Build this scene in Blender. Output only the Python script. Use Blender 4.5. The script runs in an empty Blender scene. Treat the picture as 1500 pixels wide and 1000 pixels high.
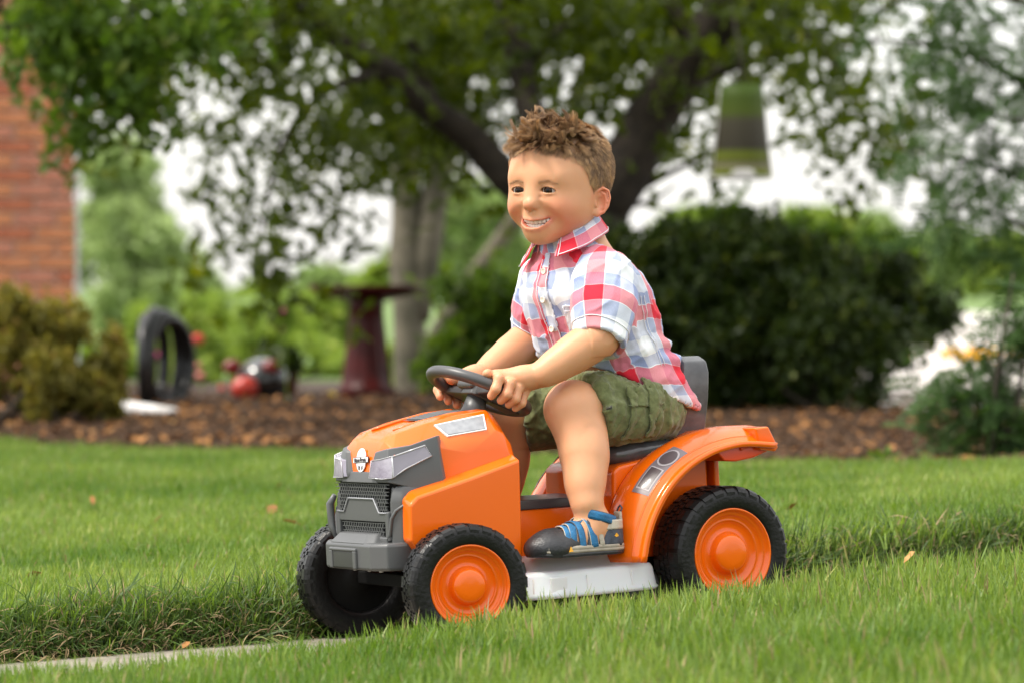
import bpy, bmesh, math, random
import numpy as np
from mathutils import Vector, Matrix, Euler
from mathutils import noise as mnoise

rng = np.random.RandomState(7)
random.seed(7)
SC = bpy.context.scene
COL = SC.collection

# ------------------------------------------------------------------ camera
CAM_D, CAM_H = 6.0, 0.533
cd = bpy.data.cameras.new('camera')
cam = bpy.data.objects.new('camera', cd)
COL.objects.link(cam)
cam.location = (0, -CAM_D, CAM_H)
cam.rotation_euler = (math.radians(90 - 0.815), 0, 0)
cd.sensor_width = 36.0
cd.lens = 135.0
cd.clip_start = 0.05
cd.clip_end = 2000
cd.dof.use_dof = True
cd.dof.focus_distance = 5.93
cd.dof.aperture_fstop = 5.2
SC.camera = cam

# ------------------------------------------------------------------ world and sun
SUN_EL, SUN_AZ = math.radians(56), math.radians(-105)     # azimuth measured from +Y (away from the camera) towards +X
world = bpy.data.worlds.new('World')
SC.world = world
world.use_nodes = True
wn = world.node_tree
for n in list(wn.nodes): wn.nodes.remove(n)
wo = wn.nodes.new('ShaderNodeOutputWorld')
bg1 = wn.nodes.new('ShaderNodeBackground')
sky = wn.nodes.new('ShaderNodeTexSky')
sky.sky_type = 'NISHITA'
sky.sun_disc = False
sky.sun_elevation = SUN_EL
sky.sun_rotation = SUN_AZ
sky.dust_density = 3.0
bg1.inputs['Strength'].default_value = 0.05
bg2 = wn.nodes.new('ShaderNodeBackground')               # thin bright cloud cover
tcw = wn.nodes.new('ShaderNodeTexCoord'); spw = wn.nodes.new('ShaderNodeSeparateXYZ'); mrw = wn.nodes.new('ShaderNodeMapRange')
mrw.inputs['From Min'].default_value = 0; mrw.inputs['From Max'].default_value = 1; mrw.inputs['To Min'].default_value = .80; mrw.inputs['To Max'].default_value = 1.75
mxw = wn.nodes.new('ShaderNodeVectorMath'); mxw.operation = 'SCALE'; mxw.inputs[0].default_value = (1.0, 0.975, 0.93)     # overcast: brighter overhead
wn.links.new(tcw.outputs['Generated'], spw.inputs[0]); wn.links.new(spw.outputs['Z'], mrw.inputs['Value']); wn.links.new(mrw.outputs[0], mxw.inputs['Scale'])
wn.links.new(mxw.outputs[0], bg2.inputs['Color'])
bg2.inputs['Strength'].default_value = 0.84
wadd = wn.nodes.new('ShaderNodeAddShader')
wn.links.new(sky.outputs[0], bg1.inputs['Color'])
wn.links.new(bg1.outputs[0], wadd.inputs[0])
wn.links.new(bg2.outputs[0], wadd.inputs[1])
wn.links.new(wadd.outputs[0], wo.inputs['Surface'])

sd = bpy.data.lights.new('sun', 'SUN')
sd.energy = 2.6
sd.angle = math.radians(10)
sd.color = (1.0, 0.94, 0.84)
sun = bpy.data.objects.new('sun', sd)
COL.objects.link(sun)
sdir = Vector((math.sin(SUN_AZ) * math.cos(SUN_EL), math.cos(SUN_AZ) * math.cos(SUN_EL), math.sin(SUN_EL)))
sun.rotation_euler = sdir.to_track_quat('Z', 'Y').to_euler()

vs = SC.view_settings
vs.view_transform = 'Standard'
vs.look = 'None'
vs.exposure = 0.66
vs.gamma = 1.0
vs.use_curve_mapping = False
SC.cycles.use_denoising = True
SC.cycles.max_bounces = 6
SC.cycles.transparent_max_bounces = 6
SC.cycles.caustics_reflective = False
SC.cycles.caustics_refractive = False

# ------------------------------------------------------------------ places
FPX = 5625.0
def at(px, py, Y):
    """point of the place behind photo pixel (px, py) at depth Y"""
    d = Y + CAM_D
    return Vector(((px - 750) / FPX * d, Y, CAM_H - (py - 420) / FPX * d))
TILT = 0.05
def ground_z(x, y):
    """the plot falls gently to the left around the walk and levels out towards the beds"""
    t = min(max((y - 1.0) / 5.0, 0), 1)
    t = t * t * (3 - 2 * t)
    xx = max(-3.0, min(3.0, x - 0.047))
    return TILT * xx * (1 - t)
YAW = math.radians(30)
T_MAT = (Matrix.Translation((0.047, 0, 0)) @ Matrix.Rotation(-TILT, 4, 'Y') @
         Matrix(((-math.cos(YAW), math.sin(YAW), 0, 0), (-math.sin(YAW), -math.cos(YAW), 0, 0), (0, 0, 1, 0), (0, 0, 0, 1))))

# ------------------------------------------------------------------ object helpers
def put(ob, parent=None, label=None, cat=None, group=None, kind=None):
    if ob.name not in COL.objects: COL.objects.link(ob)
    if parent is not None: ob.parent = parent
    if label: ob['label'] = label
    if cat: ob['category'] = cat
    if group: ob['group'] = group
    if kind: ob['kind'] = kind
    return ob
def empty(name, loc=(0, 0, 0), rz=0, **k):
    o = bpy.data.objects.new(name, None)
    o.empty_display_size = 0.1
    o.location = loc
    o.rotation_euler = (0, 0, rz)
    return put(o, **k)
def mesh_from(name, verts, faces, mat=None, smooth=False):
    me = bpy.data.meshes.new(name)
    verts = np.asarray(verts, dtype=np.float32)
    if isinstance(faces, np.ndarray) and faces.ndim == 2:
        n, k = faces.shape
        me.vertices.add(len(verts)); me.vertices.foreach_set('co', verts.ravel())
        me.loops.add(n * k); me.loops.foreach_set('vertex_index', faces.astype(np.int32).ravel())
        me.polygons.add(n)
        me.polygons.foreach_set('loop_start', np.arange(0, n * k, k, dtype=np.int32))
        me.update(calc_edges=True)
    else:
        me.from_pydata([tuple(v) for v in verts], [], [tuple(f) for f in faces])
        me.update()
    me.validate()
    if smooth: me.polygons.foreach_set('use_smooth', np.ones(len(me.polygons), dtype=bool))
    for m in (mat if isinstance(mat, (list, tuple)) else [mat] if mat else []): me.materials.append(m)
    return me
def mk(name, verts, faces, mat, parent=None, smooth=False, bevel=0, seg=2, subsurf=0, **k):
    o = bpy.data.objects.new(name, mesh_from(name, verts, faces, mat, smooth))
    put(o, parent, **k)
    if bevel:
        b = o.modifiers.new('bevel', 'BEVEL'); b.width = bevel; b.segments = seg; b.limit_method = 'ANGLE'; b.angle_limit = math.radians(28)
        b.harden_normals = False
        o.data.polygons.foreach_set('use_smooth', np.ones(len(o.data.polygons), dtype=bool))
        w = o.modifiers.new('wn', 'WEIGHTED_NORMAL'); w.keep_sharp = False
    if subsurf:
        s = o.modifiers.new('sub', 'SUBSURF'); s.levels = s.render_levels = subsurf
    return o
class MB:
    """gathers simple solids into one mesh"""
    def __init__(s): s.v = []; s.f = []
    def add(s, v, f):
        n = len(s.v); s.v += [tuple(a) for a in v]; s.f += [tuple(i + n for i in q) for q in f]; return s
    def box(s, c, size, rot=None):
        hx, hy, hz = size[0] / 2, size[1] / 2, size[2] / 2
        v = [Vector((x, y, z)) for x in (-hx, hx) for y in (-hy, hy) for z in (-hz, hz)]
        if rot is not None: v = [rot @ a for a in v]
        v = [a + Vector(c) for a in v]
        return s.add(v, [(0, 1, 3, 2), (4, 6, 7, 5), (0, 4, 5, 1), (2, 3, 7, 6), (0, 2, 6, 4), (1, 5, 7, 3)])
    def tube(s, pts, r, n=8, cap=True, up=None):
        pts = [Vector(p) for p in pts]
        m = len(pts); rr = r if hasattr(r, '__len__') else [r] * m
        v = []; prev = None
        for i, p in enumerate(pts):
            t = (pts[min(i + 1, m - 1)] - pts[max(i - 1, 0)]).normalized()
            if prev is None:
                a = Vector((0, 0, 1)) if abs(t.z) < .9 else Vector((1, 0, 0))
                prev = (a - t * a.dot(t)).normalized()
            else:
                prev = (prev - t * prev.dot(t)).normalized()
            b = t.cross(prev)
            for k in range(n):
                an = 2 * math.pi * k / n
                v.append(p + (prev * math.cos(an) + b * math.sin(an)) * rr[i])
        f = [(i * n + k, i * n + (k + 1) % n, (i + 1) * n + (k + 1) % n, (i + 1) * n + k) for i in range(m - 1) for k in range(n)]
        if cap: f += [tuple(range(n))[::-1], tuple(range((m - 1) * n, m * n))]
        return s.add(v, f)
    def prism(s, poly, axis, a, b):
        """polygon in the two other axes extruded along axis from a to b"""
        n = len(poly); v = []
        for t in (a, b):
            for p, q in poly:
                v.append({'x': (t, p, q), 'y': (p, t, q), 'z': (p, q, t)}[axis])
        f = [tuple(range(n)), tuple(range(2 * n - 1, n - 1, -1))] + [(i, n + i, n + (i + 1) % n, (i + 1) % n) for i in range(n)]
        return s.add(v, f)
    def lathe(s, prof, axis='z', n=48, c=(0, 0, 0), closed=False):
        v = []
        for r, h in prof:
            for k in range(n):
                a = 2 * math.pi * k / n
                p = {'z': (r * math.cos(a), r * math.sin(a), h), 'y': (r * math.cos(a), h, r * math.sin(a)), 'x': (h, r * math.cos(a), r * math.sin(a))}[axis]
                v.append((p[0] + c[0], p[1] + c[1], p[2] + c[2]))
        m = len(prof)
        f = [(i * n + k, i * n + (k + 1) % n, ((i + 1) % m) * n + (k + 1) % n, ((i + 1) % m) * n + k) for i in range(m if closed else m - 1) for k in range(n)]
        return s.add(v, f)
    def build(s, name, mat, parent=None, fix=True, **k):
        o = mk(name, s.v, s.f, mat, parent, **k)
        if fix:
            bm = bmesh.new(); bm.from_mesh(o.data)
            bmesh.ops.recalc_face_normals(bm, faces=bm.faces)
            bm.to_mesh(o.data); bm.free()
        return o

# ------------------------------------------------------------------ materials
def new_mat(name):
    m = bpy.data.materials.new(name); m.use_nodes = True
    nt = m.node_tree
    return m, nt, nt.nodes['Principled BSDF']
def pbr(name, col, rough=.5, metal=0, spec=.5, coat=0, bump=0, bscale=80, vary=0, vscale=20, sss=0, trans=0, col2=None, coordn='Object', rvary=0, ior=None):
    m, nt, b = new_mat(name)
    b.inputs['Base Color'].default_value = (*col, 1)
    b.inputs['Roughness'].default_value = rough
    b.inputs['Metallic'].default_value = metal
    b.inputs['Specular IOR Level'].default_value = spec
    if ior: b.inputs['IOR'].default_value = ior
    if coat:
        b.inputs['Coat Weight'].default_value = coat; b.inputs['Coat Roughness'].default_value = .08
    if sss:
        b.inputs['Subsurface Weight'].default_value = sss
        b.inputs['Subsurface Radius'].default_value = (1, .35, .2)
        b.inputs['Subsurface Scale'].default_value = .006
    if trans: b.inputs['Transmission Weight'].default_value = trans
    tc = nt.nodes.new('ShaderNodeTexCoord')
    if vary or col2 or rvary:
        nz = nt.nodes.new('ShaderNodeTexNoise'); nz.inputs['Scale'].default_value = vscale; nz.inputs['Detail'].default_value = 6
        nt.links.new(tc.outputs[coordn], nz.inputs['Vector'])
        if vary or col2:
            c2 = col2 or tuple(min(1, c * (1 - vary)) for c in col)
            c1 = col if col2 else tuple(min(1, c * (1 + vary)) for c in col)
            cr = nt.nodes.new('ShaderNodeValToRGB')
            cr.color_ramp.elements[0].position = .35; cr.color_ramp.elements[1].position = .65
            cr.color_ramp.elements[0].color = (*c2, 1); cr.color_ramp.elements[1].color = (*c1, 1)
            nt.links.new(nz.outputs['Fac'], cr.inputs['Fac'])
            nt.links.new(cr.outputs[0], b.inputs['Base Color'])
        if rvary:
            mr = nt.nodes.new('ShaderNodeMapRange')
            mr.inputs['To Min'].default_value = max(0, rough - rvary); mr.inputs['To Max'].default_value = rough + rvary
            nt.links.new(nz.outputs['Fac'], mr.inputs['Value']); nt.links.new(mr.outputs[0], b.inputs['Roughness'])
    if bump:
        nb = nt.nodes.new('ShaderNodeTexNoise'); nb.inputs['Scale'].default_value = bscale; nb.inputs['Detail'].default_value = 5
        nt.links.new(tc.outputs[coordn], nb.inputs['Vector'])
        bp = nt.nodes.new('ShaderNodeBump'); bp.inputs['Strength'].default_value = bump; bp.inputs['Distance'].default_value = .01
        nt.links.new(nb.outputs['Fac'], bp.inputs['Height']); nt.links.new(bp.outputs[0], b.inputs['Normal'])
    return m

# ------------------------------------------------------------------ signed distance modelling
class Field:
    def __init__(s, lo, hi, h):
        s.lo = np.array(lo, float); s.h = h
        s.n = np.ceil((np.array(hi) - s.lo) / h).astype(int) + 1
        s.f = np.full(tuple(s.n), 1.0, dtype=np.float32)
    def blk(s, c, r, k):
        c = np.atleast_2d(np.array(c, float))
        a = np.floor((c.min(0) - r - k - s.lo) / s.h).astype(int) - 2
        b = np.ceil((c.max(0) + r + k - s.lo) / s.h).astype(int) + 3
        a = np.clip(a, 0, s.n); b = np.clip(b, 0, s.n)
        sl = tuple(slice(i, j) for i, j in zip(a, b))
        X, Y, Z = [(s.lo[i] + s.h * np.arange(a[i], b[i], dtype=np.float32)).astype(np.float32) for i in range(3)]
        return sl, X[:, None, None], Y[None, :, None], Z[None, None, :]
    def comb(s, sl, d, k, mode):
        f = s.f[sl]
        if f.size == 0: return
        if mode == 'u':
            if k > 0:
                q = np.maximum(k - np.abs(f - d), 0) / k; s.f[sl] = np.minimum(f, d) - q * q * k * .25
            else: s.f[sl] = np.minimum(f, d)
        elif mode == 's':
            if k > 0:
                q = np.maximum(k - np.abs(f + d), 0) / k; s.f[sl] = np.maximum(f, -d) + q * q * k * .25
            else: s.f[sl] = np.maximum(f, -d)
    def ell(s, c, r, k=.01, mode='u', rot=None):
        r = np.array(r if hasattr(r, '__len__') else [r] * 3, float)
        sl, X, Y, Z = s.blk(c, r.max(), k)
        x, y, z = X - c[0], Y - c[1], Z - c[2]
        if rot is not None:
            M = np.array(rot.inverted() if hasattr(rot, 'inverted') else rot)
            x, y, z = (M[0][0] * x + M[0][1] * y + M[0][2] * z, M[1][0] * x + M[1][1] * y + M[1][2] * z, M[2][0] * x + M[2][1] * y + M[2][2] * z)
        k0 = np.sqrt((x / r[0]) ** 2 + (y / r[1]) ** 2 + (z / r[2]) ** 2)
        k1 = np.sqrt((x / r[0] ** 2) ** 2 + (y / r[1] ** 2) ** 2 + (z / r[2] ** 2) ** 2) + 1e-9
        s.comb(sl, (k0 * (k0 - 1) / k1).astype(np.float32), k, mode)
    def cap(s, a, b, ra, rb=None, k=.006, mode='u', flat=None):
        rb = ra if rb is None else rb
        a = np.array(a, float); b = np.array(b, float); ba = b - a
        sl, X, Y, Z = s.blk([a, b], max(ra, rb), k)
        x, y, z = X - a[0], Y - a[1], Z - a[2]
        t = np.clip((x * ba[0] + y * ba[1] + z * ba[2]) / max(ba.dot(ba), 1e-12), 0, 1)
        dx, dy, dz = x - t * ba[0], y - t * ba[1], z - t * ba[2]
        if flat is not None:                      # squeeze along a direction: (unit vector, factor)
            n, q = flat; n = np.array(n, float)
            dn = dx * n[0] + dy * n[1] + dz * n[2]
            d2 = dx * dx + dy * dy + dz * dz + dn * dn * (q * q - 1)
            d = np.sqrt(np.maximum(d2, 0))
        else: d = np.sqrt(dx * dx + dy * dy + dz * dz)
        s.comb(sl, (d - (ra + t * (rb - ra))).astype(np.float32), k, mode)
    def chain(s, pts, rad, k=.004, mode='u', flat=None):
        for i in range(len(pts) - 1): s.cap(pts[i], pts[i + 1], rad[i], rad[i + 1], k, mode, flat)
    def coords(s):
        return [(s.lo[i] + s.h * np.arange(s.n[i])).astype(np.float32).reshape([-1 if j == i else 1 for j in range(3)]) for i in range(3)]
    def mesh(s):
        f = s.f; inside = f < 0
        nx, ny, nz = f.shape
        def sh(a, d): return a[d[0]:nx - 1 + d[0], d[1]:ny - 1 + d[1], d[2]:nz - 1 + d[2]]
        cs = [(i, j, k) for i in (0, 1) for j in (0, 1) for k in (0, 1)]
        cnt = np.zeros((nx - 1, ny - 1, nz - 1), dtype=np.int8)
        for c in cs: cnt += sh(inside, c)
        cell = (cnt > 0) & (cnt < 8)
        ci = np.argwhere(cell)
        idx = np.full(cell.shape, -1, dtype=np.int64); idx[cell] = np.arange(len(ci))
        P = np.zeros((len(ci), 3)); N = np.zeros(len(ci))
        vals = {c: f[ci[:, 0] + c[0], ci[:, 1] + c[1], ci[:, 2] + c[2]].astype(float) for c in cs}
        for c in cs:
            for ax in range(3):
                if c[ax]: continue
                e = list(c); e[ax] = 1; e = tuple(e)
                a, b = vals[c], vals[e]
                m = (a < 0) != (b < 0)
                t = np.where(m, a / np.where(m, a - b, 1), 0)
                p = np.tile(np.array(c, float), (len(ci), 1)); p[:, ax] = t
                P += p * m[:, None]; N += m
        V = (ci + P / N[:, None]) * s.h + s.lo
        Q = []
        for ax in range(3):
            o = [i for i in range(3) if i != ax]
            a0 = inside; 
            s0 = [slice(None)] * 3; s1 = [slice(None)] * 3
            s0[ax] = slice(0, -1); s1[ax] = slice(1, None)
            A, B = inside[tuple(s0)], inside[tuple(s1)]
            E = np.argwhere(A != B)
            E = E[(E[:, o[0]] > 0) & (E[:, o[1]] > 0) & (E[:, o[0]] < f.shape[o[0]] - 1) & (E[:, o[1]] < f.shape[o[1]] - 1)]
            fl = A[E[:, 0], E[:, 1], E[:, 2]]
            q = []
            for d in ((-1, -1), (0, -1), (0, 0), (-1, 0)):
                g = E.copy(); g[:, o[0]] += d[0]; g[:, o[1]] += d[1]
                q.append(idx[g[:, 0], g[:, 1], g[:, 2]])
            q = np.stack(q, 1)
            if ax == 1: fl = ~fl
            q[~fl] = q[~fl][:, ::-1]
            Q.append(q)
        Q = np.concatenate(Q)
        Q = Q[(Q >= 0).all(1)]
        return V, Q
def relax(V, Q, it=2, lam=.5):
    n = len(V)
    e = np.concatenate([Q[:, [0, 1]], Q[:, [1, 2]], Q[:, [2, 3]], Q[:, [3, 0]]])
    e = np.concatenate([e, e[:, ::-1]])
    for _ in range(it):
        s = np.zeros_like(V); c = np.bincount(e[:, 0], minlength=n)
        for k in range(3): s[:, k] = np.bincount(e[:, 0], weights=V[e[:, 1], k], minlength=n)
        V = V + lam * (s / np.maximum(c, 1)[:, None] - V)
    return V
def vcolor(me, name, data):
    a = me.color_attributes.new(name, 'FLOAT_COLOR', 'POINT')
    d = np.ones((len(me.vertices), 4), dtype=np.float32); d[:, :data.shape[1]] = data
    a.data.foreach_set('color', d.ravel())
def fattr(me, name, data):
    data = np.asarray(data, dtype=np.float32)
    if data.ndim == 1:
        a = me.attributes.new(name, 'FLOAT', 'POINT'); a.data.foreach_set('value', data)
    else:
        a = me.attributes.new(name, 'FLOAT_VECTOR', 'POINT'); a.data.foreach_set('vector', data.ravel())
def vnoise(P, scale, seed=0, octs=2):
    """cheap smooth value noise, vectorised"""
    P = np.asarray(P, float) * scale + seed * 17.31
    out = np.zeros(P.shape[:-1]); amp = 1; tot = 0
    for o in range(octs):
        i = np.floor(P).astype(np.int64); t = P - i; t = t * t * (3 - 2 * t)
        acc = 0
        for dx in (0, 1):
            for dy in (0, 1):
                for dz in (0, 1):
                    h = (i[..., 0] + dx) * 73856093 ^ (i[..., 1] + dy) * 19349663 ^ (i[..., 2] + dz) * 83492791 ^ (seed * 2654435 + o * 97)
                    h = (h ^ (h >> 13)) * 1274126177 & 0x7fffffff
                    h = ((h ^ (h >> 11)) & 0xffff) / 65535.0
                    w = (t[..., 0] if dx else 1 - t[..., 0]) * (t[..., 1] if dy else 1 - t[..., 1]) * (t[..., 2] if dz else 1 - t[..., 2])
                    acc = acc + w * h
        out += amp * (acc * 2 - 1); tot += amp; amp *= .5; P = P * 2.03 + 5.2
    return out / tot

def resample(P, n):
    P = np.array(P, float); s = np.r_[0, np.cumsum(np.linalg.norm(np.diff(P, axis=0), axis=1))]
    t = np.linspace(0, s[-1], n)
    return np.stack([np.interp(t, s, P[:, k]) for k in range(P.shape[1])], 1)
def smooth_path(P, n, it=2):
    P = np.array(P, float)
    for _ in range(it):
        Q = [P[0]]
        for a, b in zip(P[:-1], P[1:]): Q += [a * .75 + b * .25, a * .25 + b * .75]
        Q.append(P[-1]); P = np.array(Q)
    return resample(P, n)
def strip(rows, name, mat, parent, th=0, closed=False, **k):
    """surface through rows of points, all rows of one length"""
    R_ = np.array(rows, float); m, n, _ = R_.shape
    v = R_.reshape(-1, 3)
    f = [(i * n + j, i * n + j + 1, (i + 1) * n + j + 1, (i + 1) * n + j) for i in range(m - 1) for j in range(n - 1)]
    if closed: f += [(i * n + n - 1, i * n, (i + 1) * n, (i + 1) * n + n - 1) for i in range(m - 1)]
    o = mk(name, v, f, mat, parent, **k)
    if th:
        s = o.modifiers.new('solid', 'SOLIDIFY'); s.thickness = th; s.offset = 0
    return o

# ------------------------------------------------------------------ ground
def walk_far(xp): return -.235 - .07 * max(0, -xp - .1) - .22 * max(0, xp - .35)
def walk_near(xp): return .285
def loc2(x, y):                                          # world -> along / across the walk
    dx = x - .047
    return -dx * math.cos(YAW) - y * math.sin(YAW), dx * math.sin(YAW) - y * math.cos(YAW)
def wor2(xp, yp): return .047 - xp * math.cos(YAW) + yp * math.sin(YAW), -xp * math.sin(YAW) - yp * math.cos(YAW)
def bed_edge(x):                                         # front edge of the mulch bed
    return float(np.interp(x, [-6, -1.9, -1.5, -1.0, -.55, .2, .55, 1.0, 1.6, 3.0, 8], [7.2, 7.2, 6.3, 5.8, 5.6, 5.0, 4.1, 3.8, 3.7, 3.7, 4.4]))
def lawn_z(x, y):
    z = ground_z(x, y)
    xp, yp = loc2(x, y)
    t = (walk_far(xp) - yp) / .03 if yp < 0 else (yp - walk_near(xp)) / .03
    t = min(max(t, 0), 1)
    if y > 4: t = 1
    lift = .050 if yp < 0 else .004
    return z - .012 + t * (lift + .012) - .050 * min(max((y - 3.0) / 3, 0), 1) * (yp < 0) - .06 * min(max((y - bed_edge(x) - .06) / .15, 0), 1) * (y < 13)
def grid_sheet(name, xs, ys, zf, mat, kind='structure', **k):
    v = [(x, y, zf(x, y)) for y in ys for x in xs]
    n = len(xs); f = np.array([(j * n + i, j * n + i + 1, (j + 1) * n + i + 1, (j + 1) * n + i) for j in range(len(ys) - 1) for i in range(n - 1)])
    return mk(name, v, f, mat, None, smooth=True, kind=kind, **k)
M_SOIL = pbr('lawn_soil', (.050, .075, .022), .95, col2=(.035, .040, .018), vscale=30, bump=.5, bscale=40)
def spaced(a, b, n): return list(np.linspace(a, b, n))
xs = [-400, -120, -40, -14, -8] + spaced(-5, 5, 170) + [8, 14, 40, 120, 400]
ys = [-400, -100, -30, -12] + spaced(-6, 4, 170) + spaced(4.1, 8, 40) + [12, 20]
grid_sheet('ground', xs, ys, lawn_z, M_SOIL)
M_FAR = pbr('far_lawn', (.115, .19, .035), .9, col2=(.085, .145, .028), vscale=.8, bump=.3, bscale=10)
grid_sheet('far_lawn', [-400, -60, -10, 10, 60, 400], [13.9, 40, 120, 400, 900], lambda x, y: .006, M_FAR)
# concrete walk
M_CONC = pbr('walk_concrete', (.27, .24, .19), .9, col2=(.17, .15, .12), vscale=14, bump=.35, bscale=90)
v = []; f = []
xps = np.linspace(-4.5, 4.5, 120)
for xp in xps:
    for yp in np.linspace(walk_far(xp) - .03, walk_near(xp) + .04, 10):
        x, y = wor2(xp, yp); v.append((x, y, ground_z(x, y)))
f = np.array([(i * 10 + j, i * 10 + j + 1, (i + 1) * 10 + j + 1, (i + 1) * 10 + j) for i in range(119) for j in range(9)])
mk('footpath', v, f[:, ::-1], M_CONC, None, smooth=True, kind='structure')
# mulch bed
M_MULCHB = pbr('mulch_base', (.060, .034, .020), .95, col2=(.030, .018, .012), vscale=60, bump=.8, bscale=50)
bx = np.linspace(-6, 8, 90); v = []
for x in bx:
    e = bed_edge(x) + .06 * math.sin(x * 5)
    for t in np.linspace(0, 1, 20):
        y = e + (14.2 - e) * t
        v.append((x, y, .012 + ground_z(x, y) + .028 * math.sin(min(t * 6, 1) * math.pi / 2) + .015 * vnoise(np.array([[x, y, 0]]), 1.2, 3)[0] * min(t * 6, 1)))
f = np.array([(i * 20 + j, i * 20 + j + 1, (i + 1) * 20 + j + 1, (i + 1) * 20 + j) for i in range(89) for j in range(19)])
mk('mulch_bed', v, f[:, ::-1], M_MULCHB, None, smooth=True, kind='structure')
# driveway far right
M_DRIVE = pbr('driveway_gravel', (.55, .51, .47), .95, col2=(.44, .40, .37), vscale=9, bump=.4, bscale=30)
mk('driveway', [(1.25, 9.0, .055), (9, 8.2, .055), (60, 70, .02), (8, 70, .02), (1.35, 12, .050)], [(0, 1, 2, 3, 4)], M_DRIVE, None, kind='structure')

# ------------------------------------------------------------------ scattering
def source(name, meshes):
    c = bpy.data.collections.new(name)
    for i, me in enumerate(meshes):
        o = bpy.data.objects.new(name + '_piece_%02d' % i, me); c.objects.link(o)
    return c
def scatter_group():
    ng = bpy.data.node_groups.new('scatter', 'GeometryNodeTree')
    ng.interface.new_socket('Geometry', in_out='INPUT', socket_type='NodeSocketGeometry')
    ng.interface.new_socket('Geometry', in_out='OUTPUT', socket_type='NodeSocketGeometry')
    return ng
def scatter(name, P, rot, scl, idx, coll, parent=None, keep=None, **k):
    """one object: pieces of the collection set on the points P"""
    P = np.asarray(P, np.float32)
    me = bpy.data.meshes.new(name); me.vertices.add(len(P)); me.vertices.foreach_set('co', P.ravel()); me.update()
    fattr(me, 'rot', np.asarray(rot, np.float32)); fattr(me, 'scl', np.asarray(scl, np.float32))
    a = me.attributes.new('pick', 'INT', 'POINT'); a.data.foreach_set('value', np.asarray(idx, np.int32))
    o = bpy.data.objects.new(name, me); put(o, parent, **k)
    ng = scatter_group(); N = ng.nodes; L = ng.links
    gi = N.new('NodeGroupInput'); go = N.new('NodeGroupOutput')
    ip = N.new('GeometryNodeInstanceOnPoints'); ci = N.new('GeometryNodeCollectionInfo')
    ci.inputs['Collection'].default_value = coll; ci.inputs['Separate Children'].default_value = True; ci.inputs['Reset Children'].default_value = True
    ip.inputs['Pick Instance'].default_value = True
    def attr(nm, t):
        n = N.new('GeometryNodeInputNamedAttribute'); n.data_type = t; n.inputs['Name'].default_value = nm
        return n.outputs['Attribute']
    er = N.new('FunctionNodeEulerToRotation')
    L.new(attr('rot', 'FLOAT_VECTOR'), er.inputs[0])
    L.new(gi.outputs[0], ip.inputs['Points']); L.new(ci.outputs[0], ip.inputs['Instance'])
    L.new(attr('pick', 'INT'), ip.inputs['Instance Index']); L.new(er.outputs[0], ip.inputs['Rotation']); L.new(attr('scl', 'FLOAT'), ip.inputs['Scale'])
    out = ip.outputs[0]
    if keep is not None:                                  # own mesh (trunk, stems) stays beside the instances
        oi = N.new('GeometryNodeObjectInfo'); oi.inputs['Object'].default_value = keep
    L.new(out, go.inputs[0])
    m = o.modifiers.new('scatter', 'NODES'); m.node_group = ng
    return o

def leafy(name, c1, c2, c3=None, rough=.5, transl=.35, patch=0):
    m, nt, b = new_mat(name); L = nt.links
    oi = nt.nodes.new('ShaderNodeObjectInfo')
    geo = nt.nodes.new('ShaderNodeAttribute'); geo.attribute_name = 'hue'
    ad = nt.nodes.new('ShaderNodeMath'); ad.operation = 'MULTIPLY_ADD'; ad.inputs[1].default_value = .5
    L.new(oi.outputs['Random'], ad.inputs[0])
    h = nt.nodes.new('ShaderNodeMath'); h.operation = 'MULTIPLY'; h.inputs[1].default_value = .5; L.new(geo.outputs['Fac'], h.inputs[0]); L.new(h.outputs[0], ad.inputs[2])
    cr = nt.nodes.new('ShaderNodeValToRGB'); e = cr.color_ramp.elements
    e[0].position = .1; e[0].color = (*c1, 1); e[1].position = .8; e[1].color = (*c2, 1)
    if c3: x = e.new(.97); x.color = (*c3, 1)
    L.new(ad.outputs[0], cr.inputs[0]); base = cr.outputs[0]
    if patch:                                             # patches of brighter, yellower colour over the plot
        gp = nt.nodes.new('ShaderNodeNewGeometry'); pn = nt.nodes.new('ShaderNodeTexNoise'); pn.inputs['Scale'].default_value = patch; pn.inputs['Detail'].default_value = 4
        L.new(gp.outputs['Position'], pn.inputs['Vector'])
        pr = nt.nodes.new('ShaderNodeMapRange'); pr.inputs['From Min'].default_value = .38; pr.inputs['From Max'].default_value = .66; L.new(pn.outputs['Fac'], pr.inputs['Value'])
        hs2 = nt.nodes.new('ShaderNodeHueSaturation'); hs2.inputs['Hue'].default_value = .475; hs2.inputs['Value'].default_value = 1.5; hs2.inputs['Saturation'].default_value = .92; L.new(base, hs2.inputs['Color'])
        pm = nt.nodes.new('ShaderNodeMix'); pm.data_type = 'RGBA'; L.new(pr.outputs[0], pm.inputs[0]); L.new(base, pm.inputs[6]); L.new(hs2.outputs[0], pm.inputs[7]); base = pm.outputs[2]
    L.new(base, b.inputs['Base Color'])
    b.inputs['Roughness'].default_value = rough; b.inputs['Specular IOR Level'].default_value = .30
    tl = nt.nodes.new('ShaderNodeBsdfTranslucent'); mx = nt.nodes.new('ShaderNodeMixShader'); mx.inputs[0].default_value = transl
    hs = nt.nodes.new('ShaderNodeHueSaturation'); hs.inputs['Value'].default_value = 1.6; hs.inputs['Saturation'].default_value = 1.1; hs.inputs['Hue'].default_value = .49
    L.new(base, hs.inputs['Color']); L.new(hs.outputs[0], tl.inputs['Color'])
    L.new(b.outputs[0], mx.inputs[1]); L.new(tl.outputs[0], mx.inputs[2]); L.new(mx.outputs[0], nt.nodes['Material Output'].inputs['Surface'])
    return m

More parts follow.
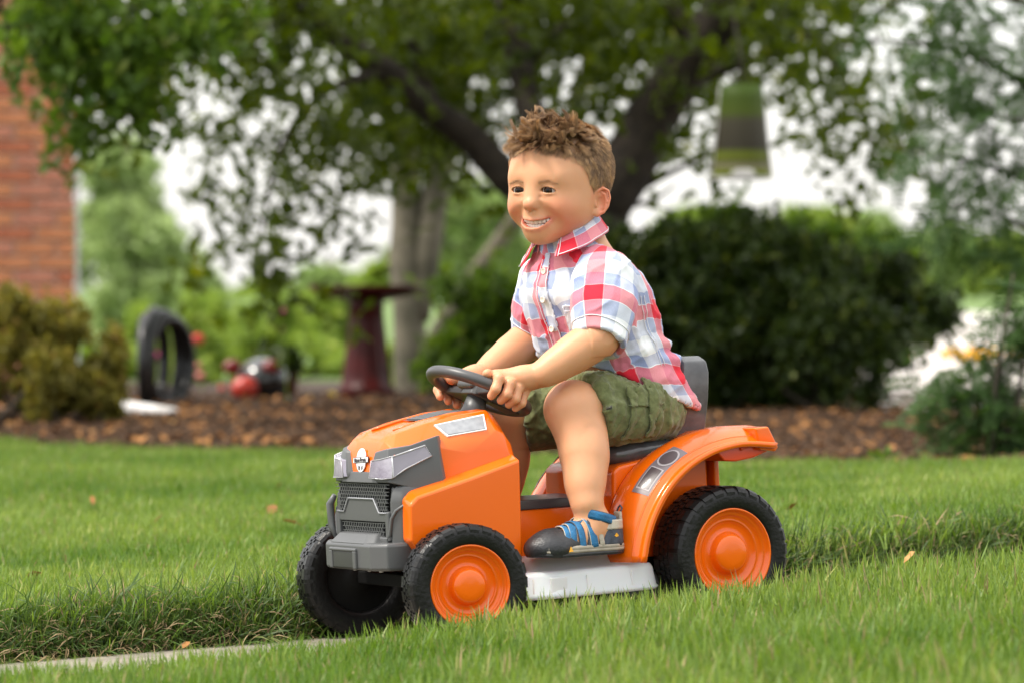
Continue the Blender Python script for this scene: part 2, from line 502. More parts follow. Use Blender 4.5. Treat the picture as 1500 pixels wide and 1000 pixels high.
def blade_clump(name, nb, rad, hmin, hmax, w, lean, mat, seed, dry=0, mat2=None, lay=0):
    r = np.random.RandomState(seed); v = []; f = []; hue = []; mi = []
    for b in range(nb):
        a = r.uniform(0, 6.283); rr = rad * math.sqrt(r.rand())
        base = np.array([rr * math.cos(a), rr * math.sin(a), 0])
        h = r.uniform(hmin, hmax); ang = r.uniform(0, 6.283); ln = abs(r.normal(0, lean)) + .06 + lay * r.rand()
        d = np.array([math.cos(ang), math.sin(ang), 0]); wv = np.array([-math.sin(ang + r.normal(0, .5)), math.cos(ang), 0]); wv /= np.linalg.norm(wv)
        ww = w * r.uniform(.6, 1.25); n0 = len(v); p = base.copy(); th = .05 + ln * .25
        S = 4
        for i in range(S):
            k = i / S
            v += [p - wv * ww * .5 * (1 - .55 * k ** 1.5), p + wv * ww * .5 * (1 - .55 * k ** 1.5)]
            th += ln * .62
            p = p + (d * math.sin(th) + np.array([0, 0, math.cos(th)])) * h / S
        v.append(p)
        hv = r.rand()
        hue += [hv] * (2 * S + 1)
        for i in range(S - 1): f.append((n0 + 2 * i, n0 + 2 * i + 1, n0 + 2 * i + 3, n0 + 2 * i + 2)); mi.append(1 if b < dry else 0)
        f.append((n0 + 2 * S - 2, n0 + 2 * S - 1, n0 + 2 * S)); mi.append(1 if b < dry else 0)
    me = mesh_from(name, v, f, [mat] + ([mat2] if mat2 else []), True)
    if mat2: me.polygons.foreach_set('material_index', np.array(mi, dtype=np.int32))
    fattr(me, 'hue', np.array(hue))
    return me
M_GRASS = leafy('grass_blade', (.046, .108, .013), (.138, .235, .032), (.26, .27, .09), .45, .38, patch=1.5)
M_DRY = leafy('dry_blade', (.20, .14, .07), (.36, .27, .15), None, .8, .2)
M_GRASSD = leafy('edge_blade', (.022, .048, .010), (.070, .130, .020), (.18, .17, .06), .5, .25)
c_lawn = source('lawn_clump', [blade_clump('lawn_clump', 46, .055, .030, .056, .0032, .26, M_GRASS, 100 + i, 1, M_DRY) for i in range(7)])
c_fore = source('fore_clump', [blade_clump('fore_clump', 40, .050, .045, .088, .0038, .28, M_GRASS, 200 + i, 1, M_DRY) for i in range(7)])
c_edge = source('edge_clump', [blade_clump('edge_clump', 26, .030, .045, .100, .0032, .55, M_GRASSD, 300 + i, 6, M_DRY, .5) for i in range(8)])
def jitter_grid(x0, x1, y0, y1, s, keep):
    out = []
    for y in np.arange(y0, y1, s):
        for x in np.arange(x0, x1, s):
            px, py = x + rng.uniform(-.5, .5) * s, y + rng.uniform(-.5, .5) * s
            if keep(px, py): out.append((px, py))
    return out
def in_cone(x, y, m=.45): return abs(x) < (y + CAM_D) * .1334 + m
def lay_grass(name, pts, coll, nidx, smin, smax, label=None, sink=.004, up=None):
    P = [(x, y, lawn_z(x, y) - sink) for x, y in pts]; n = len(P)
    rot = np.zeros((n, 3)); rot[:, 2] = rng.uniform(0, 6.283, n); rot[:, 0] = rng.normal(0, .08, n); rot[:, 1] = rng.normal(0, .08, n)
    Pa = np.array(P)
    sc = smin + (smax - smin) * np.clip(.5 + .5 * vnoise(Pa, 2.6, 4) + rng.normal(0, .18, n), 0, 1)
    if name == 'foreground_grass': sc = sc * np.array([1 - .24 * min(max((loc2(x, y)[0] - .28) / .25, 0), 1) for x, y in pts])
    return scatter(name, P, rot, sc, rng.randint(0, nidx, n), coll, kind='stuff')
def far_ok(x, y):
    xp, yp = loc2(x, y)
    return yp < walk_far(xp) - .005 and in_cone(x, y) and y < bed_edge(x) + .05 + .10 * math.sin(x * 9) and not (y > 12)
pts = [p for p in jitter_grid(-1.6, 1.8, -.5, 2.2, .024, far_ok)] + [p for p in jitter_grid(-2.5, 2.6, 2.2, 7.8, .042, far_ok)]
lay_grass('lawn_grass', pts, c_lawn, 7, .75, 1.25)
def near_ok(x, y):
    xp, yp = loc2(x, y)
    return yp > walk_near(xp) + .0 and in_cone(x, y, .35) and y > -2.2
pts = jitter_grid(-1.4, 1.4, -2.2, .6, .025, near_ok)
lay_grass('foreground_grass', pts, c_fore, 7, .74, 1.26)
# overgrown turf edge along the walk
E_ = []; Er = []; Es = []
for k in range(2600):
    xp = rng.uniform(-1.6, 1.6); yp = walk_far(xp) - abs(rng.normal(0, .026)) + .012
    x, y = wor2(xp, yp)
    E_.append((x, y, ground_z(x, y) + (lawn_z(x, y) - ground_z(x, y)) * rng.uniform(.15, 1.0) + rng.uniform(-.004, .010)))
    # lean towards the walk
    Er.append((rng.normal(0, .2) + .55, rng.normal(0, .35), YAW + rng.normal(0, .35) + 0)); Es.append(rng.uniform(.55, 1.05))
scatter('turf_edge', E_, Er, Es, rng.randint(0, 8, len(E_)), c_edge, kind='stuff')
# near edge, shorter
E_ = []; Er = []; Es = []
for k in range(500):
    xp = rng.uniform(-1.3, 1.6); yp = walk_near(xp) + abs(rng.normal(0, .02))
    x, y = wor2(xp, yp); E_.append((x, y, ground_z(x, y) - .004)); Er.append((rng.normal(0, .25), rng.normal(0, .25), rng.uniform(0, 6.28))); Es.append(rng.uniform(.35, .62))
scatter('near_turf_edge', E_, Er, Es, rng.randint(0, 8, len(E_)), c_edge, kind='stuff')

# mulch chips and leaf litter
M_CHIP = leafy('bark_chip', (.042, .024, .014), (.120, .066, .036), (.21, .13, .075), .9, 0)
M_LITTER = leafy('fallen_leaf', (.20, .085, .028), (.42, .20, .065), (.55, .33, .13), .75, .15)
def chip(seed, L, W, T, mat, flat=False):
    r = np.random.RandomState(seed); v = []
    for z in (0, T):
        for a in np.linspace(0, 2 * math.pi, 7)[:-1]:
            k = r.uniform(.7, 1.1); v.append((L * .5 * math.cos(a) * k, W * .5 * math.sin(a) * k, z + (0 if flat else r.uniform(-.2, .2) * T) + (.25 * W * math.sin(a) ** 2 if flat else 0)))
    f = [tuple(range(6))[::-1], tuple(range(6, 12))] + [(i, (i + 1) % 6, 6 + (i + 1) % 6, 6 + i) for i in range(6)]
    me = mesh_from('chip', v, f, mat); fattr(me, 'hue', np.full(12, r.rand())); return me
c_chip = source('bark_chip', [chip(i, .05, .02, .008, M_CHIP) for i in range(5)] + [chip(20 + i, .032, .022, .012, M_CHIP) for i in range(3)])
c_leaf = source('fallen_leaf', [chip(40 + i, .055, .035, .0012, M_LITTER, True) for i in range(5)])
pts = jitter_grid(-2.9, 2.9, 3.5, 11.5, .030, lambda x, y: y > bed_edge(x) and in_cone(x, y, .3) and (y < 8.5 or rng.rand() < .4))
n = len(pts); P = [(x, y, ground_z(x, y) + .030 + .03 * min(1, (y - bed_edge(x)) * 2) * rng.rand()) for x, y in pts]
scatter('bark_mulch', P, np.stack([rng.normal(0, .35, n), rng.normal(0, .35, n), rng.uniform(0, 6.28, n)], 1), rng.uniform(.4, .95, n), rng.randint(0, 8, n), c_chip, kind='stuff')
pts = jitter_grid(-2.7, 2.7, 3.5, 10.5, .10, lambda x, y: y > bed_edge(x) - .05 and in_cone(x, y, .3) and rng.rand() < .34 + .36 * (vnoise(np.array([[x, y, 0]]), 1.4, 7)[0] > 0))
n = len(pts); P = [(x, y, ground_z(x, y) + .050 + .010 * rng.rand()) for x, y in pts]
scatter('leaf_litter', P, np.stack([rng.normal(0, .5, n), rng.normal(0, .5, n), rng.uniform(0, 6.28, n)], 1), rng.uniform(.45, 1.0, n), rng.randint(0, 5, n), c_leaf, kind='stuff')
# single dry leaves on the lawn
LEAFS = [(400, 748, 'curled dry leaf standing in the grass left of the tractor', 1.25), (425, 765, 'small brown leaf beside the curled leaf in the lawn', .8), (230, 763, 'pale dry leaf lying in the middle of the left lawn', .8),
         (48, 845, 'crumpled brown leaf near the ragged turf edge at far left', 1.0), (473, 680, 'tan leaf at the lawn edge in front of the mulch beside the hood', 1.0), (408, 712, 'small yellowish leaf on the upper lawn', .6),
         (135, 733, 'faint dry leaf high on the left lawn', .6), (1160, 745, 'straw coloured leaf on the lawn above the rear wheel', .8), (272, 945, 'small orange leaf fallen on the edge of the walk', .45), (1333, 815, 'yellow fleck of a leaf in the turf edge right of the tractor', .5)]
lm = [chip(60 + i, .050, .022, .001, M_LITTER, True) for i in range(4)]
for i, (px, py, lb, sc) in enumerate(LEAFS):
    d = 5625 * .50 / (py - 420)
    x = (px - 750) / FPX * d; y = d - 6
    z = lawn_z(x, y) + (.040 if py < 900 else .012)
    d = FPX * (CAM_H - z) / (py - 420); x = (px - 750) / FPX * d; y = d - 6
    o = bpy.data.objects.new('fallen_leaf', lm[i % 4]); put(o, None, lb, 'leaf', 'dry leaves on the lawn')
    o.location = (x, y, z); o.rotation_euler = (rng.uniform(-.8, .8), rng.uniform(.2, .9), rng.uniform(0, 6)); o.scale = (sc,) * 3
# pale edging stones between lawn and bed on the right
M_ROCK = pbr('edging_stone', (.34, .24, .16), .9, col2=(.24, .16, .10), vscale=12, bump=.6, bscale=30)
for i, (px, py, L_) in enumerate([(1070, 684, .16), (1118, 676, .15), (1165, 683, .12), (1215, 680, .13), (1395, 690, .12)]):
    m = MB(); r = np.random.RandomState(i)
    for z, k in ((0, 1), (.016, 1.03), (.028, .86)):
        pass
    v = [(L_ * .5 * math.cos(a) * k * r.uniform(.85, 1.05), .055 * math.sin(a) * k * r.uniform(.85, 1.05), z) for z, k in ((-.01, 1), (.018, 1.03), (.032, .84)) for a in np.linspace(0, 6.283, 11)[:-1]]
    m.add(v, [(a * 10 + j, a * 10 + (j + 1) % 10, (a + 1) * 10 + (j + 1) % 10, (a + 1) * 10 + j) for a in (0, 1) for j in range(10)] + [tuple(range(20, 30))])
    lbs = ['flat tan edging stone nearest the tractor fender', 'second tan edging stone right of the fender', 'third flat tan edging stone along the bed', 'fourth tan edging stone, next to the dark bush shade', 'lone tan edging stone near the right hand shrub']
    o = m.build('edging_stone', M_ROCK, None, bevel=.006, label=lbs[i], cat='stone', group='tan stones edging the mulch bed')
    d = FPX * (CAM_H - .03) / (py - 420); o.location = ((px - 750) / FPX * d, d - 6, ground_z((px - 750) / FPX * d, d - 6) + .012)
# ------------------------------------------------------------------ leaves and crowns
def leaf_mesh(name, L, W, mat, seed, fold_=.25, seg=3, n=1, spread=0):
    """n pointed leaves on a short twig"""
    r = np.random.RandomState(seed); v = []; f = []; hue = []
    for q in range(n):
        t0 = q / max(n - 1, 1)
        M = (Matrix.Translation((0, 0, -spread * t0)) @ Euler((r.uniform(-.5, .9) + .9, r.uniform(-.5, .5), r.uniform(0, 6.283))).to_matrix().to_4x4()) if n > 1 else Matrix.Identity(4)
        l = L * r.uniform(.75, 1.15); w = W * r.uniform(.8, 1.1); n0 = len(v); hv = r.rand()
        pts = [(0, 0, 0)]
        for k in (.25, .55, .82):
            ww = w * .5 * {.25: .82, .55: 1.0, .82: .55}[k]; z = -.12 * l * k * k
            pts += [(-ww, l * k, z + ww * fold_), (0, l * k, z), (ww, l * k, z + ww * fold_)]
        pts.append((0, l, -.16 * l))
        v += [M @ Vector(p) for p in pts]; hue += [hv] * len(pts)
        f += [tuple(n0 + i for i in q_) for q_ in ((0, 2, 1), (0, 3, 2), (1, 2, 5, 4), (2, 3, 6, 5), (4, 5, 8, 7), (5, 6, 9, 8), (7, 8, 10), (8, 9, 10))]
    me = mesh_from(name, v, f, mat, True); fattr(me, 'hue', np.array(hue)); return me
def frond_mesh(name, L, n, l, w, mat, seed):
    r = np.random.RandomState(seed); v = []; f = []; hue = []
    droop = r.uniform(.3, .7)
    for i in range(n):
        t = (i + 1) / n; c = np.array([0, L * t, -droop * L * t * t * .5])
        for s in (-1, 1):
            d = np.array([s * .85, .55, -.15 + r.normal(0, .12)]); d /= np.linalg.norm(d); ll = l * (1 - .35 * abs(t - .45)) * r.uniform(.8, 1.1)
            e = np.array([d[1], -d[0], 0]) * w * .5
            n0 = len(v); v += [c, c + d * ll * .5 + e + np.array([0, 0, .002]), c + d * ll, c + d * ll * .5 - e]; f.append((n0, n0 + 1, n0 + 2, n0 + 3)); hue += [r.rand() * .5 + .25] * 4
    n0 = len(v); pr = [np.array([0, L * t, -droop * L * t * t * .5]) for t in np.linspace(0, 1, 5)]
    for p in pr: v += [p + np.array([-.0012, 0, 0]), p + np.array([.0012, 0, 0])]; hue += [.1] * 2
    f += [(n0 + 2 * i, n0 + 2 * i + 1, n0 + 2 * i + 3, n0 + 2 * i + 2) for i in range(4)]
    me = mesh_from(name, v, f, mat, False); fattr(me, 'hue', np.array(hue)); return me
M_BARK = pbr('dark_bark', (.055, .042, .032), .95, col2=(.028, .022, .018), vscale=18, bump=1, bscale=30)
M_PBARK = pbr('pale_bark', (.19, .17, .125), .95, col2=(.085, .08, .055), vscale=7, bump=.8, bscale=18)
M_TWIG = pbr('twig', (.05, .04, .028), .9)
def limbs(name, paths, mat, parent, n=10):
    m = MB()
    for pts, r0, r1 in paths:
        P = smooth_path(pts, max(6, 3 * len(pts)))
        P = P + vnoise(P, 3.0, 5)[:, None] * r0 * .3
        rr = np.linspace(r0, r1, len(P)) * (1 + .10 * vnoise(P, 6, 2))
        m.tube([tuple(p) for p in P], list(rr), n)
    return m.build(name, mat, parent, smooth=True)
def ball(c, r, n, hollow=.35, flat=1, seed=0):
    """points spread through an uneven blob, thicker towards its skin"""
    g = np.random.RandomState(seed)
    d = g.randn(n, 3); d /= np.linalg.norm(d, axis=1)[:, None]
    rad = (hollow + (1 - hollow) * g.rand(n) ** .6)
    rad *= 1 + .35 * vnoise(d * 1.0 + np.array(c)[None, :], 2.2, seed + 3)
    return np.array(c) + d * rad[:, None] * np.array(r if hasattr(r, '__len__') else (r, r, r * flat))
def leaves(name, P, coll, nidx, parent, smin=.7, smax=1.3, droop=.6, seed=0, **k):
    g = np.random.RandomState(seed + 50); n = len(P)
    rot = np.stack([g.normal(-droop, .6, n), g.normal(0, .5, n), g.uniform(0, 6.283, n)], 1)
    return scatter(name, P, rot, g.uniform(smin, smax, n), g.randint(0, nidx, n), coll, parent, **k)
# leaf kinds
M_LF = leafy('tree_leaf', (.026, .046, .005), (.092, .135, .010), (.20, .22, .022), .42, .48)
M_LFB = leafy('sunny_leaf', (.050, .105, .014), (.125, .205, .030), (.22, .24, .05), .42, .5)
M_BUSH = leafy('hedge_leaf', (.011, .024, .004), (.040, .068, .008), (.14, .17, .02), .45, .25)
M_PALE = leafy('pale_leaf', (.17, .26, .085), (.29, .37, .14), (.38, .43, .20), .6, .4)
M_CONI = leafy('conifer_spray', (.22, .30, .11), (.38, .47, .21), None, .7, .3)
M_OCH = leafy('ochre_leaf', (.10, .09, .018), (.26, .24, .045), (.34, .17, .05), .6, .4)
M_LIME = leafy('lime_leaf', (.15, .24, .04), (.27, .36, .07), (.38, .42, .12), .55, .4)
M_SPRAY = leafy('locust_leaf', (.026, .062, .014), (.066, .130, .028), (.10, .16, .05), .55, .28)
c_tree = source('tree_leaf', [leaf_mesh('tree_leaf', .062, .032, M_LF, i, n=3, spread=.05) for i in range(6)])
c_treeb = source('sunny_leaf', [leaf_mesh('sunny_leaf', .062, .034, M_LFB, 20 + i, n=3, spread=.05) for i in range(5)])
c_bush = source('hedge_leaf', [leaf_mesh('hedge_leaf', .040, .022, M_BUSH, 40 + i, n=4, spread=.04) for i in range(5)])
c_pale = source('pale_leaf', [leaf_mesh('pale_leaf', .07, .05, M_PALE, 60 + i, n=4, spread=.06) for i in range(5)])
c_coni = source('conifer_spray', [leaf_mesh('conifer_spray', .10, .045, M_CONI, 80 + i, n=4, spread=.07) for i in range(5)])
c_och = source('ochre_leaf', [leaf_mesh('ochre_leaf', .034, .020, M_OCH, 100 + i, n=4, spread=.03) for i in range(5)])
c_lime = source('lime_leaf', [leaf_mesh('lime_leaf', .075, .022, M_LIME, 120 + i, n=5, spread=.05) for i in range(5)])
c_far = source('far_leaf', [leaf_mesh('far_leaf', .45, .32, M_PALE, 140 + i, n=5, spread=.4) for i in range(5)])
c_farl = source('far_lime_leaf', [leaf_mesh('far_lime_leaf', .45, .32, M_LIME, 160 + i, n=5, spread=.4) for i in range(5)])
c_spray = source('locust_frond', [frond_mesh('locust_frond', .15, 9, .038, .015, M_SPRAY, i) for i in range(6)])

# ------------------------------------------------------------------ the spreading shade tree behind the boy
YT = 10.0
shade = empty('shade_tree', (at(868, 420, YT).x, YT, 0), label='large dark spreading tree with forked trunk right behind the boy', cat='tree')
def A(px, py, dy=0): return tuple(at(px, py, YT + dy) - shade.location)
paths = [([A(862, 625), A(868, 520), A(872, 420), A(868, 350), A(880, 290)], .150, .125),
         ([A(872, 345), A(800, 310), A(735, 255), A(700, 215), A(640, 165, -.1), (A(565, 105, -.3)), A(450, 30, -.5), A(330, -60, -.7)], .085, .030),
         ([A(870, 320), A(815, 250), A(780, 180), A(762, 100, .2), A(742, 10, .3), A(720, -120, .4)], .075, .040),
         ([A(880, 300), A(925, 240), A(962, 160), A(1020, 80, -.2), A(1085, -20, -.3), A(1160, -150, -.5)], .130, .070),
         ([A(962, 160), A(1010, 120), A(1080, 95), A(1180, 70, -.3), A(1290, 60, -.5)], .030, .010),
         ([A(915, 290), A(965, 260), A(1020, 235), A(1070, 205)], .020, .006),
         ([A(905, 300), A(950, 300), A(990, 270)], .014, .004),
         ([A(565, 105, -.3), A(500, 120, -.5), A(430, 170, -.7), A(390, 280, -.8), A(378, 400, -.8)], .022, .004),
         ([A(640, 165, -.1), A(600, 60, -.2), A(560, -60, -.2)], .032, .014),
         ([A(450, 30, -.5), A(300, 40, -.9), A(150, 80, -1.2), A(80, 150, -1.3)], .024, .005),
         ([A(1020, 80, -.2), A(980, 0, -.2), A(940, -100, -.2)], .045, .02),
         ([A(762, 100, .2), A(830, 40, .2), A(890, -60, .2)], .032, .012),
         ([A(742, 10, .3), (.2, -2, 2.4), (.3, -5, 2.7), (.1, -8, 2.9), (.0, -11.0, 2.8)], .05, .012),  # out-of-view limbs from here, added to carry the shading leaves
         ([A(1085, -20, -.3), (1.6, -3, 2.7), (2.0, -6, 2.9), (1.8, -9.5, 2.9)], .05, .012),
         ([A(450, 30, -.5), (-1.6, -3, 2.5), (-2.2, -6, 2.8), (-2.0, -9.5, 2.8)], .04, .012),
         ([A(1085, -20, -.3), A(1200, 60, -.6), A(1260, 160, -.8), A(1285, 250, -.8)], .024, .005)]
limbs('trunk', paths, M_BARK, shade, 12)
g = np.random.RandomState(3)
def blob_px(lst, seed=0, Y=YT):
    out = []
    for i, (cx, cy, rx, ry, n, y0, y1) in enumerate(lst):
        gg = np.random.RandomState(seed + i)
        d = gg.randn(n, 3); d /= np.linalg.norm(d, axis=1)[:, None]; rad = gg.rand(n) ** .5
        dy = y0 + (y1 - y0) * gg.rand(n)
        for k in range(n):
            p = at(cx + d[k, 0] * rad[k] * rx, cy + d[k, 2] * rad[k] * ry, Y)
            out.append((p.x, Y + dy[k], p.z))
    return np.array(out)
# clusters of leaves held together along twigs
def clustered(P, per, rad, seed=1):
    gg = np.random.RandomState(seed)
    c = np.repeat(P, per, axis=0); return c + gg.randn(len(c), 3) * np.array([rad, rad, rad * 1.1])
B = [(700, 20, 330, 100, 101, -.2, 1.5), (620, -30, 420, 110, 95, -1.6, 1.6), (980, 20, 260, 90, 70, -.2, 1.5), (1150, 10, 170, 80, 50, -1.2, .8), (430, 60, 170, 80, 47, -1.4, .4),
     (560, 150, 120, 80, 44, .15, 1.5), (470, 230, 90, 80, 24, -1.0, -.2), (420, 330, 60, 80, 12, -1.0, -.6), (385, 400, 38, 42, 4, -1.0, -.6), (330, 200, 60, 90, 4, -1.2, -.5), (345, 300, 30, 60, 3, -1.2, -.5),
     (240, 60, 110, 70, 26, -1.4, -.6), (640, 210, 70, 60, 14, .15, 1.5), (700, 130, 120, 80, 27, .15, 1.5), (880, 110, 130, 90, 32, .15, 1.5), (1000, 180, 90, 60, 16, -.6, .4),
     (1180, 110, 90, 80, 17, -1.2, -.4), (1235, 170, 65, 70, 14, -1.2, -.6), (1285, 235, 40, 45, 5, -1.2, -.7), (1080, 60, 70, 55, 14, -.6, .4), (560, 280, 40, 40, 4, -.4, .5), (480, 310, 45, 50, 4, -.8, 0),
     (700, -230, 620, 200, 204, -2.6, 2.6), (700, -480, 480, 150, 95, -2.2, 2.2)]
P = blob_px(B, 10)
# unseen leaves added overhead to shade the bush, bed and far lawn
gg = np.random.RandomState(12)
Q_ = np.stack([gg.uniform(-3.6, 4.6, 2200), gg.uniform(2.2, 9.5, 2200), gg.uniform(2.3, 3.7, 2200)], 1)
Q_ = Q_[vnoise(Q_ * np.array([1, 1, .3]), .8, 6) > -.16]
P = np.concatenate([clustered(P, 2, .10, 5), Q_])
P = clustered(P, 4, .075) - np.array(shade.location)
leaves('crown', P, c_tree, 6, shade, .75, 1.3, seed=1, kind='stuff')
# sunlit leafy branches hanging near the house
near = empty('leafy_sapling', (at(-40, 420, 7.2).x, 7.2, 0), label='bright green leafy branches hanging in front of the brick wall at upper left', cat='tree')
def A2(px, py, dy=0): return tuple(at(px, py, 7.2 + dy) - near.location)
limbs('trunk', [([A2(-60, 640), A2(-70, 300), A2(-40, 60), A2(30, -60)], .045, .02), ([A2(-40, 60), A2(60, 20), A2(150, 60), A2(200, 150)], .014, .003), ([A2(30, -60), A2(140, -30), A2(230, 40), A2(260, 110)], .014, .003), ([A2(-10, 0), A2(60, 90), A2(90, 170)], .008, .002)], M_TWIG, near, 8)
B = [(110, 60, 110, 60, 49, -.3, .3), (160, 130, 70, 60, 30, -.3, .3), (110, 190, 50, 45, 14, -.2, .2), (200, 180, 40, 40, 7, -.2, .2), (75, 50, 60, 45, 14, -.3, .3), (250, 60, 70, 50, 25, -.3, .3), (320, 30, 60, 40, 16, -.3, .3), (100, -60, 220, 60, 66, -.4, .4)]
P = clustered(blob_px(B, 60, 7.2), 6, .05) - np.array(near.location)
leaves('crown', P, c_treeb, 5, near, .7, 1.2, seed=2, kind='stuff')
# pale trunks behind the bird bath
pt = empty('pale_barked_tree', (at(598, 420, 12.5).x, 12.5, 0), label='pale barked tree with two stems behind the bird bath', cat='tree')
def A3(px, py, dy=0): return tuple(at(px, py, 12.5 + dy) - pt.location)
limbs('trunk', [([A3(604, 600), A3(600, 480), A3(592, 380), A3(596, 270), A3(606, 150), A3(600, 0), A3(590, -150)], .085, .050), ([A3(612, 470), A3(622, 390), A3(636, 300), A3(650, 220), A3(668, 120), A3(700, -60)], .060, .085)], M_PBARK, pt, 14)
P = clustered(blob_px([(600, -140, 260, 120, 260, -1, 1), (650, 30, 120, 80, 60, -.5, .5)], 90, 12.5), 8, .1) - np.array(pt.location)
leaves('crown', P, c_tree, 6, pt, .8, 1.3, seed=4, kind='stuff')
lt = empty('leaning_trunk_tree', (at(640, 420, 15).x, 15, 0), label='grey brown leaning stem seen between the bird bath and the boy', cat='tree')
def A4(px, py, dy=0): return tuple(at(px, py, 15 + dy) - lt.location)
limbs('trunk', [([A4(600, 570), A4(650, 470), A4(705, 390), A4(750, 330), A4(800, 260), A4(860, 120), A4(900, -80)], .055, .035)], pbr('mid_bark', (.14, .12, .085), .95, col2=(.07, .06, .045), vscale=9, bump=.8, bscale=18), lt, 10)
P = clustered(blob_px([(880, -60, 200, 110, 120, -1, 1)], 95, 15), 8, .1) - np.array(lt.location)
leaves('crown', P, c_tree, 6, lt, .8, 1.3, seed=5, kind='stuff')

# ------------------------------------------------------------------ bushes
def bush(name, label, px, Y, blobs, coll, nidx, per=5, rad=.03, smin=.7, smax=1.2, seed=0, cat='shrub', stems=7, base_r=.10, crown='foliage', group=None, droop=.4, ragged=True):
    c = at(px, 420, Y); root = empty(name, (c.x, Y, 0), label=label, cat=cat, group=group)
    P = []
    for i, (cx, cy, rx, ry, n) in enumerate(blobs):
        d = (Y + CAM_D) / FPX
        p = at(cx, cy, Y); r = (rx * d, min(rx, ry * 1.6) * d * .9, ry * d)
        g2 = np.random.RandomState(seed * 31 + i); ns = max(3, int(n / 16)) if ragged else 1
        if ragged:
            for k in range(ns):
                dv = g2.randn(3); dv /= np.linalg.norm(dv); c2 = np.array(p) + dv * np.array(r) * (.28 + .98 * g2.rand() ** 1.4)
                f_ = g2.uniform(.10, .36)
                q = ball(tuple(c2), tuple(np.array(r) * f_ * np.array([1, 1, g2.uniform(.7, 1.5)])), max(3, n // ns), .3, seed=seed * 31 + i * 7 + k); P.append(q[q[:, 2] > .01])
        else:
            q = ball(tuple(p), r, n, .45, seed=seed * 31 + i); P.append(q[q[:, 2] > .01])
    P = clustered(np.concatenate(P), per, rad, seed) - np.array(root.location)
    P = P[P[:, 2] > .0]
    leaves(crown, P, coll, nidx, root, smin, smax, droop, seed=seed + 9, kind='stuff')
    gg = np.random.RandomState(seed); m = MB()
    for k in range(stems):
        t = P[gg.randint(len(P))]; b = np.array([gg.uniform(-1, 1) * base_r, gg.uniform(-1, 1) * base_r * .6, 0])
        m.tube([tuple(b), tuple(b * .4 + t * .5 + gg.randn(3) * .02), tuple(t)], [.010, .007, .003], 6)
    m.build('stem', M_TWIG, root, smooth=True)
    return root
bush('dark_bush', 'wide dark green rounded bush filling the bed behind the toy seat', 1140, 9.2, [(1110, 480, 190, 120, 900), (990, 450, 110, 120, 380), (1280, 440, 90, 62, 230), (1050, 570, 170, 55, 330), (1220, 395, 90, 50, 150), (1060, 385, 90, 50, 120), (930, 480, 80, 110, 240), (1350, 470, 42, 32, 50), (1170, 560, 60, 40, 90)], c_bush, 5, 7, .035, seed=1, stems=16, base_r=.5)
bush('leafy_bush', 'mid green loose bush top rising above the dark bush', 1110, 10.6, [(1080, 335, 55, 45, 70), (1000, 370, 70, 40, 70), (1245, 365, 60, 40, 60), (1310, 385, 45, 34, 36), (1150, 420, 180, 70, 160), (1170, 350, 40, 30, 24)], c_treeb, 5, 6, .04, seed=2, stems=12, base_r=.4)
bush('dark_low_shrub', 'dark green shrub behind the bird bath reaching to the boy', 690, 11.6, [(700, 500, 75, 65, 100), (650, 520, 60, 60, 80), (740, 450, 50, 50, 36), (690, 420, 50, 30, 16), (760, 540, 60, 50, 60)], c_treeb, 5, 5, .05, .8, 1.3, seed=3, stems=12, base_r=.3)
bush('ochre_shrub', 'olive and ochre leaved low shrub at the foot of the brick wall', 60, 7.6, [(60, 560, 105, 52, 230), (150, 565, 48, 46, 110), (20, 495, 75, 48, 110), (-60, 540, 100, 80, 150), (100, 490, 56, 44, 70), (170, 520, 26, 40, 26)], c_och, 5, 7, .022, seed=4, stems=20, base_r=.25)
bush('evergreen', 'pale green cone shaped evergreen between the brick wall and the sky', 190, 30, [(180, 250, 48, 50, 160), (185, 320, 75, 55, 260), (200, 390, 88, 60, 330), (200, 460, 95, 55, 330), (235, 340, 35, 40, 60)], c_coni, 5, 6, .07, .8, 1.3, seed=5, cat='tree', crown='crown', stems=5, ragged=True)
# perennials in the sunny bed
BED = [(300, 540, 60, 50, 15.0, 'lime green leafy perennial clump behind the black hose coil'), (450, 530, 70, 60, 16.5, 'lime green perennial clump left of the bird bath foot'), (385, 500, 60, 45, 15.8, 'lime green feathery plant above the red and black ornament'),
       (250, 560, 40, 40, 13.6, 'low lime green plant seen through the hose coil'), (330, 470, 50, 30, 19, 'tall pale green plant tops under the sky gap'), (470, 460, 50, 40, 19, 'tall pale green plant tops beside the bird bath bowl'),
       (600, 555, 36, 34, 13, 'small green plant at the right foot of the bird bath'), (150, 540, 50, 40, 16, 'lime green plant below the evergreen beside the wall corner'), (215, 520, 50, 50, 17.5, 'lime green plant behind the left side of the hose coil')]
for i, (px, py, rx, ry, Y, lb) in enumerate(BED):
    bush('perennial', lb, px, Y, [(px, py, rx, ry, 150), (px, py + ry * .6, rx * 1.1, ry * .8, 90)], c_lime, 5, 4, .03, .8, 1.3, seed=20 + i, cat='plant', stems=6, group='lime green plants in the sunny bed', droop=-.9)
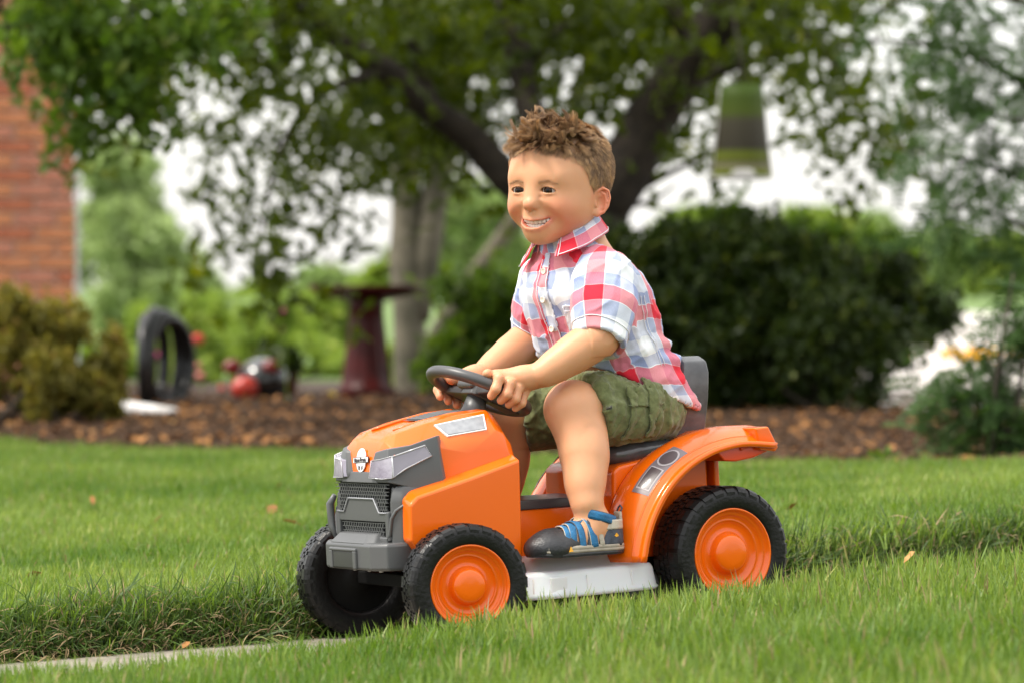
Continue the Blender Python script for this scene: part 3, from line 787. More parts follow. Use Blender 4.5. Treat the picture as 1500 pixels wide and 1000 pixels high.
for i, (px, py, r_, D, c_, lb) in enumerate([(690, 320, 78, 150, c_far, 'far pale round tree between the pale trunk and the boy'), (1185, 345, 62, 170, c_farl, 'far yellow green round tree above the dark bush'), (1270, 350, 55, 180, c_far, 'far misty green tree right of the yellow green one'),
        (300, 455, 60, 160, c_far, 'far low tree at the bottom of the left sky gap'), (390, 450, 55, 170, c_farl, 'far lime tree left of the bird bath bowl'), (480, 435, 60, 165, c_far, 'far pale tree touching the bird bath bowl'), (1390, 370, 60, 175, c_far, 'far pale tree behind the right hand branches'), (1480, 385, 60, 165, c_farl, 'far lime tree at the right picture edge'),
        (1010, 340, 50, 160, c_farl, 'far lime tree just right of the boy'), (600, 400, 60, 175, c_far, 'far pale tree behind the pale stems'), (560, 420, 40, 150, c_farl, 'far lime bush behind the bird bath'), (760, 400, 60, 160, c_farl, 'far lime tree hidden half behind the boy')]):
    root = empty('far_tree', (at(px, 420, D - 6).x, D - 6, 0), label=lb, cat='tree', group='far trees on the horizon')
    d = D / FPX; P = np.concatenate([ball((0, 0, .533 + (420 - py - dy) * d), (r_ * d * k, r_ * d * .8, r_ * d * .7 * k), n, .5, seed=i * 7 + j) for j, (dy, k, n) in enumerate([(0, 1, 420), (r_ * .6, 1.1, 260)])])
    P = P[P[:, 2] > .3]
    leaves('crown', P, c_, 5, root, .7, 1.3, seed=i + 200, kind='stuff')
    limbs('trunk', [([(0, 0, 0), (.1, 0, 1.5), (0, 0, max(2, .5 + (420 - py) * d))], .22, .08)], M_BARK, root, 8)
# locust tree at the right edge: crown above and suckering shrub below
loc = empty('locust_tree', (at(1620, 420, 6.5).x, 6.5, 0), label='feathery leaved tree reaching in from the right edge of the picture', cat='tree')
def A5(px, py, dy=0): return tuple(at(px, py, 6.5 + dy) - loc.location)
limbs('trunk', [([A5(1620, 680), A5(1610, 400), A5(1600, 100), A5(1570, -150)], .08, .05), ([A5(1605, 230), A5(1500, 120), A5(1400, 70), A5(1300, 60)], .018, .004), ([A5(1605, 330), A5(1500, 260), A5(1400, 230), A5(1310, 215)], .016, .003),
              ([A5(1608, 400), A5(1500, 330), A5(1420, 300), A5(1330, 305)], .014, .003), ([A5(1598, 60), A5(1480, -10), A5(1360, -20), A5(1280, 20)], .018, .004), ([A5(1605, 180), A5(1520, 180), A5(1450, 170)], .012, .004)], M_BARK, loc, 8)
B = [(1400, 30, 130, 60, 31, -.5, .4), (1460, 120, 90, 70, 28, -.5, .4), (1380, 110, 80, 45, 13, -.4, .3), (1400, 215, 110, 24, 17, -.4, .2), (1450, 260, 80, 30, 15, -.4, .2), (1420, 320, 95, 26, 17, -.4, .2), (1470, 370, 60, 30, 13, -.4, .2), (1330, 60, 60, 50, 8, -.4, .3), (1450, -80, 200, 60, 41, -.6, .6), (1560, 150, 60, 200, 41, -.5, .5)]
P = clustered(blob_px(B, 120, 6.5), 3, .045) - np.array(loc.location)
leaves('crown', P, c_spray, 6, loc, .6, 1.05, .35, seed=7, kind='stuff')
sh = bush('feathery_shrub', 'feathery green shrub leaning over the mulch at the right edge', 1470, 4.6, [(1460, 590, 60, 36, 34), (1490, 650, 60, 40, 44), (1385, 565, 55, 22, 15), (1405, 655, 42, 22, 18), (1530, 500, 60, 50, 24), (1490, 470, 40, 26, 8), (1560, 600, 60, 80, 40)], c_spray, 6, 3, .04, .55, .95, seed=8, stems=12, base_r=.12)
# sprout in the mulch at the right
bush('seedling', 'small bright weed sprouting where lawn meets mulch right of the rear wheel', 1292, 4.35, [(1292, 682, 22, 14, 14)], c_treeb, 5, 2, .01, .5, .8, seed=9, cat='plant', stems=2, base_r=.01)

# ------------------------------------------------------------------ brick building
M_BR = [pbr('brick_%s' % n, c, .9, col2=c2, vscale=25, bump=.5, bscale=60) for n, c, c2 in (('orange', (.58, .24, .11), (.46, .17, .075)), ('red', (.47, .155, .075), (.36, .11, .055)), ('rose', (.52, .22, .14), (.42, .16, .10)))]
M_MORT = pbr('mortar', (.66, .52, .42), .95, bump=.3, bscale=80)
house = empty('brick_building', (-2.275, 14.0, 0), math.radians(6.7), label='corner of an orange red brick building at the left edge', cat='building')
BL, BH, GAP = .196, .058, .017
MB().box((-.74, .60, 1.40), (1.46, 1.19, 2.8)).build('wall', M_MORT, house)
bm_ = {}
def brick_mesh(L, D_, k):
    key = (round(L, 3), round(D_, 3), k)
    if key not in bm_:
        m = MB(); m.box((0, 0, 0), (L, D_, BH)); o = m.build('brick', M_BR[k], None, bevel=0); bm_[key] = o.data; bpy.data.objects.remove(o)
    return bm_[key]
row = 0; nb = 0
z = .03
while z < 2.75:
    off = -(BL + GAP) / 2 if row % 2 else 0
    x = 0
    first = BL if row % 2 == 0 else BL / 2 - GAP / 2
    xx = 0
    while xx > -1.30:
        L_ = first if xx == 0 else BL
        o = bpy.data.objects.new('brick', brick_mesh(L_, .03, [0, 0, 1, 2, 1, 0, 2][rng.randint(7)])); put(o, house)
        o.location = (xx - L_ / 2 - .003 + 0, -.002 + rng.uniform(-.002, .002), z + BH / 2); xx -= L_ + GAP; nb += 1
    row += 1; z += BH + GAP
MB().box((.012, -.004, 1.40), (.022, .03, 2.8)).build('corner_trim', pbr('grey_trim', (.45, .46, .45), .6), house)

# ------------------------------------------------------------------ bird bath
M_GLAZE = pbr('oxblood_glaze', (.070, .008, .007), .34, spec=.2, col2=(.045, .006, .006), vscale=12, bump=.08, bscale=30)
cb = at(537, 420, 11.0)
bb = empty('bird_bath', (cb.x, 11.0, .03), label='dark red glazed ceramic bird bath on a fluted pedestal', cat='bird bath')
s_ = 17.4 / FPX
zr = CAM_H - .03 + .003
m = MB(); m.lathe([(.0, zr - .045), (40 * s_, zr - .030), (70 * s_, zr - .012), (77 * s_, zr + .002), (81 * s_, zr + .002), (82 * s_, zr - .010), (77 * s_, zr - .026), (60 * s_, zr - .043), (34 * s_, zr - .062), (26 * s_, zr - .070), (0, zr - .070)], 'z', 56)
m.build('bowl', M_GLAZE, bb, smooth=True)
m = MB(); prof = [(25, zr - .060), (24, zr - .075), (27, zr - .085), (24, zr - .100), (25, zr - .16), (29, zr - .28), (33, zr - .38), (36, zr - .435), (40, zr - .445), (41, zr - .470), (38, zr - .480), (41, zr - .495), (41, 0)]
n = 48; v = []
for r, h in prof:
    for k in range(n):
        a = 2 * math.pi * k / n; rr = r * s_ * (1 + (.035 * math.cos(12 * a) if h < zr - .11 and h > zr - .43 else 0)); v.append((rr * math.cos(a), rr * math.sin(a), h))
m.add(v, [(i * n + k, i * n + (k + 1) % n, (i + 1) * n + (k + 1) % n, (i + 1) * n + k) for i in range(len(prof) - 1) for k in range(n)]).build('pedestal', M_GLAZE, bb, smooth=True)
m = MB(); m.lathe([(0, zr - .016), (66 * s_, zr - .016)], 'z', 40); m.build('water', pbr('water', (.10, .12, .10), .03), bb)

# ------------------------------------------------------------------ coiled black hose standing on edge
M_HOSE = pbr('black_hose', (.012, .012, .013), .28, bump=.2, bscale=100)
ch = at(226, 420, 9.9); coil = empty('hose_coil', (ch.x, 9.9, .03), label='black corrugated hose coil standing on edge in the bed', cat='hose')
for i, (dx, tilt_, r) in enumerate([(-.030, .20, .178), (.0, .05, .190), (.035, -.10, .185), (.055, -.28, .176)]):
    m = MB(); P = []
    for a in np.linspace(0, 2 * math.pi, 41):
        p = Matrix.Rotation(math.radians(79) + tilt_, 3, 'Z') @ Vector((r * .95 * math.cos(a), 0, r * math.sin(a) + r + .015)); P.append(tuple(p + Vector((dx, dx, 0))))
    m.tube(P, .025, 10, cap=False); m.build('hose_loop', M_HOSE, coil, smooth=True)
# ------------------------------------------------------------------ white downspout extension on the ground
M_WHT = pbr('white_vinyl', (.72, .70, .68), .4, vary=.06)
cw = at(200, 420, 8.7); dsp = empty('drain_pipe', (cw.x, 8.7, .04), label='white vinyl drain pipe end lying on the mulch by the ochre shrub', cat='pipe')
m = MB(); m.tube([(-.10, .10, .035), (-.02, .02, .030), (.06, -.04, .022), (.155, -.10, .012)], [.026, .025, .024, .023], 12); m.build('pipe', M_WHT, dsp, smooth=True)
m = MB(); m.tube([(-.125, .13, .075), (-.12, .12, .050), (-.10, .10, .036), (-.07, .07, .034)], [.032, .034, .036, .031], 12); m.build('elbow', M_WHT, dsp, smooth=True)
# ------------------------------------------------------------------ black and red beetle shaped ornament with pot
M_BLK = pbr('black_gloss', (.010, .010, .011), .12, coat=.8)
M_RED = pbr('red_gloss', (.42, .030, .015), .3, coat=.2)
co = at(385, 420, 10.6); orn = empty('garden_ornament', (co.x, 10.6, .035), label='glossy black and red rounded garden ornament on the mulch', cat='ornament'); orn.scale = (1.35, 1.35, 1.3)
def sph(c, r, n=24):
    m = MB(); R_ = r if hasattr(r, '__len__') else (r, r, r); v = []; f = []
    for i in range(13):
        t = math.pi * i / 12
        for k in range(n): v.append((c[0] + R_[0] * math.sin(t) * math.cos(2 * math.pi * k / n), c[1] + R_[1] * math.sin(t) * math.sin(2 * math.pi * k / n), c[2] + R_[2] * math.cos(t)))
    f = [(i * n + k, (i + 1) * n + k, (i + 1) * n + (k + 1) % n, i * n + (k + 1) % n) for i in range(12) for k in range(n)]
    return m.add(v, f)
sph((.0, 0, .075), (.085, .09, .072)).build('body', M_BLK, orn, smooth=True)
sph((-.052, -.085, .050), (.045, .035, .040)).build('nose', M_RED, orn, smooth=True)
for x, y in ((-.095, -.045), (.030, -.062)): sph((x, y, .118), (.030, .022, .026)).build('eye', pbr('dark_red_gloss', (.16, .012, .010), .25), orn, smooth=True)
for x in (-.06, .06): sph((x, -.03, .012), (.034, .040, .016)).build('foot', M_BLK, orn, smooth=True)
cp = at(419, 420, 10.8); pot = empty('flower_pot', (cp.x, 10.8, .035), label='brown red flower pot with bushy plant right of the black ornament', cat='flower pot')
m = MB(); m.lathe([(0, .0), (.038, 0), (.052, .10), (.058, .10), (.058, .118), (.048, .118), (.045, .095), (0, .095)], 'z', 28); m.build('pot', pbr('red_terracotta', (.20, .055, .030), .55), pot, smooth=True)
P = ball((0, 0, .17), (.075, .07, .055), 90, .3, seed=77); leaves('foliage', clustered(P, 3, .01), c_bush, 5, pot, .7, 1.1, -.3, seed=31, kind='stuff')
# ------------------------------------------------------------------ flowers
def flower(px, py, Y, r, col, lb, name='flower', cat='flower', group=None, petals=9):
    c = at(px, py, Y); root = empty(name, (c.x, Y, 0), label=lb, cat=cat, group=group)
    z = c.z; m = MB(); m.tube([(.02, .01, .0), (.01, 0, z * .5), (0, 0, z - r * .3)], [.003, .003, .002], 6); m.build('stem', bpy.data.materials['lime_leaf'], root)
    m = MB(); gg = np.random.RandomState(int(px))
    for q in range(3):
        for k in range(petals):
            a = 2 * math.pi * (k + q * .33) / petals; t = (.2 + .5 * q); rr = r * (1 - .2 * q)
            d = Vector((math.cos(a) * math.cos(t), math.sin(a) * math.cos(t), math.sin(t))); w = Vector((-math.sin(a), math.cos(a), 0)) * rr * .30
            c0 = Vector((0, 0, z)); m.add([c0, c0 + d * rr * .6 + w, c0 + d * rr, c0 + d * rr * .6 - w], [(0, 1, 2, 3)])
    mt = bpy.data.materials.get('petal_' + col[0]) or pbr('petal_' + col[0], col[1], .6)
    m.build('blossom', mt, root, smooth=True); sph((0, 0, z), (r * .72, r * .72, r * .6), 10).build('blossom_core', mt, root, smooth=True); return root
RED, PINK, MAG, YEL, WHI = ('red', (.60, .05, .03)), ('pink', (.70, .20, .22)), ('magenta', (.50, .03, .20)), ('yellow', (.85, .62, .02)), ('white', (.82, .80, .80))
for px, py, Y, r, c_, lb in [(290, 497, 12, .042, RED, 'round red blossom right of the hose coil'), (293, 550, 12, .030, PINK, 'pale pink blossom low beside the hose coil'), (415, 456, 10, .018, MAG, 'magenta blossom high up left of the bird bath'),
        (390, 503, 13, .026, WHI, 'white blossom above the potted plant'), (158, 500, 10, .028, WHI, 'white blossom beside the ochre shrub'), (156, 513, 10.3, .024, PINK, 'pink blossom under the white one by the ochre shrub'), (230, 520, 12, .026, MAG, 'dark pink blossom seen inside the hose coil'),
        (457, 580, 11, .020, YEL, 'small yellow blossom left of the bird bath foot'), (487, 578, 11, .024, YEL, 'larger yellow blossom at the bird bath foot'), (411, 482, 12.5, .022, PINK, 'faint pink blossom below the magenta one'), (325, 568, 12, .022, RED, 'small red blossom between hose coil and ornament'), (291, 535, 12.4, .022, PINK, 'small pink blossom between the hose coil and the red blossom')]:
    flower(px, py, Y, r, c_, lb)
row1 = [(1248, 520), (1262, 516), (1277, 522), (1284, 514), (1298, 518), (1312, 521), (1330, 518), (1385, 518), (1398, 515), (1412, 520), (1424, 514), (1436, 519), (1449, 513), (1462, 518), (1478, 512), (1490, 516), (1502, 511), (1406, 523), (1430, 524), (1455, 522)]
for i, (px, py) in enumerate(row1):
    flower(px, py, 13.0 + .1 * (i % 3), .040, ('gold', (.90, .48, .01)), 'golden marigold glimpsed through the lower right side of the dark bush' if px < 1350 else 'golden marigold in the row along the pale drive at the right edge', 'marigold', 'flower', 'golden marigolds along the drive', 11)

# ------------------------------------------------------------------ hanging glass lantern in the tree
def lantern_glass():
    m, nt, b = new_mat('bottle_glass'); L = nt.links
    tc = nt.nodes.new('ShaderNodeTexCoord'); sp = nt.nodes.new('ShaderNodeSeparateXYZ'); L.new(tc.outputs['Object'], sp.inputs[0])
    mr = nt.nodes.new('ShaderNodeMapRange'); mr.inputs['From Min'].default_value = -.36; mr.inputs['From Max'].default_value = 0; L.new(sp.outputs['Z'], mr.inputs['Value'])
    cr = nt.nodes.new('ShaderNodeValToRGB'); e = cr.color_ramp.elements
    e[0].position = 0; e[0].color = (.20, .25, .015, 1); e[1].position = 1; e[1].color = (.05, .09, .010, 1)
    for p, c in ((.10, (.20, .25, .015)), (.13, (.24, .22, .15)), (.20, (.09, .10, .012)), (.28, (.12, .15, .010)), (.33, (.040, .034, .022)), (.62, (.062, .055, .036)), (.70, (.07, .10, .010))):
        x = e.new(p); x.color = (*c, 1)
    L.new(mr.outputs[0], cr.inputs[0]); L.new(cr.outputs[0], b.inputs['Base Color']); b.inputs['Roughness'].default_value = .5; b.inputs['Specular IOR Level'].default_value = .2
    return m
cl = at(1086, 125, 8.5); lan = empty('hanging_feeder', tuple(cl), label='green and brown glass bell shaped feeder hanging from the tree at the right', cat='feeder')
dd = 14.5 / FPX
m = MB(); m.lathe([(0, 0), (30 * dd, 0), (33 * dd, -20 * dd), (36 * dd, -70 * dd), (40 * dd, -110 * dd), (43 * dd, -136 * dd), (40 * dd, -138 * dd), (0, -138 * dd)], 'z', 40); m.build('body', lantern_glass(), lan, smooth=True)
m = MB()
for z_, r_ in ((-136 * dd, 43 * dd),): m.lathe([(r_ + .003, z_ - .004), (r_ + .005, z_), (r_ + .003, z_ + .004)], 'z', 40)
for k in (1, -1): m.tube([(k * 31 * dd, 0, 0), (k * 37 * dd, 0, -70 * dd), (k * 44 * dd, 0, -136 * dd)], .0035, 6)
m.build('frame', M_WHT, lan, smooth=True)
m = MB(); n = 24; ring_ = [(18 * dd * math.cos(a), -44.5 * dd, -130 * dd + 6.5 * dd * math.sin(a)) for a in np.linspace(0, 6.283, n + 1)[:-1]]
m.add(ring_ + [(x, y + .03, z) for x, y, z in ring_], [tuple(range(n)), tuple(range(n, 2 * n))[::-1]] + [(i, (i + 1) % n, n + (i + 1) % n, n + i) for i in range(n)]); m.build('feeding_port', M_WHT, lan)
m = MB(); m.tube([(0, 0, 0), (0, 0, .10), (-.01, .5, .34)], .004, 6); m.tube([(-.045, 0, 0), (0, 0, .06), (.045, 0, 0)], .004, 6); m.build('cord', M_TWIG, lan)
# ------------------------------------------------------------------ toy tractor
M_ORANGE = pbr('orange_plastic', (.80, .132, .003), .20, spec=.35, coat=.35, bump=.015, bscale=300, rvary=.06)
M_REDOR = pbr('tail_light_plastic', (.85, .07, .01), .25, coat=.3)
M_GREY = pbr('grey_plastic', (.085, .088, .090), .38, bump=.02, bscale=400, rvary=.08)
M_DGREY = pbr('dark_grey_plastic', (.045, .045, .048), .30, rvary=.08)
M_SEATG = pbr('seat_plastic', (.060, .062, .068), .22, col2=(.095, .098, .104), vscale=40, bump=.05, bscale=60, rvary=.12, coat=.3)
M_TYRE = pbr('tyre_plastic', (.008, .008, .008), .36, spec=.28, bump=.12, bscale=150, rvary=.12)
M_BLACK = pbr('black_underside', (.005, .005, .005), .6, spec=.15)
M_CLEAR = pbr('lamp_lens', (.36, .34, .40), .10, coat=.7, col2=(.22, .20, .26), vscale=30, bump=.10, bscale=120)
M_SILVER = pbr('chrome_edge', (.42, .42, .44), .25, metal=.3)
M_STICK = pbr('silver_sticker', (.34, .35, .37), .35, col2=(.26, .27, .29), vscale=90, metal=.2)
M_SMOKE = pbr('smoked_sticker', (.075, .055, .06), .3, coat=.2)
M_STICKG = pbr('grey_sticker', (.17, .14, .15), .35, coat=.1)
M_PALEG = pbr('pale_grey_print', (.42, .38, .39), .4)
M_WHITE = pbr('white_print', (.80, .80, .80), .35)
M_PRINT = pbr('dark_print', (.06, .05, .06), .4)
def deck_material():
    m, nt, b = new_mat('milky_plastic')
    b.inputs['Base Color'].default_value = (.93, .91, .91, 1)
    b.inputs['Roughness'].default_value = .22
    b.inputs['Transmission Weight'].default_value = .0
    b.inputs['Subsurface Weight'].default_value = .25
    b.inputs['Subsurface Scale'].default_value = .02
    tl = nt.nodes.new('ShaderNodeBsdfTranslucent'); tl.inputs['Color'].default_value = (.95, .92, .92, 1)
    tp = nt.nodes.new('ShaderNodeBsdfTransparent'); tp.inputs['Color'].default_value = (.95, .93, .93, 1)
    m1 = nt.nodes.new('ShaderNodeMixShader'); m1.inputs[0].default_value = .45
    m2 = nt.nodes.new('ShaderNodeMixShader'); m2.inputs[0].default_value = .12
    o = nt.nodes['Material Output']
    nt.links.new(b.outputs[0], m1.inputs[1]); nt.links.new(tl.outputs[0], m1.inputs[2])
    nt.links.new(m1.outputs[0], m2.inputs[1]); nt.links.new(tp.outputs[0], m2.inputs[2])
    nt.links.new(m2.outputs[0], o.inputs['Surface'])
    return m
M_MILK = deck_material()

tractor = empty('toy_tractor', label='orange and grey plastic ride-on toy lawn tractor carrying the boy on the walk', cat='toy tractor')
tractor.matrix_world = T_MAT
TR = tractor
# --- hood: stations from nose to dash, section points from the middle of the top to the bottom edge
def hood_section(x, zt, wr, ws, zs, wb, zb):
    k = .003 * min(max((.290 - x) / .03, 0), 1) * (x > .11)
    return [(x, 0, zt), (x, wr * .55, zt - k * .2), (x, wr * .62, zt + k), (x, wr, zt + k * .3), (x, ws, zs), (x, wb, zs - .030 if zb < .2 else zs - .012), (x, wb, zb)]
st = [  # x, ztop, ridge half width, shoulder half width, shoulder z, side half width, bottom
    (.3035, .2640, .036, .058, .2625, .070, .257),
    (.2995, .2940, .046, .068, .2890, .078, .254),
    (.2900, .3110, .053, .074, .2990, .084, .247),
    (.2720, .3220, .058, .079, .3060, .089, .240),
    (.2250, .3340, .064, .090, .3100, .099, .225),
    (.1700, .3430, .068, .094, .3160, .103, .120),
    (.1200, .3480, .068, .096, .3190, .106, .120),
    (.1050, .3400, .064, .094, .3120, .106, .120),
    (.0920, .3160, .060, .092, .2950, .106, .120)]
rows = []
for s_ in st:
    h_ = hood_section(*s_)
    rows.append([(a, -b, c) for a, b, c in h_[::-1]] + h_[1:])
n_ = len(rows[0]); v_ = [p for r in rows for p in r]
f_ = [(i * n_ + j, i * n_ + j + 1, (i + 1) * n_ + j + 1, (i + 1) * n_ + j) for i in range(len(rows) - 1) for j in range(n_ - 1)]
f_ += [tuple(range(n_))[::-1], tuple(range((len(rows) - 1) * n_, len(rows) * n_))]
f_ += [tuple([i * n_ for i in range(len(rows))] + [i * n_ + n_ - 1 for i in range(len(rows))][::-1])]
hood = MB().add(v_, f_).build('hood', M_ORANGE, TR, bevel=.0035, seg=3)
# lower side panels flare out over the wheels
for s in (1, -1):
    m = MB()
    pol = [(.291, .216), (.293, .163), (.289, .158), (.262, .120), (.232, .104), (.102, .104), (.0975, .272), (.186, .249), (.278, .2275)]
    top_in = [(a - .001 if a > .2 else a, b + (.009 if b > .2 else 0)) for a, b in pol]
    n = len(pol)
    v = [(a, s * .085, b) for a, b in top_in] + [(a, s * .106, b) for a, b in top_in] + [(a, s * (.127 if s > 0 else .112), b) for a, b in pol]
    f = [tuple(range(n)), tuple(range(2 * n, 3 * n))] + [(k * n + i, k * n + (i + 1) % n, (k + 1) * n + (i + 1) % n, (k + 1) * n + i) for k in (0, 1) for i in range(n)]
    m.add(v, f).build('side_panel', M_ORANGE, TR, bevel=.004, seg=3)
# seams / raised strip on the hood top with louvre vent
vent = MB()
vent.add([(.262, -.030, .3272), (.262, .030, .3272), (.150, .044, .3464), (.135, .040, .3478), (.135, -.040, .3478), (.150, -.044, .3464)], [(0, 1, 2, 3, 4, 5)])
for k in range(0): pass
vo = MB()
for k in range(9):
    t = k / 8
    x = .205 - t * .062
    zc = np.interp(x, [.12, .17, .225], [.348, .343, .334]) + .0012
    vo.box((x, 0, zc + .0012), (.0042, .056 + .010 * t, .0026), Matrix.Rotation(math.radians(10), 3, 'Y'))
vo.build('hood_vent', M_GREY, TR, bevel=.0006, seg=1)
vb = MB(); vb.add([(.2130, .028, .3370), (.2130, -.028, .3370), (.1360, -.036, .3476), (.1360, .036, .3476)], [(0, 1, 2, 3)])
vb.v = [(a, b, c + .0009) for a, b, c in vb.v]; vb.build('vent_bed', M_DGREY, TR)
for s in (1, -1):                                                  # raised ribs either side of the vent
    m = MB(); m.tube([(.265, s * .034, .3262), (.225, s * .036, .3350), (.170, s * .041, .3440), (.128, s * .043, .3484)], [.0012, .0028, .0032, .0015], 8)
    m.build('hood_rib', M_ORANGE, TR, smooth=True)
# side windows in the shoulder slope
for s in (1, -1):
    def shp(x, t):   # point on the slope between ridge and shoulder, t=0 ridge
        i = [a[0] for a in st][::-1]
        g = lambda k: np.interp(x, i, [a[k] for a in st][::-1])
        wr, zr, ws, zs = g(2), g(1) + .001, g(3), g(4)
        return np.array([x, s * (wr + (ws - wr) * t), zr + (zs - zr) * t])
    nrm = np.array([0, s * .68, .73])
    q = [shp(.214, .25), shp(.128, .22), shp(.136, .98), shp(.203, 1.0)]
    c_ = sum(q) / 4
    def plate(name, mat, sc, h0, h1):
        b = [c_ + (p - c_) * sc + nrm * h0 for p in q]; t = [c_ + (p - c_) * sc + nrm * h1 for p in q]
        MB().add(b + t, [(0, 1, 2, 3), (4, 5, 6, 7), (0, 1, 5, 4), (1, 2, 6, 5), (2, 3, 7, 6), (3, 0, 4, 7)]).build(name, mat, w_, bevel=.0006, seg=1)
    w_ = MB().add([p - nrm * .004 for p in q] + [p + nrm * .0024 for p in q], [(0, 1, 2, 3), (4, 5, 6, 7), (0, 1, 5, 4), (1, 2, 6, 5), (2, 3, 7, 6), (3, 0, 4, 7)]).build('hood_sticker', M_WHITE, TR)
    plate('sticker_face', M_STICK, np.array([.94, .9, .86]), .0, .0032)

# --- grey front: upper mask with lamps, grille, lower cheeks
MASK_F = [(.3065, -.0885, .2500), (.3065, .0885, .2500)]
def P3(*a): return [tuple(p) for p in a]
# mask upper: wraps round the nose below the hood lip, open in the middle for the badge
m = MB()
for s in (1, -1):
    o = P3((.3080, s * .034, .2570), (.3080, s * .034, .2655), (.3040, s * .047, .2960), (.2960, s * .072, .3010), (.2700, s * .0955, .3050), (.2270, s * .1035, .3170),
           (.2160, s * .1060, .2900), (.2180, s * .1085, .2260), (.2440, s * .1050, .2310), (.2840, s * .0965, .2440), (.3020, s * .0900, .2510), (.3085, s * .0860, .2500))
    ctr = (.270, s * .070, .262)
    inn = [tuple(np.array(p) * .0 + np.array((p[0] - .014, p[1] * .86, p[2] - (.006 if p[2] > .28 else -.002)))) for p in o]
    n = len(o)
    m = MB()
    # outer skin as quads between upper and lower outline
    up = [o[1], o[2], o[3], o[4], o[5]]
    lo = [o[0], (.3090, s * .058, .2500), (.3045, s * .0885, .2495), (.2720, s * .0995, .2400), (.2180, s * .1085, .2260)]
    mid = [((a[0] + b[0]) / 2 + .0015, (a[1] + b[1]) / 2 + s * .0012, (a[2] + b[2]) / 2) for a, b in zip(up, lo)]
    inr = lambda L, d: [(p[0] - d, p[1] - s * d, p[2]) for p in L]
    rows = [inr(up, .012), up, mid, lo, inr(lo, .012)]
    v = [p for r in rows for p in r]; k = 5
    f = [(i * k + j, i * k + j + 1, (i + 1) * k + j + 1, (i + 1) * k + j) for i in range(4) for j in range(k - 1)]
    f += [tuple(i * k for i in range(5)), tuple(i * k + 4 for i in range(5))[::-1], ]
    f += [(4 * k + j, 4 * k + j + 1, j + 1, j) for j in range(k - 1)]
    m.add(v, f).build('front_mask', M_GREY, TR, bevel=.0022, seg=2)
MB().prism([(.2550, .3040), (.2665, .3060), (.2655, .2860), (.2490, .2860)], 'y', -.040, .040) if 0 else None
cm = MB(); cm.add([(.3060, -.040, .2655), (.3060, .040, .2655), (.3095, .060, .2490), (.3095, -.060, .2490), (.288, -.040, .2655), (.288, .040, .2655), (.288, .060, .2490), (.288, -.060, .2490)],
                  [(0, 1, 2, 3), (4, 5, 6, 7), (0, 1, 5, 4), (1, 2, 6, 5), (2, 3, 7, 6), (3, 0, 4, 7)])
cm.build('mask_bridge', M_GREY, TR, bevel=.0015)
# headlights: front lens + side lens
for s in (1, -1):
    lamp = MB()
    a = [(.3125, s * .0500, .2835), (.3110, s * .0720, .2850), (.2985, s * .0930, .2900), (.3020, s * .0950, .2570), (.3115, s * .0800, .2560), (.3140, s * .0420, .2570)]
    v = a + [(p[0] - .012, p[1] - s * .008, p[2]) for p in a]
    lamp.add(v, [(0, 1, 4, 5), (1, 2, 3, 4), (6, 7, 10, 11)] + [(i, (i + 1) % 6, 6 + (i + 1) % 6, 6 + i) for i in range(6)])
    L_ = lamp.build('headlight', M_CLEAR, TR, bevel=.0016, seg=2)
    e_ = MB(); e_.tube([tuple(p) for p in a] + [a[0]], .0009, 6)
    e_.build('lamp_trim', M_SILVER, L_, smooth=True)
    b = [(.3000, s * .0935, .2890), (.2480, s * .1030, .3030), (.2390, s * .1060, .2870), (.2820, s * .1010, .2700), (.3010, s * .0960, .2580)]
    v = b + [(p[0] - .004, p[1] - s * .010, p[2]) for p in b]
    sl_ = MB().add(v, [(0, 1, 2, 3, 4)] + [(i, (i + 1) % 5, 5 + (i + 1) % 5, 5 + i) for i in range(5)]).build('side_lamp', pbr('side_lens', (.22, .20, .24), .12, coat=1) if s == 1 else bpy.data.materials['side_lens'], TR, bevel=.001)
    e_ = MB(); e_.tube([tuple(p) for p in b] + [b[0]], .0013, 6); e_.build('side_lamp_trim', M_SILVER, sl_, smooth=True)
# lower cheeks: grey block from grille round to the side panel
pol = [(.3020, .088), (.2900, .1010), (.2180, .1090), (.2180, .060), (.288, .060)]
for s in (1, -1):
    rows = []
    for z, dx, dy in ((.2440, -.004, -.004), (.2300, .000, .000), (.2200, .002, .0), (.1500, .003, .001), (.1300, .001, .0)):
        rows.append([(x + dx * (x > .25), s * (y + dy), z) for x, y in pol])
    # lower part rises towards the rear so that the orange flare can rest on it
    v = [p for r in rows for p in r]; n = 5
    f = [(i * n + j, i * n + (j + 1) % n, (i + 1) * n + (j + 1) % n, (i + 1) * n + j) for i in range(4) for j in range(n)]
    f += [tuple(range(n))[::-1], tuple(range(4 * n, 5 * n))]
    MB().add(v, f).build('front_cheek', M_GREY, TR, bevel=.003, seg=2)
    # raised frame rib along the cheek
    r = MB(); r.tube([(.2260, s * .1105, .2370), (.2620, s * .1065, .2250), (.2860, s * .1030, .2170), (.2990, s * .0955, .2080), (.3045, s * .0900, .1960), (.3060, s * .0860, .1720), (.3060, s * .0800, .1645)], .0026, 8)
    r.build('cheek_rib', M_GREY, TR, smooth=True)
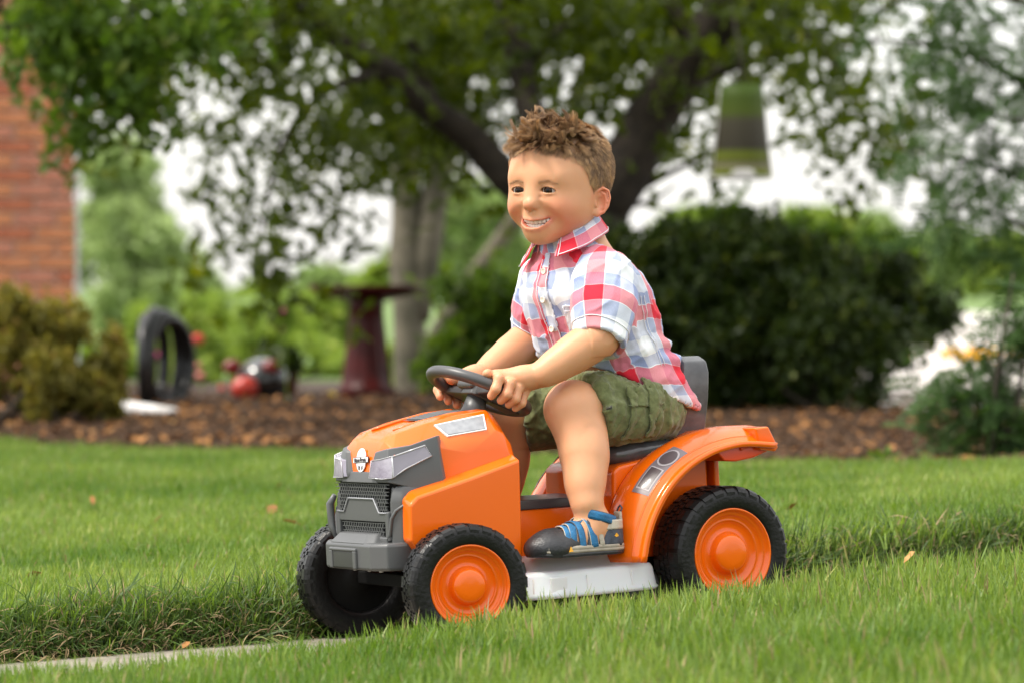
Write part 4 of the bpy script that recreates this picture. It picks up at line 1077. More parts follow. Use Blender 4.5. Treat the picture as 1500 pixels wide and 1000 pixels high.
# grille: two rows of mesh behind frames
def grille(name, z0, z1, w0, w1, x):
    g = MB()
    nz = int(round((z1 - z0) / .0056)); ny = int(round(2 * w1 / .0076))
    for i in range(nz + 1):
        z = z0 + (z1 - z0) * i / nz
        w = w0 + (w1 - w0) * i / nz
        g.box((x, 0, z), (.0024, 2 * w, .0010))
    for i in range(nz):
        za = z0 + (z1 - z0) * i / nz; zb = za + (z1 - z0) / nz
        for j in range(ny + 1):
            y = -w1 + 2 * w1 * (j + .5 * (i % 2)) / ny
            if abs(y) < w0: g.box((x, y, (za + zb) / 2), (.0026, .0021, zb - za), Matrix.Rotation(math.radians(18 * (1 if i % 2 else -1)), 3, 'X'))
    g.build(name, M_GREY, TR)
grille('grille_mesh', .2030, .2470, .078, .086, .3040)
grille('grille_mesh', .1690, .1880, .066, .070, .3040)
MB().box((.2930, 0, .2050), (.006, .176, .095)).build('grille_backing', M_BLACK, TR)
m = MB()
ctrp = [(-.047, .2180), (-.040, .2250), (.040, .2250), (.047, .2180), (.056, .2040), (.080, .2040), (.074, .1900), (-.074, .1900), (-.080, .2040), (-.056, .2040)]
v = [(.3070, y, z) for y, z in ctrp] + [(.2960, y, z) for y, z in ctrp]; n = len(ctrp)
m.add(v, [tuple(range(n)), tuple(range(n, 2 * n))[::-1]] + [(i, (i + 1) % n, n + (i + 1) % n, n + i) for i in range(n)])
m.build('grille_bar', M_GREY, TR, bevel=.0016)
r = MB(); r.tube([(.3076, -.080, .2040), (.3080, -.057, .2040), (.3080, -.041, .2250), (.3080, .041, .2250), (.3080, .057, .2040), (.3076, .080, .2040)], .0013, 6); r.build('bar_edge', M_STICK, TR, smooth=True)
m = MB(); m.box((.3020, 0, .1590), (.014, .160, .018)); m.box((.3020, -.080, .1840), (.012, .012, .045)); m.box((.3020, .080, .1840), (.012, .012, .045))
m.build('grille_frame', M_GREY, TR, bevel=.0025)
for s in (-1,):
    r = MB(); r.tube([(.3060, s * .0900, .2280), (.3095, s * .0990, .2150), (.3100, s * .0960, .1800), (.3080, s * .086, .1610)], [.004, .0065, .006, .003], 8); r.build('cheek_rib', M_GREY, TR, smooth=True)
# bumper
def bump_row(z, g, dz=0):
    P = [(.230, .100), (.288, .106), (.318, .098), (.3330, .072 - dz), (.3330, -.072 + dz), (.318, -.098), (.288, -.106), (.230, -.100)]
    return [(x + g * (x > .25), y * (1 + g * 4), z) for x, y in P]
rows = [bump_row(.1180, -.003), bump_row(.1215, .0015), bump_row(.1560, .0015), bump_row(.1600, -.002)]
v = [p for r in rows for p in r]; n = 8
f = [(i * n + j, i * n + (j + 1) % n, (i + 1) * n + (j + 1) % n, (i + 1) * n + j) for i in range(3) for j in range(n)] + [tuple(range(n))[::-1], tuple(range(3 * n, 4 * n))]
MB().add(v, f).build('bumper', M_GREY, TR, bevel=.003, seg=3)
m = MB()   # raised upper shelf of the bumper
a = [(.334, -.060), (.334, .048), (.322, .064), (.290, .066), (.290, -.070), (.325, -.070)]
b = [(.318, -.054), (.318, .036), (.308, .050), (.290, .054), (.290, -.060), (.312, -.060)]
v = [(x, y, .158) for x, y in a] + [(x, y, .1735) for x, y in b]; n = 6
m.add(v, [tuple(range(n))[::-1], tuple(range(n, 2 * n))] + [(i, (i + 1) % n, n + (i + 1) % n, n + i) for i in range(n)])
m.build('bumper_top', M_GREY, TR, bevel=.003, seg=2)
m = MB(); m.box((.3345, -.012, .1340), (.006, .066, .026)); m.build('bumper_recess', M_DGREY, TR, bevel=.002)
m = MB()
for y in (-.050, .026): m.box((.3355, y, .1340), (.0075, .010, .028))
m.box((.3355, -.012, .1490), (.0075, .086, .006)); m.build('recess_frame', M_GREY, TR, bevel=.0022)
m = MB()
for y in (-.035, .012, .050): m.lathe([(0, .1135), (.0035, .1140), (.0042, .1170), (.0042, .1185)], 'z', 12, (.305, y, 0))
m.build('bumper_screws', M_SILVER, TR, smooth=True)
# badge: white emblem (a round head crossed by a word plate)
bd = empty('badge'); put(bd, TR)
def flat(poly, name, mat, dx, par=bd):
    def pl(y, z): return (.3022 + (z - .265) * -.12 + .0035 + dx, y, z)
    n = len(poly)
    v = [pl(y, z) for y, z in poly] + [(pl(y, z)[0] - .0016, y, z) for y, z in poly]
    MB().add(v, [tuple(range(n)), tuple(range(n, 2 * n))[::-1]] + [(i, (i + 1) % n, n + (i + 1) % n, n + i) for i in range(n)]).build(name, mat, par)
cy, cz = .0, .2830
flat([(cy + .0150 * math.cos(a), cz + .0180 * math.sin(a)) for a in np.linspace(0, 2 * math.pi, 25)[:-1]], 'badge_head', M_WHITE, .0006)
flat([(cy - .024, cz - .0052), (cy + .024, cz - .0030), (cy + .024, cz + .0062), (cy - .024, cz + .0040)], 'badge_plate', M_PRINT, .0010)
flat([(cy - .0230, cz - .0042), (cy + .0230, cz - .0020), (cy + .0230, cz + .0052), (cy - .0230, cz + .0030)], 'badge_field', M_WHITE, .0014)
flat([(cy - .006, cz - .0145), (cy - .001, cz - .0150), (cy - .002, cz - .0090), (cy - .007, cz - .0085)], 'badge_eye', M_PRINT, .0012)
flat([(cy + .003, cz - .0145), (cy + .007, cz - .0130), (cy + .007, cz - .0085), (cy + .003, cz - .0090)], 'badge_eye', M_PRINT, .0012)
def text(name, s, size, mat, parent, mtx, ext=.0004, bold=0):
    c = bpy.data.curves.new(name, 'FONT'); c.body = s; c.size = size; c.extrude = ext; c.align_x = 'CENTER'; c.align_y = 'CENTER'; c.offset = bold
    c.materials.append(mat)
    o = bpy.data.objects.new(name, c); COL.objects.link(o)
    dg = bpy.context.evaluated_depsgraph_get(); me = bpy.data.meshes.new_from_object(o.evaluated_get(dg))
    bpy.data.objects.remove(o); me.materials.clear(); me.materials.append(mat)
    o = bpy.data.objects.new(name, me); put(o, parent); o.matrix_local = mtx; return o
tm = Matrix(((0, 0, 1, .3060), (1, 0, 0, cy), (0, 1, 0, cz + .0004), (0, 0, 0, 1))) @ Matrix.Rotation(math.radians(3.5), 4, 'Z')
text('badge_word', 'Mow Beast', .0082, M_PRINT, bd, tm, .0003, .0003)

# --- middle: tunnel, foot boards
pol = [(.104, .100), (.104, .192), (-.080, .192), (-.080, .100)]
MB().prism(pol, 'y', -.066, .066).build('centre_tunnel', M_ORANGE, TR, bevel=.004)
m = MB(); m.prism([(.102, .1915), (.102, .2065), (-.078, .2045), (-.078, .1895)], 'y', -.069, .069)
m.build('tunnel_cap', M_DGREY, TR, bevel=.0025)
m = MB(); m.box((.020, 0, .1080), (.170, .150, .016)); m.build('foot_board', M_ORANGE, TR, bevel=.003)
# --- seat block
body_w = .105
pol = [(-.074, .104), (-.080, .242), (-.092, .250), (-.130, .256), (-.170, .262), (-.225, .268), (-.255, .268), (-.255, .150), (-.230, .104)]
MB().prism(pol, 'y', -body_w, body_w).build('seat_block', M_ORANGE, TR, bevel=.006, seg=3)
for s in (1, -1):                                                  # boxed corner post behind each wheel arch
    MB().prism([(-.262, .272), (-.262, .175), (-.272, .175), (-.272, .262)], 'y', s * .040, s * .112).build('rear_post', M_ORANGE, TR, bevel=.003)
# --- fenders: a band swept over the rear wheel, wide and rounded, with a rolled lip
def fender(s):
    inn = [(-.056, .104), (-.062, .150), (-.078, .200), (-.110, .240), (-.150, .265), (-.195, .283), (-.235, .293), (-.270, .296), (-.316, .296)]
    out = [(-.074, .104), (-.084, .145), (-.102, .182), (-.128, .216), (-.163, .244), (-.205, .263), (-.245, .271), (-.275, .2725), (-.325, .266)]
    A = smooth_path(inn, 34); B = smooth_path(out, 34)
    rows = []
    for a, b in zip(A, B):
        a = np.array([a[0], s * .104, a[1]]); b = np.array([b[0], s * .190, b[1]])
        n = np.array([a[0] + .19, 0, a[2] - .10]); n /= np.linalg.norm(n)
        row = []
        for t in np.linspace(0, 1, 12):
            p = a * (1 - t) + b * t + n * (.013 * math.sin(math.pi * t) ** .8)
            row.append(p)
        r0 = b + np.array([0, s * .0025, 0])
        row += [b + n * .0055 + np.array([0, s * .001, 0]), r0 + n * .0045 + np.array([0, s * .003, 0]), r0 + np.array([0, s * .003, 0]) - n * .001, b - n * .002]
        rows.append(row)
    o = strip(rows, 'fender', M_ORANGE, TR, th=.004, smooth=True)
    return A, B
for s in (1, -1):
    A, B = fender(s)
    # flange along the crown of the lip
    tb_ = []
    for a, b in zip(A, B):
        n = np.array([a[0] + .19, 0, a[1] - .10]); n /= np.linalg.norm(n)
        p = np.array([a[0], s * .104, a[1]]) * .17 + np.array([b[0], s * .190, b[1]]) * .83 + n * .0085
        tb_.append(tuple(p))
    m = MB(); m.tube(tb_[:-1], .0024, 6); m.build('fender_ridge', M_ORANGE, TR, smooth=True)
    # end cap and tail light below the tip
    pol = [(-.222, .2680), (-.312, .2920), (-.329, .2600), (-.296, .2500), (-.262, .2460), (-.240, .2480)]
    m = MB(); m.prism(pol, 'y', s * .092, s * .176); m.build('tail_light', M_REDOR, TR, bevel=.003)
    m = MB()
    for x in (-.270, -.305): m.prism([(x, .2620), (x - .024, .2690), (x - .024, .2800), (x, .2740)], 'y', s * .174, s * .180)
    m.build('tail_light_cell', M_REDOR, TR, bevel=.0015)
    pol = [(-.292, .2965), (-.318, .2975), (-.3350, .2640), (-.3290, .2575), (-.300, .2620)]
    m = MB(); m.prism(pol, 'y', s * .060, s * .188); m.build('fender_tip', M_ORANGE, TR, bevel=.003)
    pol = [(-.205, .2800), (-.240, .2940), (-.316, .2975), (-.316, .2900), (-.240, .2860)]
    m = MB(); m.prism(pol, 'y', s * .045, s * .112); m.build('fender_top', M_ORANGE, TR, bevel=.0025)
    # sticker on the fender
    def fp(u, t, h=.0012):
        i = u * 33; k = int(min(i, 32)); w = i - k
        a = A[k] * (1 - w) + A[k + 1] * w; b = B[k] * (1 - w) + B[k + 1] * w
        a3 = np.array([a[0], s * .104, a[1]]); b3 = np.array([b[0], s * .190, b[1]])
        n = np.array([a[0] + .19, 0, a[1] - .10]); n /= np.linalg.norm(n)
        return a3 * (1 - t) + b3 * t + n * (.013 * math.sin(math.pi * t) ** .8 + .002 + h)
    def patch(name, mat, u0, u1, t0, t1, h, par, nu=10, nt_=6, sk=0):
        rr = [[fp(u + sk * (t - t0), t, h) for t in np.linspace(t0, t1, nt_)] for u in np.linspace(u0, u1, nu)]
        return strip(rr, name, mat, par, smooth=True)
    U0, U1 = .290, .560
    S_ = patch('fender_sticker', M_STICKG, U0, U1, .50, .84, .0010, TR, 30, 14)
    patch('sticker_frame', M_PALEG, U0 + .020, U0 + .135, .545, .795, .0015, S_, 14, 12)
    patch('sticker_window', M_SMOKE, U0 + .026, U0 + .129, .565, .775, .0020, S_, 14, 12)
    def ring(r0, name, mat, h):
        uc, tc_ = U0 + .200, .670
        pts = [fp(uc + r0 * .0520 * math.cos(a), tc_ + r0 * .150 * math.sin(a), h + .0006) for a in np.linspace(0, 2 * math.pi, 29)[:-1]]
        mk(name, [fp(uc, tc_, h + .0006)] + pts, [(0, i + 1, (i + 1) % 28 + 1) for i in range(28)], mat, S_, smooth=True)
    ring(1, 'sticker_ring', M_PALEG, .0011); ring(.84, 'sticker_disc', M_SMOKE, .0016)
# --- seat
def seat():
    F_ = Field((-.285, -.105, .24), (-.02, .105, .33), .003)
    F_.ell((-.165, 0, .270), (.088, .095, .030), 0)
    F_.ell((-.120, 0, .264), (.048, .086, .026), .02)
    V, Q = F_.mesh(); return mk('seat', relax(V, Q, 2), Q, M_SEATG, TR, smooth=True)
seat()
def backrest():
    m = MB()
    # outline in y-z, slab leaning back
    sec = []
    for z, w, x, th in ((.255, .060, -.228, .045), (.300, .072, -.234, .044), (.345, .078, -.240, .042), (.385, .078, -.247, .038), (.403, .073, -.252, .032), (.411, .060, -.257, .022)):
        sec.append([(x, -w * .72, z), (x + .012, -w * .86, z), (x + .010, -w * .97, z), (x - .008, -w, z), (x - th, -w * .96, z), (x - th - .004, -w * .6, z),
                    (x - th - .004, w * .6, z), (x - th, w * .96, z), (x - .008, w, z), (x + .010, w * .97, z), (x + .012, w * .86, z), (x, w * .72, z)])
    v = [p for r in sec for p in r]; n = 12
    f = [(i * n + j, i * n + (j + 1) % n, (i + 1) * n + (j + 1) % n, (i + 1) * n + j) for i in range(len(sec) - 1) for j in range(n)] + [tuple(range(n))[::-1], tuple(range((len(sec) - 1) * n, len(sec) * n))]
    m.add(v, f).build('backrest', M_SEATG, TR, bevel=.005, seg=3)
backrest()
# --- mower deck
def deck():
    out = []
    def outline(gx, gy):
        P = []
        for a in np.linspace(0, 2 * math.pi, 49)[:-1]:
            c, s = math.cos(a), math.sin(a)
            k = 7
            P.append((-.002 + (.126 + gx) * math.copysign(abs(c) ** (2 / k), c), (.168 + gy) * math.copysign(abs(s) ** (2 / k), s)))
        return P
    rows = []
    for z, gx, gy in ((.0605, .001, .003), (.0640, .003, .005), (.0665, .001, .0025), (.0930, -.003, -.001), (.0975, -.005, -.004), (.0995, -.009, -.009), (.1000, -.03, -.030), (.1160, -.042, -.045), (.1190, -.050, -.055), (.1195, -.075, -.12)):
        rows.append([(x, y, z) for x, y in outline(gx, gy)])
    o = strip(rows, 'mower_deck', M_MILK, TR, th=.002, closed=True, smooth=True)
    for x in (.110, .015, -.065):
        e = MB(); e.box((x, .1695, .0805), (.0016, .003, .022)); e.build('deck_rib', M_MILK, o)
    e = MB(); e.box((.065, .1685, .080), (.030, .0035, .024)); e.build('deck_pad', M_MILK, o, bevel=.002)
deck()
# --- chassis
m = MB(); m.box((.04, 0, .085), (.34, .10, .040)); m.box((.2375, 0, .095), (.03, .26, .02)); m.box((-.20, 0, .11), (.13, .20, .06))
m.tube([(-.2375, -.15, .105), (-.2375, .15, .105)], .008, 10); m.tube([(.2375, -.15, .093), (.2375, .15, .093)], .008, 10)
m.build('chassis', M_BLACK, TR, bevel=.003)
# --- wheels
def wheel(x, y, R, rr, w, steer, nlug, name='wheel'):
    """tyre with tread blocks, dished rim with hub cap; outer face towards +y of the wheel"""
    o = bpy.data.objects.new(name, None); o.empty_display_size = .05; put(o, TR)
    rot = 0 if y > 0 else math.pi
    o.matrix_local = Matrix.Translation((x, y, R)) @ Matrix.Rotation(rot + steer, 4, 'Z')
    h = w / 2
    prof = [(rr * .985, h * .80), (rr * 1.00, h * .96), (rr * 1.05, h * 1.0), (R * .84, h * 1.03), (R * .90, h * 1.0), (R * .950, h * .90), (R * .975, h * .74), (R * .982, 0),
            (R * .975, -h * .74), (R * .950, -h * .90), (R * .90, -h * 1.0), (R * .84, -h * 1.02), (rr * 1.04, -h), (rr * .9, -h * .9), (rr * .86, -h * .6)]
    t = MB(); t.lathe(prof, 'y', 72)
    ty = t.build('tyre', M_TYRE, o, smooth=True)
    # tread: side lugs and centre blocks
    lug = MB()
    for k in range(nlug):
        a = 2 * math.pi * k / nlug
        for sd_ in (1, -1):
            aa = a + (0 if sd_ > 0 else math.pi / nlug)
            def P(r, yy, da): return (r * math.cos(aa + da), yy * sd_, r * math.sin(aa + da))
            dw = .36 * 2 * math.pi / nlug
            pts = [(R * .865, h * 1.02), (R * .915, h * 1.02), (R * .965, h * .93), (R * 1.0, h * .74), (R * 1.0, h * .36)]
            low = [(R * .855, h * .98), (R * .89, h * .96), (R * .93, h * .86), (R * .96, h * .70), (R * .97, h * .36)]
            v = [P(r, yy, -dw) for r, yy in pts] + [P(r, yy, dw) for r, yy in pts] + [P(r, yy, -dw) for r, yy in low] + [P(r, yy, dw) for r, yy in low]
            f = []
            for i in range(4):
                f += [(i, i + 1, 6 + i, 5 + i), (i, i + 1, 11 + i, 10 + i), (5 + i, 6 + i, 16 + i, 15 + i)]
            f += [(0, 5, 15, 10), (4, 9, 19, 14)]
            lug.add(v, f)
    nc = nlug * 2
    for k in range(nc):
        a = 2 * math.pi * k / nc
        for yy, off in ((-.17, 0), (.17, .5)):
            aa = a + off * 2 * math.pi / nc; dw = .33 * 2 * math.pi / nc
            v = []
            for r in (R * .965, R * .998):
                for q, z in ((-dw, yy * w * .5 * 1.0 - w * .062), (dw, yy * w * .5 - w * .062), (dw, yy * w * .5 + w * .062), (-dw, yy * w * .5 + w * .062)):
                    v.append((r * math.cos(aa + q), z, r * math.sin(aa + q)))
            lug.add(v, [(4, 5, 6, 7), (0, 1, 5, 4), (1, 2, 6, 5), (2, 3, 7, 6), (3, 0, 4, 7)])
    lug.build('tread', M_TYRE, ty)
    rim = MB()
    H = h * .92
    prof = [(rr * 1.0, H - .001), (rr * .985, H + .002), (rr * .95, H + .0015), (rr * .93, H - .004), (rr * .88, H - .007), (rr * .855, H - .0055), (rr * .83, H - .0095), (rr * .74, H - .013), (rr * .72, H - .0115),
            (rr * .70, H - .014), (rr * .62, H - .0165), (rr * .50, H - .017), (rr * .45, H - .015), (rr * .43, H - .008), (rr * .41, H - .0035), (rr * .385, H - .001), (rr * .34, H + .0008), (rr * .2, H + .0016), (.0001, H + .0018)]
    rim.lathe(prof, 'y', 72)
    rim.build('rim', M_ORANGE, o, smooth=True)
    bk = MB(); bk.lathe([(rr * .9, -h * .55), (rr * .5, -h * .5), (rr * .3, -h * .75), (.018, -h * .78), (.0001, -h * .78)], 'y', 36); bk.build('inner_hub', M_BLACK, o, smooth=True)
    return o
wheel(.2300, .172, .0930, .0630, .058, math.radians(-11), 26)
wheel(.2340, -.168, .0930, .0630, .058, math.radians(-11), 26)
wheel(-.2375, .155, .1050, .0712, .078, 0, 28)
wheel(-.2375, -.155, .1050, .0712, .078, 0, 28)
# --- steering wheel
SW_C = Vector((.092, 0, .3760)); SW_R = .0765; SW_A = math.radians(27)
SW_M = Matrix.Translation(SW_C) @ Matrix.Rotation(-SW_A, 4, 'Y')    # local x forward and up, y left, z = axis
def sw(x, y, z): return SW_M @ Vector((x, y, z))
steer = bpy.data.objects.new('steering_wheel', None); steer.empty_display_size = .05; put(steer, TR)
m = MB(); n = 48
ring = []
for k in range(n):
    a = 2 * math.pi * k / n
    ring.append((a, sw(SW_R * math.cos(a), SW_R * math.sin(a) * 1.04, 0)))
v = []; f = []
q = 14
for k, (a, p) in enumerate(ring):
    rad = sw(math.cos(a), math.sin(a), 0) - SW_C; ax_ = sw(0, 0, 1) - SW_C
    for j in range(q):
        b = 2 * math.pi * j / q
        v.append(p + rad.normalized() * .0100 * math.cos(b) + ax_.normalized() * .0092 * math.sin(b))
for k in range(n):
    for j in range(q): f.append((k * q + j, ((k + 1) % n) * q + j, ((k + 1) % n) * q + (j + 1) % q, k * q + (j + 1) % q))
m.add(v, f).build('rim_grip', M_DGREY, steer, smooth=True)
M_DGREY2 = pbr('grip_plastic', (.060, .060, .062), .38, rvary=.08)
steer.children[0].data.materials[0] = M_DGREY2
m = MB()
for sgn in (1, -1):
    m.add([sw(*p) for p in [(-.010, sgn * .014, .004), (.014, sgn * .014, .004), (.018, sgn * .074, .002), (-.022, sgn * .074, .002), (-.010, sgn * .014, -.010), (.014, sgn * .014, -.010), (.018, sgn * .074, -.009), (-.022, sgn * .074, -.009)]],
          [(0, 1, 2, 3), (4, 5, 6, 7), (0, 1, 5, 4), (1, 2, 6, 5), (2, 3, 7, 6), (3, 0, 4, 7)])
m.add([sw(*p) for p in [(-.012, .012, .003), (-.012, -.012, .003), (-.072, -.022, .001), (-.072, .022, .001), (-.012, .012, -.010), (-.012, -.012, -.010), (-.072, -.022, -.009), (-.072, .022, -.009)]],
      [(0, 1, 2, 3), (4, 5, 6, 7), (0, 1, 5, 4), (1, 2, 6, 5), (2, 3, 7, 6), (3, 0, 4, 7)])
m.build('spoke', M_DGREY2, steer, bevel=.003)
m = MB(); m.add([sw(x, y, z) for z, w in ((-.012, .021), (.006, .020), (.011, .015)) for x, y in ((w, w * .7), (w * .7, w), (-w * .7, w), (-w, w * .7), (-w, -w * .7), (-w * .7, -w), (w * .7, -w), (w, -w * .7))],
                [(i * 8 + j, i * 8 + (j + 1) % 8, (i + 1) * 8 + (j + 1) % 8, (i + 1) * 8 + j) for i in range(2) for j in range(8)] + [tuple(range(16, 24)), tuple(range(8))[::-1]])
m.build('horn_cap', M_GREY, steer, bevel=.002)
m = MB(); m.box((0, 0, 0), (.034, .046, .020)); o = m.build('wheel_hub', M_GREY, steer, bevel=.005); o.matrix_local = SW_M @ Matrix.Translation((.010, -.006, .006))
m = MB(); p0 = SW_M @ Vector((0, 0, -.008)); p1 = Vector((.108, 0, .330))
m.tube([p0, p0 * .5 + p1 * .5, p1], [.0150, .0185, .024], 20); m.build('steering_column', M_GREY, TR, smooth=True)
# ------------------------------------------------------------------ the boy
boy = empty('person', label='smiling toddler boy in red and blue plaid shirt and olive shorts driving the toy tractor', cat='person')
boy.matrix_world = T_MAT
HEAD_M = Matrix.Translation((-0.0725, 0.0, 0.698)) @ Matrix.Rotation(math.radians(28), 4, 'Z') @ Matrix.Rotation(math.radians(1), 4, 'Y') @ Matrix.Rotation(math.radians(-3.4), 4, 'X')
def headpt(P):
    M = np.array(HEAD_M); P = np.asarray(P, float)
    return P @ M[:3, :3].T + M[:3, 3]

def build_head():
    h = .00125
    F = Field((-.12, -.09, -.16), (.125, .09, .105), h)
    e = F.ell; c = F.cap
    e((-.012, 0, .018), (.090, .0715, .072), 0)                    # skull
    e((.022, 0, .012), (.064, .061, .060), .03)                    # brow
    e((.036, 0, -.028), (.049, .0560, .050), .03)                  # mid face
    e((.032, 0, -.061), (.042, .043, .035), .028)                  # jaw
    e((.064, 0, -.0855), (.0145, .019, .0125), .024)               # chin
    for s in (1, -1):
        e((.050, s * .036, -.042), (.0275, .0215, .0210), .018)      # smiling cheek
        e((.0675, s * .027, .0065), (.009, .017, .006), .018)      # brow ridge
        e((.008, s * .044, -.042), (.030, .014, .022), .03)        # jaw side
    # neck
    c((-.022, 0, -.055), (-.030, 0, -.150), .036, .037, .03)
    # eye sockets
    for s in (1, -1):
        e((.0985, s * .0265, -.0135), (.0170, .0165, .0125), .014, 's')
    # nose
    c((.0765, 0, -.010), (.0880, 0, -.033), .0046, .0070, .015)
    e((.0900, 0, -.0368), (.0074, .0092, .0068), .009)
    for s in (1, -1):
        e((.0838, s * .0118, -.0405), (.0068, .0058, .0056), .0065)
        e((.0890, s * .0062, -.0462), (.0034, .0030, .0028), .0020, 's')
    # philtrum
    c((.0865, 0, -.048), (.0835, 0, -.054), .0016, .0018, .005, 's')
    # muzzle
    e((.060, 0, -.062), (.0235, .0250, .019), .016)
    # smile line from nose wing to mouth corner
    for s in (1, -1):
        F.chain([(.0865, s * .0175, -.042), (.0815, s * .0265, -.0500), (.0745, s * .0335, -.0585), (.0680, s * .0350, -.066)], [.0003, .0007, .0007, .0003], .016, 's')
    # mouth
    up = [(.0670, -.0262, -.0568), (.0768, -.0185, -.0590), (.0828, -.0090, -.0598), (.0843, 0, -.0606), (.0828, .0090, -.0598), (.0768, .0185, -.0590), (.0670, .0262, -.0568)]
    lo = [(.0670, -.0262, -.0575), (.0750, -.0200, -.0675), (.0795, -.0105, -.0735), (.0810, 0, -.0748), (.0795, .0105, -.0735), (.0750, .0200, -.0675), (.0670, .0262, -.0575)]
    F.chain(up, [.0010, .0024, .0028, .0025, .0028, .0024, .0010], .0035)
    F.chain(lo, [.0012, .0032, .0042, .0045, .0042, .0032, .0012], .0035)
    upY, upZ = [p[1] for p in up], [p[2] for p in up]
    loY, loZ = [p[1] for p in lo], [p[2] for p in lo]
    sl, X, Y, Z = F.blk((.070, 0, -.065), .03, 0)
    yy = Y[0, :, 0]
    tz = np.interp(yy, upY, upZ) - .0016 * np.clip(1 - (yy / .0258) ** 2, 0, 1)
    bz = np.interp(yy, loY, loZ) + .0022 * np.clip(1 - (yy / .0258) ** 2, 0, 1)
    mid = ((tz + bz) / 2)[None, :, None]; hf = ((tz - bz) / 2)[None, :, None]
    d = np.maximum(np.maximum(np.abs(Z - mid) - hf, np.abs(Y) - .0250), np.maximum(.052 - X, X - .1))
    F.comb(sl, d.astype(np.float32), .0012, 's')
    # dimple at the corner
    # eyelids round the eyeball
    for s in (1, -1):
        C = (.0690, s * .0265, -.0150)
        e(C, .0146, .0040)
    for s in (1, -1):
        sl, X, Y, Z = F.blk((.082, s * .0265, -.015), .016, 0)
        t = (Y - s * .0268) / .0130
        tt = np.clip(1 - t * t, 0, 1)
        zc = -.0153 + .0016 * tt - .0010 * s * t * .6
        d = np.maximum(np.abs(Z - zc) - .0043 * tt ** .75, np.maximum((np.abs(t) - 1) * .0130, .070 - X))
        F.comb(sl, d.astype(np.float32), .0008, 's')
        # folds: lower lid bag of the smile, upper lid crease
        F.chain([(.0840, s * .0165, -.0245), (.0845, s * .0240, -.0262), (.0815, s * .0325, -.0250)], [.0003, .0004, .0003], .006, 's')
        F.chain([(.0835, s * .0165, -.0080), (.0845, s * .0255, -.0062), (.0810, s * .0345, -.0080)], [.0005, .0008, .0005], .0025, 's')
    # ears
    for s in (1, -1):
        R = Matrix.Rotation(math.radians(s * -38), 3, 'Z') @ Matrix.Rotation(math.radians(-10), 3, 'Y')
        def q(x, y, z): return tuple(np.array(R @ Vector((x, s * y, z))) + np.array((-.006, s * .0690, -.034)))
        e(q(-.003, .000, .002), (.0125, .0028, .0205), .003, 'u', R)
        rim = [q(.0075, .001, .004), q(.0075, .003, .0150), q(.000, .0045, .0220), q(-.0100, .0050, .0200), q(-.0150, .0055, .0090), q(-.0135, .005, -.0050), q(-.0080, .004, -.0150), q(-.001, .002, -.0200)]
        F.chain(rim, [.0018, .0024, .0026, .0026, .0025, .0023, .0023, .0024], .0015)
        e(q(.0025, .001, -.0190), (.0060, .0034, .0068), .004, 'u', R)      # lobe
        F.chain([q(-.0085, .003, -.009), q(-.0095, .004, .002), q(-.0055, .004, .012), q(.001, .003, .015)], [.0016, .0021, .0018, .001], .0015)
        e(q(.000, .0040, -.001), (.0062, .0050, .0100), .002, 's', R)       # concha
        c(q(.0080, .002, -.002), q(.0060, .003, -.0075), .0026, .0024, .002)  # tragus
    V, Q = F.mesh()
    V = relax(V, Q, 2, .5)
    # broad soft flesh everywhere but at the eyes, nose, mouth and ears
    S_ = relax(V, Q, 70, .5)
    x, y, z = V.T; ay = np.abs(y)
    def near_(cx, cy, cz, rx, ry, rz): return np.clip(1.6 - np.sqrt(((x - cx) / rx) ** 2 + ((ay - cy) / ry) ** 2 + ((z - cz) / rz) ** 2), 0, 1)
    keep = np.maximum.reduce([near_(.085, .027, -.015, .03, .0150, .0085), near_(.088, 0, -.034, .024, .0210, .0190), near_(.075, 0, -.066, .03, .0265, .0120), near_(-.006, .072, -.034, .022, .012, .028)])
    keep = keep * keep * (3 - 2 * keep)
    V = V * keep[:, None] + S_ * (1 - keep[:, None]); V = relax(V, Q, 1, .5)
    return V, Q, np.array(up), np.array(lo)

def skin_tint(V):
    """lip and cheek colour of the skin in head coordinates: r=lips, g=blush, b=scalp"""
    x, y, z = V.T
    d = np.zeros((len(V), 3))
    lip = np.zeros(len(V))
    for P, r in ((UPL, .0046), (LOL, .0058)):
        for a, b in zip(P[:-1], P[1:]):
            ba = b - a; t = np.clip(((V - a) @ ba) / (ba @ ba), 0, 1)
            dd = np.linalg.norm(V - a - t[:, None] * ba, axis=1)
            lip = np.maximum(lip, np.clip(1.35 - dd / r, 0, 1))
    cav = ((x < .0765 - (y / .026) ** 2 * .010) & (np.abs(y) < .026) & (z < -.058) & (z > -.075) & (x > .045))
    d[:, 0] = np.clip(lip, 0, 1)
    for s in (1, -1):
        d[:, 1] = np.maximum(d[:, 1], np.exp(-((x - .062) ** 2 / .028 ** 2 + (y - s * .041) ** 2 / .020 ** 2 + (z + .043) ** 2 / .018 ** 2)))
    ear = np.clip((np.abs(y) - .066) / .006, 0, 1) * (z < -.002) * (x < .02) * (z > -.062)
    d[:, 1] = np.maximum(d[:, 1], .85 * ear)
    d[:, 1] = np.maximum(d[:, 1], .55 * np.exp(-((x - .097) ** 2 + y ** 2 + (z + .039) ** 2) / .010 ** 2))
    # hairline
    d[:, 2] = hair_mask(V)
    return d

